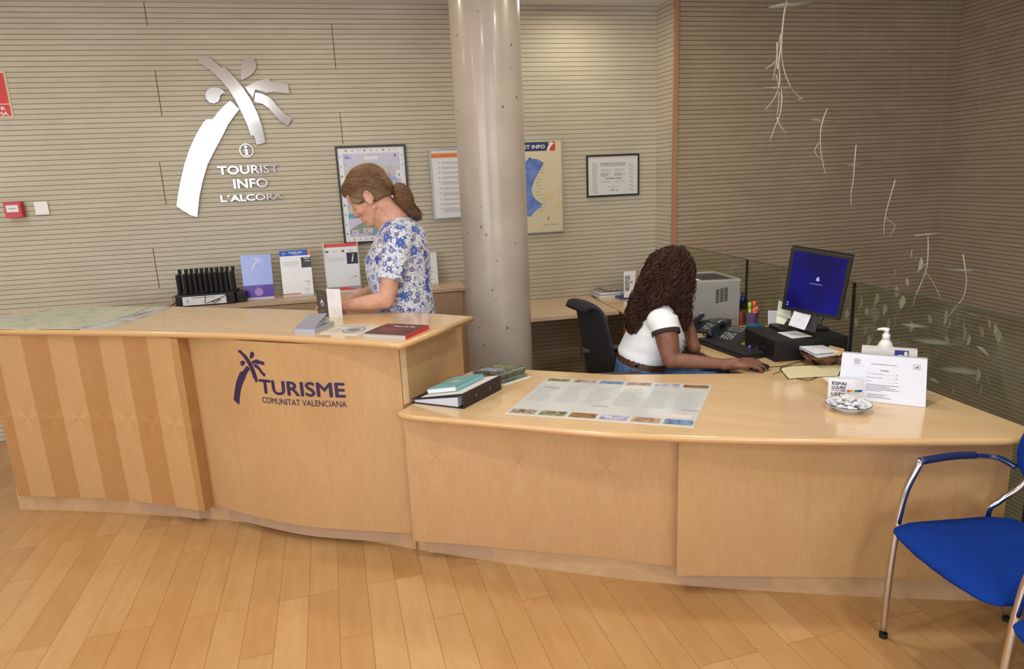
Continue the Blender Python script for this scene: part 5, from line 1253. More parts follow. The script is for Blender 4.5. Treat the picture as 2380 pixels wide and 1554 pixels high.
# pots of pens
def pot(c, prof, name, label, m, part='pot', square=False):
    t = thing(name, label, 'pen pot', c); b = MB(); b.lathe(c, prof, 4 if square else 28); b.build(part, m, t, smooth=not square, angle=None if square else 50); return t
def pen(c, dx, dy, L_, r, m, label, cat='pen', name='pen', cm=None, z0=.015):
    t = thing(name, label, cat, c); b = MB(); p0 = c + Vector((0, 0, z0)); p1 = p0 + Vector((dx, dy, 1)).normalized() * L_
    b.tube([p0, p0.lerp(p1, .72)], r, 10); b.build('barrel', m, t, smooth=True)
    b = MB(); b.tube([p0.lerp(p1, .72), p1], r * 1.15, 10); b.build('cap', cm or m, t, smooth=True)
j = on_z(1717, 738, LO); j.z = LO
pot(j, [(.046, 0), (.050, .004), (.052, .02), (.052, .090), (.056, .108), (.053, .108), (.048, .090), (.048, .008), (0, .008)], 'pen_jar', 'dark green glass jar full of blue pens in front of the printer', mat('dark_green_glass', (34, 42, 26), .12, coat=.6), 'jar')
M_bp = mat('pen_blue', (24, 84, 190), .35)
for k, (a_, L_) in enumerate(((0, .122), (1.1, .118), (2.2, .125), (3.3, .12), (4.4, .117), (5.3, .121))): pen(j + Vector((.022 * cos(a_), .022 * sin(a_), 0)), .06 * cos(a_), .06 * sin(a_), L_, .0055, M_bp, 'blue pen standing in the dark green jar', cm=M_bp); bpy.context.scene.objects
for o_ in COL.objects:
    if o_.get('label') == 'blue pen standing in the dark green jar': o_['group'] = 'blue pens in the green jar'
pen(j + Vector((.012, -.01, 0)), .02, 0, .155, .004, M_black, 'black pen sticking up highest from the green jar')
pen(j + Vector((.034, .0, 0)), .12, 0, .115, .0055, C('pen_salmon', 240, 120, 90), 'salmon pen at the right side of the green jar')
j2 = on_z(1718, 753, LO); j2.z = LO; pot(j2, [(.042, 0), (.046, .085), (.043, .085), (.038, .005), (0, .005)], 'pen_pot', 'terracotta brown square pot beside the telephones', mat('terracotta', (150, 86, 60), .6), 'pot', True)
j3 = on_z(1748, 755, LO); j3.z = LO; pot(j3, [(.031, 0), (.042, .082), (.040, .082), (.029, .005), (0, .005)], 'pen_pot', 'small lilac pot holding the highlighters', mat('lilac_plastic', (112, 88, 128), .4), 'pot', True)
for k, (ox, cl, nm_) in enumerate(((-.012, (206, 228, 70), 'yellow green'), (.010, (248, 120, 60), 'orange'), (.018, (244, 130, 150), 'pink'))):
    pen(j3 + Vector((ox, -.006 if k == 2 else .006, 0)), .05 * (k - 1), 0, (.125, .132, .10)[k], .0085, C('highlighter_' + nm_.replace(' ', '_'), *cl), nm_ + ' highlighter standing in the lilac pot', 'highlighter', 'highlighter')
j4 = on_z(1752, 763, LO); j4.z = LO; b = MB(); b.lathe(j4, [(.03, 0), (.032, .002), (.052, .022), (.054, .022), (.050, .020), (.03, .004), (0, .004)], 32); setp(b.build('blue_dish', mat('blue_glazed_dish', (40, 108, 160), .15, coat=.7), smooth=True), 'small blue glazed dish in front of the lilac pot', 'dish')
j5 = on_z(1783, 767, LO); j5.z = LO; b = MB(); b.lathe(j5, [(.018, 0), (.024, .01), (.022, .022), (.012, .03), (0, .032)], 12); setp(b.build('brass_trinket', mat('brass', (170, 130, 60), .3, .9), smooth=True), 'tiny brass trinket left of the computer', 'ornament')

# far end of the desk
for i, (ax, ay, w_, d_, c1_, lab) in enumerate(((.69, 5.07, .36, .20, M_white, 'lowest white magazine of the pile at the far end of the desk'), (.70, 5.085, .34, .19, M_printl, 'grey magazine above the lowest one in the far pile'), (.695, 5.08, .33, .18, M_white, 'white magazine in the middle of the far pile'), (.70, 5.10, .30, .17, photo_mat('news_print', [(70, 74, 80), (150, 150, 146), (206, 204, 198)], 30), 'printed newspaper near the top of the far pile'), (.73, 5.09, .22, .15, photo_mat('cover_print', [(110, 84, 56), (180, 170, 160), (80, 90, 110)], 16), 'topmost magazine with a brown picture on the far pile'))):
    b = MB(); o = Vector((ax, ay, LO + .001 + i * .0125)); ux_ = u1; b.prism([o, o + ux_ * w_, o + ux_ * w_ + n1 * d_ * .8, o + n1 * d_ * .8], (0, 0, .0115)); setp(b.build('magazine' if i != 3 else 'newspaper', c1_), lab, 'magazine' if i != 3 else 'newspaper')
px = [(1411, 679), (1432, 672), (1475, 671), (1470, 691), (1443, 692)]
o = slab('blue_folder', 'dark blue folder lying in front of the magazine pile, with a yellow card on it', 'folder', px, LO, .012, mat('folder_blue', (36, 66, 128), .5)); slab('card_slip', 'small yellow card on the blue folder', 'card', [(1436, 674), (1452, 673), (1456, 678), (1440, 679)], LO + .012, .002, C('card_yellow', 214, 176, 104))
cq = [at_y(x, y, 4.98) for x, y in ((1450, 631), (1478, 629), (1473, 668), (1450, 669))]
t = thing('standing_card', 'small white card with black lettering turned sideways, behind the curly hair', 'card', Vector((cq[3].x, cq[3].y, LO)))
q2_ = [cq[0], cq[1], Vector((cq[2].x, cq[2].y, LO + .013)), Vector((cq[3].x, cq[3].y, LO + .013))]
b = MB(); b.prism(q2_, (0, .003, 0)); b.build('card_sheet', M_white, t)
Q = Quad(q2_, .001)
for k in range(3): Q.text(('ESPAI', 'LLIURE', 'LGTBI')[k], .12 + k * .14, .25, .22 + k * .14, .85, M_ink, .03)
Q.rect(.62, .55, .78, .62, C('stripe_red', 222, 70, 60)); Q.build('card_print', t)
b = MB(); pb_ = Vector((1.045, 4.98, LO)); b.lathe(pb_, [(.03, 0), (.035, .005), (.02, .03), (.02, .12), (.06, .13), (.07, .17), (.06, .22), (.03, .25), (0, .255)], 24); setp(b.build('cream_desk_lamp', mat('cream_shade', (196, 186, 160), .5), smooth=True), 'cream rounded object half hidden behind the curly hair', 'ornament')
# ================================================================ PEOPLE
def skin_mat(name, c1, c2):
    m = mat(name, c1, .5, spec=.35); t = NT(m); g = t.n('NewGeometry')
    t.l(t.ramp(t.noise(g.outputs['Position'], 18, 4, .6), [(.35, srgb(*c2)), (.65, srgb(*c1))]), t.b.inputs['Base Color'])
    t.b.inputs['Subsurface Weight'].default_value = .06; t.b.inputs['Subsurface Radius'].default_value = (.02, .008, .004); t.b.inputs['Subsurface Scale'].default_value = .5
    return m


def hair_mat(name, c1, c2, dirv, scale=60):
    m = mat(name, c1, .62, spec=.22); t = NT(m); g = t.n('NewGeometry')
    nn = t.noise(g.outputs['Position'], scale, 3, .6, dirv)
    n2 = t.noise(g.outputs['Position'], 9, 2, .5)
    f = t.math('ADD', t.math('MULTIPLY', nn, .6), t.math('MULTIPLY', n2, .4))
    t.l(t.ramp(f, [(.35, srgb(*c2)), (.65, srgb(*c1))]), t.b.inputs['Base Color']); t.bump(nn, .5, .004); return m


def frame3(F, L, U): return Matrix((F, L, U)).transposed()      # columns: forward, left, up


def head(b, c, R, s):
    """head volume: c = centre between the ears, R columns forward/left/up"""
    p = lambda x, y, z: c + R @ (Vector((x, y, z)) * s)
    E = lambda x, y, z, rx, ry, rz: b.ell(p(x, y, z), (rx * s, ry * s, rz * s), R)
    E(-.010, 0, .045, .098, .076, .088); E(.022, 0, -.02, .066, .062, .080); E(.050, 0, .045, .045, .058, .050)
    for y in (-1, 1): E(.071, y * .031, .008, .0165, .018, .0135)                       # upper lids
    E(.040, 0, -.030, .052, .052, .070); E(.030, 0, -.070, .045, .046, .030)
    for y in (-1, 1):
        b.cap(p(.002, y * .050, -.045), p(.064, y * .016, -.093), .015 * s, .017 * s)
        E(.062, y * .036, -.022, .026, .022, .024)                                 # cheek
        E(-.006, y * .078, -.008, .017, .008, .030)                                # ear
        b.tube([p(-.012 + .017 * cos(a), y * .084, -.004 + .030 * sin(a)) for a in [k * pi / 8 - 1.2 for k in range(14)]], .0042 * s, 8)
        b.cap(p(.086, y * .014, .024), p(.078, y * .046, .026), .0085 * s, .008 * s)  # brow
    E(.076, 0, -.092, .018, .024, .016)                                            # chin
    E(.062, 0, -.060, .036, .040, .036)
    b.cap(p(.086, 0, .018), p(.106, 0, -.020), .009 * s, .0105 * s); E(.106, 0, -.026, .012, .013, .010)
    for y in (-1, 1): E(.097, y * .011, -.029, .010, .008, .008)
    b.cap(p(.092, -.016, -.057), p(.092, .016, -.057), .0065 * s, .0065 * s); b.cap(p(.089, -.014, -.069), p(.089, .014, -.069), .0072 * s, .0072 * s)
    return p


def face_parts(p, R, s, par, lips, skin_closed=True):
    b = MB(); b.cap(p(.0945, -.016, -.0632), p(.0945, .016, -.0632), .0018 * s, .0018 * s, 8); b.build('mouth_line', lips, par, smooth=True)
    for y in (-1, 1):
        b = MB(); b.ell(p(.0745, y * .031, .004), (.0105 * s, .0125 * s, .0095 * s), R, 14, 10); e = b.build('eye', mat('eye_white', (214, 208, 204), .25), par, smooth=True)
        b = MB(); b.ell(p(.0775, y * .031, -.003), (.0042 * s, .0054 * s, .0054 * s), R, 12, 8); b.build('iris', mat('iris_brown', (56, 36, 26), .2), e, smooth=True)
        b = MB(); b.tube([p(.0795 + .0075 * cos(a), y * .031 + .0145 * sin(a), -.004 - .001 * cos(a)) for a in [k * pi / 8 - pi / 2 for k in range(9)]], .0011 * s, 6); b.build('eyelash', mat('lash_dark', (44, 30, 26), .7), par, smooth=True)
        b = MB(); b.tube([p(.0915, y * .014, .030), p(.0885, y * .028, .034), p(.077, y * .046, .030)], [.0016 * s, .0022 * s, .0012 * s], 6); b.build('eyebrow', mat('brow_brown', (88, 60, 42), .8), par, smooth=True)


def hand(b, wrist, F, U, side, s, curl=(.3, .3, .3, .3), spread=.10, thumb_fwd=.6):
    """hand rooted at the wrist: F points to the fingertips, U out of the back of the hand; side = +1 when the thumb lies towards F x U"""
    F = F.normalized(); U = (U - F * U.dot(F)).normalized(); S = F.cross(U).normalized() * side
    pm = wrist + F * .048 * s
    b.ell(wrist + F * .045 * s, (.050 * s, .036 * s, .014 * s), frame3(F, S, U), 18, 12)
    b.cap(wrist - F * .02 * s, wrist + F * .03 * s, .024 * s, .024 * s)
    L = (.070, .080, .075, .058)
    for k in range(4):
        y = .030 - k * .0195; base = wrist + F * (.083 - .004 * abs(k - 1.2)) * s + S * y * s + U * .001
        a = spread * (1.3 - k); d = (F * cos(a) + S * sin(a)).normalized(); pts = [base - F * .022 * s, base]; ang = curl[k] * .5
        for j in range(3):
            dd = d * cos(ang) - U * sin(ang); base = base + dd * L[k] * s * (.45, .32, .25)[j]; pts.append(base); ang += curl[k]
        b.chain(pts, [.0095 * s, .0092 * s, .0085 * s, .0078 * s, .0066 * s], 12)
    t0 = wrist + F * .022 * s + S * .026 * s - U * .004 * s; t1 = t0 + (F * .55 + S * .75 - U * .25).normalized() * .038 * s
    t2 = t1 + (F * (.4 + thumb_fwd) + S * .35 - U * .25).normalized() * .032 * s; t3 = t2 + (F * 1.0 + S * .05 - U * .3).normalized() * .026 * s
    b.chain([t0 - F * .004, t1, t2, t3], [.0150 * s, .0115 * s, .0100 * s, .0080 * s], 12)


# ---------------------------------------------------------------- the standing woman
Yc = 3.50
HX = at_y(945, 735, Yc).x
W1 = thing('person', 'woman with a brown ponytail and blue flowered white blouse, looking down at her hands', 'person', (HX, Yc, 0))
M_sk1 = skin_mat('warm_light_skin', (206, 160, 138), (188, 138, 114))
F = Vector((-1, .06, 0)).normalized(); Lf = Vector((-F.y, F.x, 0)); Lf = Vector((0, 0, 1)).cross(F)     # her left faces the camera
b = MB()
pit = radians(33); Fh = (F * cos(pit) - Vector((0, 0, 1)) * sin(pit)).normalized(); Uh = (Vector((0, 0, 1)) * cos(pit) + F * sin(pit)).normalized(); Lh = Uh.cross(Fh)
Rh = frame3(Fh, Lh, Uh); S1 = 1.13
hc = at_y(862, 459, Yc)
hp = head(b, hc, Rh, S1)
nk = at_y(921, 517, Yc)
b.cap(hp(-.030, 0, -.055), nk + Vector((.01, 0, .01)), .056, .062); b.cap(hp(.0, 0, -.07), nk + Vector((-.04, 0, -.0)), .052, .055); b.cap(hp(.045, 0, -.080), nk + Vector((-.055, 0, -.015)), .026, .045); b.cap(nk, nk + Vector((.02, 0, -.10)), .062, .07)
sp = [(508, 896, 960, .085), (535, 881, 985, .165), (565, 866, 994, .185), (603, 852, 998, .180), (650, 862, 1000, .165), (700, 873, 1006, .172), (760, 876, 1012, .185), (810, 885, 1010, .18)]
rings = []
for y, x0, x1, hw in sp:
    a_, c_ = at_y(x0, y, Yc), at_y(x1, y, Yc); rings.append(((a_ + c_) / 2, (c_ - a_) * .46, Vector((0, hw * .93, 0))))
b.loft(rings)
# arms: near (left) arm rests its forearm on the counter, far (right) arm reaches beyond it
shN = at_y(926, 560, 3.36); elN = at_y(898, 697, 3.26); wrN = at_y(797, 711, 3.27)
b.cap(shN, shN.lerp(elN, .5), .055, .050); b.cap(shN.lerp(elN, .5), elN, .050, .043); b.cap(elN, elN.lerp(wrN, .35), .042, .041); b.cap(elN.lerp(wrN, .35), wrN, .041, .027)
hand(b, wrN + (wrN - elN).normalized() * .012, at_y(728, 707, 3.36) - wrN, Vector((0, -.5, .85)), 1, 1.0, (.35, .4, .45, .5), .06)
shF = at_y(920, 560, 3.66); elF = at_y(888, 668, 3.62); wrF = at_y(806, 699, 3.48)
b.cap(shF, elF, .052, .043); b.cap(elF, wrF, .041, .026); hand(b, wrF + (wrF - elF).normalized() * .01, at_y(738, 703, 3.43) - wrF, Vector((0, .3, .9)), -1, 1.0, (.3, .35, .4, .5), .06)
# hips and legs
hz = Vector((HX, Yc, .90))
b.ell(hz, (.13, .17, .12))
for sy in (-1, 1):
    h = Vector((HX, Yc + sy * .085, .88)); kn = Vector((HX - .02, Yc + sy * .09, .50)); an = Vector((HX + .015, Yc + sy * .095, .10)); b.cap(h, kn, .085, .058); b.cap(kn, an, .055, .040); b.cap(an, an + Vector((-.01, 0, -.04)), .038, .038); b.cap(an + Vector((0, 0, -.055)), an + Vector((-.14, 0, -.07)), .036, .028)
b.remesh('body', M_sk1, W1, .0042, 5)
face_parts(hp, Rh, S1, W1, mat('lip_rose', (176, 104, 92), .5))
# blouse
mb = mat('floral_blouse', (214, 216, 224), .75, sheen=.2); t = NT(mb); tc = t.n('NewGeometry')
wpn = t.n('TexNoise'); wpn.inputs['Scale'].default_value = 14; t.l(tc.outputs['Position'], wpn.inputs['Vector'])
wv = t.n('VectorMath', operation='MULTIPLY_ADD'); t.l(wpn.outputs['Color'], wv.inputs[0]); wv.inputs[1].default_value = (.035, .035, .035); t.l(tc.outputs['Position'], wv.inputs[2])
base = srgb(216, 218, 226)
ln_ = t.noise(wv.outputs[0], 30, 1.5, .5); la = t.math('ABSOLUTE', t.math('SUBTRACT', ln_, .5)); lm = t.n('MapRange'); t.l(la, lm.inputs[0]); t.val(lm, From_Min=.022, From_Max=.012, To_Min=0, To_Max=.75)
c = t.mix(lm.outputs[0], base, srgb(120, 124, 164))
ln2 = t.noise(wv.outputs[0], 52, 1.5, .5); lb = t.math('ABSOLUTE', t.math('SUBTRACT', ln2, .5)); lm2 = t.n('MapRange'); t.l(lb, lm2.inputs[0]); t.val(lm2, From_Min=.030, From_Max=.014, To_Min=0, To_Max=.7)
c = t.mix(lm2.outputs[0], c, srgb(140, 142, 160))
def flower(c, scale, r0, r1, cols, pet, ofs):
    mp = t.n('Mapping'); mp.inputs['Location'].default_value = ofs; t.l(tc.outputs['Position'], mp.inputs[0])
    v = t.n('TexVoronoi'); v.inputs['Scale'].default_value = scale; v.inputs['Randomness'].default_value = .85; t.l(mp.outputs[0], v.inputs['Vector'])
    sc = t.n('VectorMath', operation='SCALE'); t.l(mp.outputs[0], sc.inputs[0]); sc.inputs['Scale'].default_value = 1.0
    loc = t.n('VectorMath', operation='SUBTRACT'); t.l(mp.outputs[0], loc.inputs[0]); t.l(v.outputs['Position'], loc.inputs[1]); sx = t.n('SeparateXYZ'); t.l(loc.outputs[0], sx.inputs[0])
    an = t.math('ARCTAN2', sx.outputs[2], sx.outputs[0]); d = t.math('ADD', v.outputs['Distance'], t.math('MULTIPLY', t.math('SINE', t.math('MULTIPLY', an, pet)), r0 * .16))
    rc = t.n('SeparateColor'); t.l(v.outputs['Color'], rc.inputs[0]); col = t.ramp(rc.outputs[0], cols)
    k = t.n('MapRange'); t.l(d, k.inputs[0]); t.val(k, From_Min=r0, From_Max=r0 * .9, To_Min=0, To_Max=1)
    k2 = t.n('MapRange'); t.l(d, k2.inputs[0]); t.val(k2, From_Min=r1, From_Max=r1 * .85, To_Min=0, To_Max=1)
    col2 = t.mix(k2.outputs[0], col, srgb(196, 200, 222)); k3 = t.n('MapRange'); t.l(d, k3.inputs[0]); t.val(k3, From_Min=r1 * .5, From_Max=r1 * .4, To_Min=0, To_Max=1); col2 = t.mix(k3.outputs[0], col2, srgb(60, 66, 120))
    pres = t.math('GREATER_THAN', rc.outputs[1], .12)
    return t.mix(t.math('MULTIPLY', k.outputs[0], pres), c, col2)
c = flower(c, 58, .30, .05, [(0, srgb(140, 148, 120)), (.5, srgb(130, 146, 196)), (1, srgb(104, 108, 150))], 2, (5.1, 2, 1))
c = flower(c, 34, .28, .05, [(0, srgb(150, 160, 130)), (.5, srgb(110, 134, 190)), (1, srgb(84, 92, 140))], 2, (3.1, 1, 2))
c = flower(c, 25, .36, .20, [(0, srgb(70, 60, 110)), (.35, srgb(60, 70, 130)), (.6, srgb(52, 94, 170)), (1, srgb(120, 60, 96))], 6, (0, 0, 0))
c = flower(c, 12.5, .32, .09, [(0, srgb(40, 80, 160)), (.6, srgb(60, 104, 180)), (1, srgb(52, 60, 130))], 7, (1.7, .3, 5.1))
t.l(c, t.b.inputs['Base Color'])
b = MB(); rings = []
sp = [(504, 905, 955, .070), (512, 896, 968, .10), (530, 882, 983, .160), (550, 874, 992, .188), (575, 862, 997, .195), (603, 849, 1000, .192), (630, 851, 1001, .182), (660, 858, 1002, .176), (694, 868, 1007, .180), (722, 876, 1010, .188), (760, 878, 1015, .196), (790, 876, 1018, .200)]
for y, x0, x1, hw in sp:
    a_, c_ = at_y(x0, y, Yc), at_y(x1, y, Yc); rings.append(((a_ + c_) / 2, (c_ - a_) * .5, Vector((0, hw * .93, 0))))
b.loft(rings, 40)
for sh, e, sgn in ((shN, elN, -1), (shF, elF, 1)):
    d = (e - sh).normalized(); en_ = sh + d * .205; ax = Vector((1, 0, 0)); a_ = (ax - d * ax.dot(d)).normalized(); c_ = d.cross(a_)
    b.ell(sh + Vector((0, 0, .012)), (.078, .062, .070)); b.loft([(sh - d * .02, a_ * .076, c_ * .066), (sh + d * .09, a_ * .070, c_ * .062), (en_ - d * .02, a_ * .066, c_ * .062), (en_, a_ * .067, c_ * .063)], 30)
b.remesh('blouse', mb, W1, .0052, 3)
# trousers
b = MB(); b.loft([(Vector((HX, Yc, z)), Vector((a_, 0, 0)), Vector((0, c_, 0))) for z, a_, c_ in ((1.00, .135, .175), (.92, .142, .185), (.84, .140, .19), (.80, .12, .18))], 36)
for sy in (-1, 1):
    h = Vector((HX, Yc + sy * .088, .86)); kn = Vector((HX - .02, Yc + sy * .092, .50)); an = Vector((HX + .015, Yc + sy * .095, .09)); b.cap(h, kn, .096, .072)
    d = (an - kn).normalized(); b.loft([(kn, Vector((.070, 0, 0)), Vector((0, .068, 0))), (kn.lerp(an, .5), Vector((.062, 0, 0)), Vector((0, .06, 0))), (an, Vector((.058, 0, 0)), Vector((0, .056, 0)))], 28)
b.remesh('trousers', mat('dark_navy_trousers', (34, 34, 48), .85), W1, .007, 4)
for sy in (-1, 1):
    an = Vector((HX + .015, Yc + sy * .095, .0)); b = MB(); b.loft([(an + Vector((.055, 0, .04)), Vector((0, .028, 0)), Vector((0, 0, .036))), (an + Vector((0, 0, .045)), Vector((0, .040, 0)), Vector((0, 0, .045))), (an + Vector((-.10, 0, .035)), Vector((0, .044, 0)), Vector((0, 0, .033))), (an + Vector((-.19, 0, .022)), Vector((0, .032, 0)), Vector((0, 0, .020)))], 20); b.build('shoe', M_blackm, W1, smooth=True)
# hair: cap, tie, ponytail, strands
M_h1 = hair_mat('brown_hair', (118, 90, 64), (74, 52, 37), (.5, 3, 2.2), 50)
b = MB(); E = lambda x, y, z, rx, ry, rz: b.ell(hp(x, y, z), (rx * S1, ry * S1, rz * S1), Rh)
E(-.018, 0, .056, .106, .086, .093); E(.045, 0, .088, .052, .060, .038); E(.066, 0, .080, .036, .045, .026); E(-.070, 0, .006, .052, .062, .054)
for y in (-1, 1): E(.020, y * .058, .032, .052, .024, .040); E(-.045, y * .050, .012, .062, .030, .050)
b.cap(hp(-.075, 0, .02), at_y(912, 441, Yc), .045 * S1, .016 * S1)
hair1 = b.remesh('hair', M_h1, W1, .0045, 22)
tie = at_y(918, 442, Yc)
b = MB(); b.ell(tie, (.014, .028, .029), Matrix.Rotation(.3, 3, 'Y')); b.build('hair_tie', M_blackm, W1, smooth=True)
pth = [at_y(x, y, Yc - .01) for x, y in ((913, 441), (926, 444), (940, 462), (951, 482), (964, 496))]
b = MB(); cp_ = catmull(pth, 6); k_ = len(cp_) - 1
b.tube(cp_, [.014 + .038 * sin(pi * min(1, (i / k_) ** .8 * 1.05)) * (1 if i < k_ * .8 else .8) for i in range(k_ + 1)], 16)
rnd = random.Random(3)
for s_ in range(150):
    a_ = rnd.random() * 6.28; r_ = .2 + .8 * rnd.random(); ex_ = rnd.random() * .02; pts = []
    for i in range(0, k_ + 1, 3):
        f = i / k_; wd = (.014 + .034 * sin(pi * min(.78, f))) * r_; q = cp_[i]; pts.append(q + Vector((cos(a_) * wd * .75, sin(a_) * wd, sin(a_ * 2) * wd * .4 + cos(a_) * wd * .5)))
    pts.append(pts[-1] + Vector((.010 + ex_ * .8, (rnd.random() - .5) * .01, -.018 - ex_))); b.tube(pts, [.0028] * (len(pts) - 1) + [.0006], 4)
b.build('ponytail', M_h1, W1, smooth=True)
from mathutils.bvhtree import BVHTree
def world_bvh(o):
    off = o.location.copy(); q = o.parent
    while q is not None: off += q.location; q = q.parent
    vs = [v.co + off for v in o.data.vertices]; fs = [tuple(p.vertices) for p in o.data.polygons]; return BVHTree.FromPolygons(vs, fs), vs, fs
bv, _, _ = world_bvh(hair1)
b = MB(); tieR = Rh.transposed() @ (at_y(913, 441, Yc) - hc) / S1
for s_ in range(520):     # fine strands combed from the hairline back to the tie
    y_ = 1 if rnd.random() < .5 else -1; k = rnd.random()
    if k < .55: a_ = rnd.random(); st = Vector((.098 - .035 * a_, y_ * (.085 * a_), .078 - .030 * a_))
    elif k < .8: a_ = rnd.random(); st = Vector((.06 - .07 * a_, y_ * .088, .035 + .02 * rnd.random()))
    else: st = Vector((.09 - .15 * rnd.random(), y_ * .06 * rnd.random(), .14))
    pts = []
    for i in range(15):
        f = i / 14; q = st.lerp(tieR, f); push = .05 * sin(pi * f); q = q + (q - Vector((-.02, 0, .045))).normalized() * push; w_ = hp(*q)
        hit, nrm, _, _ = bv.find_nearest(w_)
        pts.append(hit + nrm * .0006 if (hit - hc).length > .02 else w_)
    b.tube(catmull(pts, 2), .00085, 3, cap=False)
b.build('hair_strands', mat('brown_hair_highlight', (130, 100, 70), .5), W1)['kind'] = 'stuff'

# ---------------------------------------------------------------- the seated woman
Yd = 3.36
W2 = thing('person', 'seated woman with long dark curly hair and white T-shirt, her hand on the mouse', 'person', (.70, Yd, 0))
M_sk2 = skin_mat('brown_skin', (130, 88, 70), (108, 70, 56))
F = Vector((.96, -.10, 0)).normalized(); b = MB()
Fh = Vector((.80, .42, -.36)).normalized(); Uh = Vector((.30, .1, .95)); Uh = (Uh - Fh * Uh.dot(Fh)).normalized(); Lh = Uh.cross(Fh); Rh = frame3(Fh, Lh, Uh)
hc = at_y(1562, 634, Yd); S2 = .93; hp2 = head(b, hc, Rh, S2)
nk = at_y(1530, 706, Yd); b.cap(hp2(-.03, 0, -.05), nk, .050, .055); b.cap(nk, nk + Vector((-.02, 0, -.08)), .055, .06)
sp2 = [(706, 1502, 1558, .10, 0), (730, 1486, 1575, .165, 0), (760, 1466, 1584, .175, 2), (795, 1452, 1590, .165, 4), (818, 1444, 1565, .150, 7), (840, 1441, 1545, .150, 8), (870, 1440, 1545, .160, 6), (895, 1445, 1545, .165, 0)]
def ringpx(y, x0, x1, hw, sl, Y_, fac=1.0, tw=F):
    a_, c_ = at_y(x0, y - sl, Y_), at_y(x1, y + sl, Y_); cc = (a_ + c_) / 2; h = (c_ - a_).length / 2 * fac; dz = (c_ - a_).z / 2; return (cc, Vector((tw.x * h, tw.y * h, dz)), Vector((-tw.y * hw, tw.x * hw, 0)))
b.loft([ringpx(y, x0, x1, hw * .9, sl, Yd, .92) for y, x0, x1, hw, sl in sp2])
sN = at_y(1543, 748, 3.19); eN = at_y(1560, 846, 3.10); wN = at_y(1690, 845, 3.03)
eN.z = max(eN.z, LO + .045); wN.z = LO + .033
b.cap(sN, sN.lerp(eN, .5), .060, .057); b.cap(sN.lerp(eN, .5), eN, .057, .044); b.cap(eN, eN.lerp(wN, .4), .040, .036); b.cap(eN.lerp(wN, .4), wN, .036, .023)
hF = (mp + Vector((.0, 0, .03)) - wN); hand(b, wN + hF.normalized() * .01, Vector((hF.x, hF.y - .005, .010)), Vector((0, -.15, 1)), -1, 1.18, (.42, .40, .42, .46), .12)
sF = at_y(1560, 745, 3.52); eF = at_y(1611, 836, 3.33); eF.z = LO + .04; wF = at_y(1605, 762, 3.40)
b.cap(sF, eF, .050, .038); b.cap(eF, wF, .036, .025); hand(b, wF, Vector((-.25, .1, 1)), Vector((.9, -.2, .1)), 1, .95, (.6, .6, .6, .6), .05)
# seat and legs
hipc = at_y(1492, 880, Yd + .02); hz = Vector((hipc.x, Yd + .02, .58)); b.ell(hz, (.15, .18, .12))
for sy in (-1, 1):
    h = hz + Vector((.02, sy * .09, -.02)); kn = h + Vector((.42, sy * .03, .0)); an = kn + Vector((.02, 0, -.44)); b.cap(h, kn, .085, .058); b.cap(kn, an, .052, .038); b.cap(an + Vector((0, 0, -.045)), an + Vector((.13, 0, -.065)), .032, .026)
b.remesh('body', M_sk2, W2, .0042, 5)
face_parts(hp2, Rh, S2, W2, mat('lip_brown', (128, 70, 62), .5))
for k, (dx, dy) in enumerate(((0, 0),)): pass
# T-shirt
M_ts = mat('white_tshirt', (226, 230, 232), .8, sheen=.2); t = NT(M_ts); g = t.n('NewGeometry'); t.bump(t.noise(g.outputs['Position'], 7, 2, .5, (1, 1, 2.2)), .3, .015)
sp2b = [(700, 1508, 1552, .085, 0), (712, 1494, 1566, .14, 0), (735, 1482, 1578, .182, 0), (762, 1463, 1586, .190, 2), (790, 1450, 1592, .182, 4), (808, 1443, 1580, .168, 7), (820, 1438, 1560, .163, 9), (829, 1438, 1548, .163, 9)]
b = MB(); b.loft([ringpx(y, x0, x1, hw, sl, Yd) for y, x0, x1, hw, sl in sp2b], 44)
cuffs = []
for sh, e in ((sN, eN), (sF, eF)):
    d = (e - sh).normalized(); a_ = (F - d * F.dot(d)).normalized(); c_ = d.cross(a_); en_ = sh + d * (.056 if sh is sN else .08); b.ell(sh + Vector((-.012, .006, .004)), (.073, .062, .064)); b.loft([(sh - d * .02, a_ * .072, c_ * .064), (en_, a_ * .068, c_ * .062)], 30); cuffs.append((en_, d, a_, c_))
b.remesh('tshirt', M_ts, W2, .005, 3)
for en_, d, a_, c_ in cuffs: b = MB(); b.loft([(en_ - d * .012, a_ * .0705, c_ * .0645), (en_ + d * .010, a_ * .070, c_ * .064), (en_ + d * .010, a_ * .066, c_ * .060), (en_ - d * .012, a_ * .066, c_ * .060)], 30, cap=False); b.build('sleeve_band', mat('dark_brown_rib', (54, 38, 34), .8), W2, smooth=True)
b = MB()
vs, fs = text_mesh('2A', .04, .2)
o_ = at_y(1579, 806, 3.205); ux_ = Vector((.62, .78, 0)); 
b.add([o_ + ux_ * (-.002 + .055 * p[0]) + Vector((0, 0, .040 * p[1])) + Vector((.012, -.022, 0)) * (1 - .2 * p[0] + lay(i) * 20) for i, p in enumerate(vs)], fs); b.build('shirt_print', M_ink, W2)
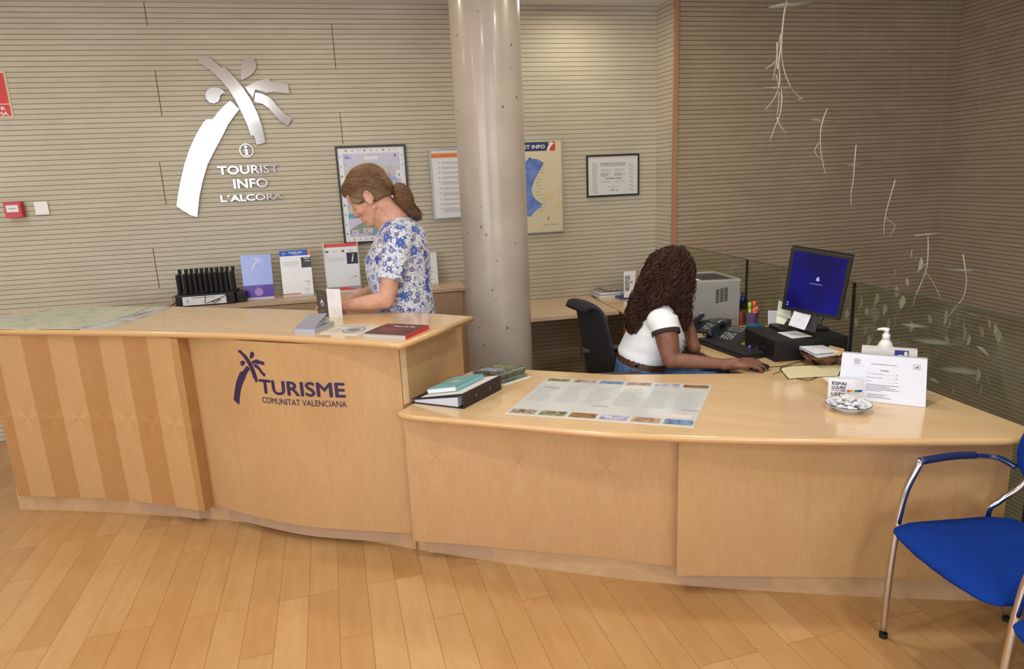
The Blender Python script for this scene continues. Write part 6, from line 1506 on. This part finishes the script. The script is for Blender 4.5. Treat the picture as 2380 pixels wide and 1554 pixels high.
# belt and jeans
b = MB(); r0 = ringpx(826, 1439, 1546, .160, 9, Yd); r1 = ringpx(843, 1436, 1547, .166, 9, Yd); b.loft([r0, r1], 44); b.build('belt', mat('brown_leather_belt', (74, 46, 34), .5), W2, smooth=False)
b = MB(); bk = at_y(1478, 851, Yd - .166); b.lathe(bk, [(.011, 0), (.011, .004), (.007, .004), (.007, 0)], 16, axis=(0, -1, 0)); b.build('belt_stud', M_chrome, W2)
M_jn = mat('blue_denim', (52, 84, 128), .85); t = NT(M_jn); g = t.n('NewGeometry'); t.l(t.ramp(t.noise(g.outputs['Position'], 60, 4, .7), [(.35, srgb(38, 66, 108)), (.65, srgb(84, 120, 164))]), t.b.inputs['Base Color'])
b = MB(); b.loft([ringpx(841, 1435, 1548, .170, 9, Yd), ringpx(875, 1428, 1550, .19, 5, Yd), (hz + Vector((0, 0, -.03)), Vector((.17, 0, 0)), Vector((0, .20, 0))), (hz + Vector((0, 0, -.10)), Vector((.14, 0, 0)), Vector((0, .17, 0)))], 40)
for sy in (-1, 1):
    h = hz + Vector((.02, sy * .09, -.02)); kn = h + Vector((.42, sy * .03, .0)); an = kn + Vector((.02, 0, -.42)); b.cap(h, kn, .094, .068); b.cap(kn, kn + Vector((0, 0, -.03)), .066, .062); b.loft([(kn, Vector((.062, 0, 0)), Vector((0, .062, 0))), (an, Vector((.05, 0, 0)), Vector((0, .05, 0)))], 26)
b.remesh('jeans', M_jn, W2, .007, 4)
for sy in (-1, 1):
    an = hz + Vector((.46, sy * .12, 0)); an.z = 0; b = MB(); b.loft([(an + Vector((-.05, 0, .04)), Vector((0, .028, 0)), Vector((0, 0, .036))), (an + Vector((0, 0, .05)), Vector((0, .038, 0)), Vector((0, 0, .048))), (an + Vector((.10, 0, .035)), Vector((0, .042, 0)), Vector((0, 0, .033))), (an + Vector((.18, 0, .022)), Vector((0, .03, 0)), Vector((0, 0, .020)))], 20); b.build('shoe', M_whitep, W2, smooth=True)
# curly hair: a soft core and several hundred curling locks
M_h2 = hair_mat('dark_curly_hair', (62, 39, 29), (30, 19, 16), (1, 1, 1), 45)
M_h3 = mat('curl_brown', (68, 43, 31), .5, spec=.3)
b = MB()
b.ell(at_y(1562, 630, Yd), (.100, .118, .120)); b.ell(at_y(1548, 640, Yd), (.100, .118, .125))
for (x, y, rx, ry, rz, Y_) in ((1528, 655, .075, .12, .10, Yd), (1510, 685, .060, .12, .10, Yd), (1489, 715, .042, .11, .09, Yd), (1474, 742, .030, .08, .075, Yd - .03), (1573, 660, .068, .10, .10, Yd - .02), (1577, 700, .044, .07, .08, Yd - .04), (1586, 732, .030, .05, .065, Yd - .05), (1540, 672, .08, .12, .07, Yd)): b.ell(at_y(x, y, Y_), (rx, ry, rz))
core = b.remesh('hair', M_h2, W2, .007, 8)
rnd = random.Random(11)
def lock(b, pts, rad, turns, ph, th):
    cp = catmull(pts, 16); n_ = len(cp) - 1; out = []
    for i, q in enumerate(cp):
        f = i / n_; d = (cp[min(i + 1, n_)] - cp[max(i - 1, 0)]).normalized(); a_ = d.orthogonal().normalized(); c_ = d.cross(a_); r_ = rad * min(1, .25 + 1.6 * f) * (1.0 if f < .9 else (1 - f) * 7 + .3)
        an = ph + turns * 6.283 * f; out.append(q + a_ * r_ * cos(an) + c_ * r_ * sin(an))
    b.tube(out, [th * (1 - .75 * (i / n_) ** 3) for i in range(n_ + 1)], 4, cap=False)
b = MB(); b2 = MB()
for k in range(640):
    left = rnd.random() < .62
    y0 = 571 + 62 * rnd.random() ** 1.2; f = (y0 - 572) / 55
    x0 = 1585 - (20 + 60 * f) * (rnd.random() if left else rnd.random() * .2) + (0 if left else 28 * rnd.random() * min(1, f + .3)); yy = -.13 + .26 * rnd.random()
    if left:
        ye = 710 + 66 * rnd.random(); xm = x0 - 26 - 16 * rnd.random(); xe = 1458 + 60 * rnd.random() * (1 - .3 * (ye - 700) / 72)
        P_ = [at_y(x0, y0, Yd + yy * .7), at_y(xm + 8, y0 + 38, Yd + yy), at_y((xm + xe) / 2, (y0 + 40 + ye) / 2, Yd + yy * .95), at_y(xe, ye, Yd + yy * .9 - .015)]
    else:
        ye = 690 + 62 * rnd.random(); xe = 1556 + 50 * rnd.random() * (1 - .1 * f); yy = -.13 + .12 * rnd.random()
        P_ = [at_y(x0, y0, Yd + yy * .6), at_y(x0 + 14 * rnd.random() - 2, y0 + 35, Yd + yy), at_y((x0 + xe) / 2 + 8, (y0 + 35 + ye) / 2, Yd + yy), at_y(xe, ye, Yd + yy)]
    lock(b if k % 2 else b2, P_, .008 + .009 * rnd.random(), 3.5 + 3 * rnd.random(), rnd.random() * 6.28, .0017)
bv2, cvs, cfs = world_bvh(core); hcen = at_y(1560, 640, Yd); camp = Vector((0, 0, EYE))
M_h4 = mat('curl_light_brown', (94, 63, 44), .5, spec=.3); b3 = MB()
cand = [f for f in cfs]; rnd.shuffle(cand); made = 0
for f in cand:
    c_ = sum((cvs[i] for i in f), Vector()) / len(f)
    if made > 2500: break
    if c_.y > Yd + .06 and rnd.random() < .6: continue
    if c_.z < at_y(1500, 764, Yd).z: continue
    made += 1; q = c_.copy(); pts = []; L_ = .10 + .09 * rnd.random(); st = L_ / 6
    for i in range(7):
        hit, nrm, _, _ = bv2.find_nearest(q); o_ = hit + nrm * (.004 + .012 * rnd.random() * min(1, i / 2)); pts.append(o_)
        d = Vector((-.10 if c_.x < hcen.x + .02 else .04, 0, -1)); d = d - nrm * d.dot(nrm); d = d.normalized() if d.length > .2 else Vector((-.5, -.5, -.6)).normalized(); q = hit + d * st
    P_ = pts; cp = catmull(P_, 6); n_ = len(cp) - 1; out = []; rad = .004 + .006 * rnd.random(); tn_ = 2.2 + 2 * rnd.random(); ph = rnd.random() * 6.28
    for i, qq in enumerate(cp):
        fr_ = i / n_; dd = (cp[min(i + 1, n_)] - cp[max(i - 1, 0)]).normalized(); a_ = dd.orthogonal().normalized(); e_ = dd.cross(a_); an = ph + tn_ * 6.283 * fr_; out.append(qq + a_ * rad * cos(an) + e_ * rad * sin(an))
    (b, b2, b, b3)[made % 4].tube(out, [.0019 * (1 - .8 * (i / n_) ** 2) for i in range(n_ + 1)], 4, cap=False)
b3.build('curls', M_h4, W2, smooth=True)['kind'] = 'stuff'
b.build('curls', M_h2, W2, smooth=True)['kind'] = 'stuff'; b2.build('curls', M_h3, W2, smooth=True)['kind'] = 'stuff'
# ================================================================ OFFICE CHAIR
OC = thing('office_chair', 'black office chair behind the seated woman', 'chair', (.62, 3.42, 0))
b = MB()
q = [at_y(1336, 719, 3.68), at_y(1350, 706, 3.67), at_y(1368, 716, 3.65), at_y(1380, 760, 3.63), at_y(1390, 815, 3.61), at_y(1399, 870, 3.60), at_y(1404, 915, 3.60)]
dr_ = Vector((.36, -.93, 0)).normalized()       # across the backrest
hw = [.12, .15, .17, .185, .19, .18, .15]
cps = catmull(q, 4); n_ = len(cps) - 1
rings = []
for i, c_ in enumerate(cps):
    f = i / n_ * 6; k = min(int(f), 5); h = hw[k] + (hw[k + 1] - hw[k]) * (f - k); tg = (cps[min(i + 1, n_)] - cps[max(i - 1, 0)]).normalized(); rings.append((c_, dr_ * h, dr_.cross(tg).normalized() * .024))
b.loft(rings, 40); b.remesh('backrest', mat('office_chair_blue_black', (19, 20, 25), .7), OC, .006, 8)
b = MB(); b.loft([(Vector((.58, 3.42, .44)), Vector((.20, -.03, 0)), Vector((.03, .20, 0))), (Vector((.58, 3.42, .475)), Vector((.24, -.03, 0)), Vector((.03, .24, 0))), (Vector((.58, 3.42, .50)), Vector((.22, -.03, 0)), Vector((.03, .22, 0)))], 32); b.build('seat', M_blackm, OC, smooth=True)
b = MB(); b.tube(catmull([cps[-1], cps[-1] + Vector((.02, -.02, -.06)), Vector((.55, 3.46, .42))], 5), .02, 10); b.build('back_bracket', M_black, OC, smooth=True)
b = MB(); b.lathe((.58, 3.42, .07), [(.028, 0), (.028, .37)], 20); b.build('gas_lift', M_black, OC, smooth=True)
for k in range(5):
    a_ = k * 2 * pi / 5 + .3; e = Vector((.58 + .27 * cos(a_), 3.42 + .27 * sin(a_), .075)); b = MB(); b.tube([Vector((.58, 3.42, .10)), e], [.026, .018], 10); lg = b.build('leg', M_black, OC, smooth=True)
    b = MB(); b.lathe(e + Vector((0, -.012, -.045)), [(.028, 0), (.028, .024)], 18, axis=(-sin(a_), cos(a_), 0)); b.build('castor', M_blackm, lg)
for sgn in (-1, 1):
    o = Vector((.50, 3.42, 0)) + Vector((0, sgn * .25, 0)); b = MB(); b.tube(catmull([o + Vector((0, -sgn * .07, .45)), o + Vector((0, sgn * .02, .47)), o + Vector((-.01, sgn * .02, .60)), o + Vector((0, sgn * .02, .655))], 5), .016, 10); b.build('arm_post', M_black, OC, smooth=True)
    b = MB(); b.box(o + Vector((.02, sgn * .02, .668)), .24, .075, .028); b.build('arm_rest', mat('armrest_grey', (52, 52, 54), .5), OC, bevel=.008)

# ================================================================ BLUE VISITOR CHAIRS
def visitor_chair(name, label, O, ang, group=None):
    """O = floor point below the seat centre; the seat faces -x when ang = 0"""
    R = Matrix.Rotation(ang, 3, 'Z'); T_ = thing(name, label, 'chair', O, group)
    W = lambda x, y, z: Vector(O) + R @ Vector((x, y, z))
    b = MB(); prof = [(-.318, .10, .436, .008), (-.308, .185, .440, .015), (-.285, .218, .446, .022), (-.22, .228, .450, .028), (-.12, .232, .444, .030), (-.02, .232, .440, .030), (.06, .222, .444, .028), (.12, .19, .450, .022), (.155, .10, .455, .012)]
    b.loft([(W(x, 0, z), R @ Vector((0, w_, 0)), Vector((0, 0, h_))) for x, w_, z, h_ in prof], 44)
    b.loft([(W(x, 0, z), R @ Vector((0, w_, 0)), Vector((0, 0, h_ * .7))) for x, w_, z, h_ in ((-.30, .21, .443, .016), (-.2, .222, .446, .024), (0, .224, .442, .026), (.10, .205, .448, .022))], 4)
    o = b.remesh('seat', M_blue, T_, .0075, 12)
    b = MB(); rings = []
    for z, x, w_, th in ((.56, 0.138, .06, .012), (.585, 0.140, .15, .022), (.64, 0.146, .215, .024), (.72, 0.156, .225, .024), (.80, 0.178, .21, .022), (.85, .18, .14, .016), (.865, .185, .06, .010)): rings.append((W(x, 0, z), R @ Vector((0, w_, 0)), R @ Vector((th, 0, .0))))
    b.loft(rings, 36); b.remesh('backrest', M_blue, T_, .0075, 10)
    for sy in (1, -1):
        y = sy * .238
        b = MB(); b.tube(catmull([W(-.262, y, .014), W(-.262, y, .22), W(-.252, y, .42), W(-.232, y, .56), W(-.185, y, .672)], 6), .0115, 12); lg = b.build('leg', M_chrome, T_, smooth=True)
        b = MB(); b.lathe(W(-.262, y, 0), [(.014, 0), (.014, .018)], 16); b.build('rubber_foot', M_blackm, lg)
        b = MB(); b.tube(catmull([W(-.190, y, .668), W(-.12, y, .674), W(-.05, y, .675), W(.01, y, .671)], 6), [.013] * 19, 12); b.build('arm_pad', mat('dark_blue_arm_pad', (30, 40, 84), .3), T_, smooth=True)
        b = MB(); b.tube(catmull([W(.005, y, .670), W(.05, y, .665), W(.085, y - sy * .01, .660), W(.110, y - sy * .02, .648), W(.135, y - sy * .035, .63)], 6), .011, 12); b.build('arm_frame', M_chrome, T_, smooth=True)
        b = MB(); b.tube(catmull([W(.172, y - sy * .055, .60), W(.145, y - sy * .05, .56), W(.095, y - sy * .035, .51), W(.070, y - sy * .02, .45), W(.13, y - sy * .005, .22), W(.225, y, .014)], 6), .0105, 12); lg = b.build('leg', M_chrome, T_, smooth=True)
        b = MB(); b.lathe(W(.225, y, 0), [(.013, 0), (.013, .016)], 16); b.build('rubber_foot', M_blackm, lg)
    for xb in (-.12, .06): b = MB(); b.tube([W(xb, -.205, .413), W(xb, .205, .413)], .008, 10); b.build('cross_bar', M_chrome, T_, smooth=True)
    return T_


visitor_chair('visitor_chair', 'blue upholstered chair with chrome arms before the right end of the counter', (1.566, 1.836, 0), .12)
visitor_chair('visitor_chair', 'second blue chair of which only the seat tip shows at the lower right corner', (1.596, 1.338, 0), .12)

# ================================================================ HANGING WHITE BRANCHES AND LEAVES OVER THE STAIRWELL
M_br = mat('white_branch', (206, 200, 188), .7)
M_lf = bpy.data.materials.new('translucent_white_leaf'); M_lf.use_nodes = True; nt = M_lf.node_tree; pb2 = nt.nodes['Principled BSDF']; pb2.inputs['Base Color'].default_value = srgb(206, 204, 190); pb2.inputs['Roughness'].default_value = .6; pb2.inputs['Alpha'].default_value = .55
def branch(label, paths, Y_, disc=None, loc=None):
    t = thing('hanging_branch', label, 'hanging ornament', at_y(*paths[0][0], Y_))
    y_top = paths[0][0][1]
    for i, pth in enumerate(paths):
        pts = [at_y(x, y, Y_ + .03 * (i % 3 - 1) * (0 if k == 0 else 1)) for k, (x, y) in enumerate(pth)]; cp = catmull(pts, 5); n_ = len(cp) - 1
        b = MB(); b.tube(cp, [((.0055 if y_top < 100 else .0040) if i == 0 else (.0042 if y_top < 100 else .0030)) * (1 - .5 * j / n_) for j in range(n_ + 1)], 7); b.build('stem' if i == 0 else 'twig', M_br, t, smooth=True)
    for (x, y, wpx, tilt) in (disc or []):
        c = at_y(x, y, Y_); w = wpx / 2 / FPX * Y_ * 1.02; b = MB(); rg = random.Random(x)
        ring = [c + Vector((w * cos(a_) * (1 + .12 * rg.random()), w * .6 * sin(a_), tilt * w * cos(a_) + .010 * rg.random())) for a_ in [k * pi / 9 for k in range(18)]]
        b.add([c + Vector((0, 0, .006))] + ring + [c - Vector((0, 0, .004))], [(0, 1 + k, 1 + (k + 1) % 18) for k in range(18)] + [(19, 1 + (k + 1) % 18, 1 + k) for k in range(18)]); b.build('paper_disc', M_lf, t, smooth=True)
    # nylon line up to the ceiling
    x, y = paths[0][0]; p = at_y(x, y, Y_); b = MB(); b.tube([p, Vector((p.x, p.y, CEIL - .002))], .0005, 4); b.build('nylon_line', mat('nylon', (150, 140, 125), .4), t)
    return t
branch('largest white hanging branch, top of the right wall, with two discs and many twigs', [[(1829, 2), (1822, 35), (1815, 100), (1808, 160), (1805, 135)], [(1822, 40), (1817, 100), (1818, 140), (1828, 180), (1843, 210), (1862, 228)], [(1815, 80), (1808, 110), (1803, 150), (1797, 186)], [(1804, 142), (1792, 152), (1779, 160)], [(1811, 150), (1812, 190), (1806, 215), (1795, 235), (1779, 254)], [(1804, 175), (1809, 195), (1811, 215)], [(1816, 205), (1817, 235), (1813, 265), (1803, 290), (1789, 328)], [(1806, 272), (1815, 295), (1829, 310)], [(1811, 215), (1810, 240), (1806, 268)], [(1806, 98), (1806, 120), (1809, 140)]], 4.3, [(1836, 15, 92, .03), (1812, 206, 66, -.05), (1862, 230, 16, .3)])
branch('white hanging branch with a short cross twig, second from the left on the right wall', [[(1923, 252), (1913, 278), (1907, 310), (1908, 350), (1913, 380), (1918, 404)], [(1905, 330), (1894, 348), (1899, 362), (1908, 371)]], 4.3, [(1913, 282, 52, -.15)])
branch('thin white hanging stem, third from the left on the right wall', [[(1990, 336), (1986, 380), (1983, 420), (1978, 450), (1979, 478)]], 4.3, [(1985, 384, 30, 0)])
branch('thin forked white hanging stem, fourth from the left near the wall corner', [[(2081, 418), (2070, 455), (2057, 505), (2054, 548)], [(2057, 505), (2070, 515), (2080, 525), (2068, 550)]], 4.25)
branch('white hanging branch with a disc on top, just above the glass at the wall corner', [[(2157, 548), (2157, 590), (2153, 625), (2140, 660), (2127, 690), (2122, 712)], [(2150, 630), (2165, 650), (2178, 675), (2188, 697)], [(2153, 612), (2140, 625), (2130, 633)], [(2120, 580), (2116, 600)]], 4.1, [(2155, 545, 62, .1)])
branch('white hanging stem with a wide disc, rightmost above the glass', [[(2238, 590), (2244, 628), (2246, 660), (2238, 692), (2222, 712), (2205, 735)]], 4.0, [(2242, 628, 84, -.05)])
# paper discs lying among the leaves
for i, (x, y, w_) in enumerate(((2127, 756, 66), (2170, 792, 100), (2232, 858, 110))):
    c = at_y(x, y, 3.75); b = MB(); w = w_ / 2 / FPX * 3.8; b.add([c + Vector((0, 0, .008))] + [c + Vector((w * cos(a_), w * .8 * sin(a_), -.10 * w * cos(a_))) for a_ in [k * pi / 8 for k in range(16)]] + [c - Vector((0, 0, .004))], [(0, 1 + k, 1 + (k + 1) % 16) for k in range(16)] + [(17, 1 + (k + 1) % 16, 1 + k) for k in range(16)])
    setp(b.build('hanging_disc', M_lf, smooth=True), ('small pale disc hanging behind the pump bottle among the leaves', 'wide pale disc hanging right of the pump bottle among the leaves', 'faint disc hanging low among the leaves, right of the tent sign')[i], 'hanging ornament')
LV = [(2093, 620), (2078, 635), (2089, 646), (2062, 660), (2112, 590), (2122, 598), (2116, 618), (2108, 655), (2138, 614), (2150, 634), (2144, 640), (2110, 670), (2083, 678), (2190, 680), (2262, 692), (2016, 683), (2036, 696), (2061, 702), (1999, 705), (2068, 680), (2096, 703), (2125, 690), (1994, 720), (2014, 724), (2026, 732), (2055, 720), (2083, 722), (2105, 723), (2135, 724), (2178, 730), (2196, 737), (2225, 738), (2262, 733), (2245, 752), (2298, 752), (2312, 765), (2318, 780), (2078, 747), (2090, 752), (2064, 752), (2035, 742), (2117, 760), (2010, 770), (2024, 785), (2049, 772), (2018, 792), (2040, 790), (2088, 790), (2106, 800), (2036, 804), (1990, 750), (1986, 790), (1992, 812), (2216, 765), (2236, 744), (2280, 770), (2258, 812), (2284, 816), (2276, 826), (2240, 770), (2290, 848), (2198, 842), (2175, 818), (2160, 800), (2230, 800), (2250, 790), (2272, 872), (2262, 868), (2172, 885), (2235, 893), (2268, 898), (2278, 906), (2295, 886), (2214, 908), (2182, 752), (2206, 752), (2160, 742), (2148, 770), (2240, 830), (2310, 830), (1975, 700), (1968, 730), (1966, 690), (2222, 860), (2325, 800), (2200, 790)]
rl = random.Random(5); lp = None
for i, (x, y) in enumerate(LV):
    dist = 2.95 + rl.random() * .7; d = ray(x, y); n_ = gn; k = dist / d.dot(n_); c = Vector((0, 0, EYE)) + d * k; s_ = (.62 + .42 * rl.random())
    rot = (rl.random() * .8 - .4, (1.2 if rl.random() < .65 else .3) + rl.random() * .6, rl.random() * 1.2 - .6)
    if lp is None:
        lp = thing('hanging_leaf', 'small pale translucent leaf among those hanging in the stairwell behind the glass', 'leaf', c, 'pale leaves hanging in the stairwell')
        b = MB(); n2_ = 8; up = []; lo = []
        for j in range(n2_ + 1): f = j / n2_; wv_ = .019 * sin(pi * f ** .8); up.append(Vector((-.045 + .09 * f, wv_, .006 * sin(pi * f)))); lo.append(Vector((-.045 + .09 * f, -wv_, .006 * sin(pi * f))))
        vs = [c + v for v in up] + [c + v for v in lo] + [c + Vector((v.x, 0, v.z - .004)) for v in up]; K = n2_ + 1; fs = []
        for j in range(n2_): fs += [(j, j + 1, 2 * K + j + 1, 2 * K + j), (2 * K + j, 2 * K + j + 1, K + j + 1, K + j)]
        b.add(vs, fs); bl = b.build('blade', M_lf, lp, smooth=True); bl.rotation_euler = rot; bl.scale = (s_,) * 3
        b = MB(); b.tube([c, c + Vector((0, 0, 1))], .0002, 3); th = b.build('thread', mat('nylon', (150, 140, 125), .4), lp); th.scale.z = CEIL - c.z
    else:
        g = lp.copy(); COL.objects.link(g); g.location = c
        for ch in lp.children:
            c_ = ch.copy(); COL.objects.link(c_); c_.parent = g
            if ch is bl: c_.rotation_euler = rot; c_.scale = (s_,) * 3
            else: c_.scale.z = CEIL - c.z
bpy.context.view_layer.update()
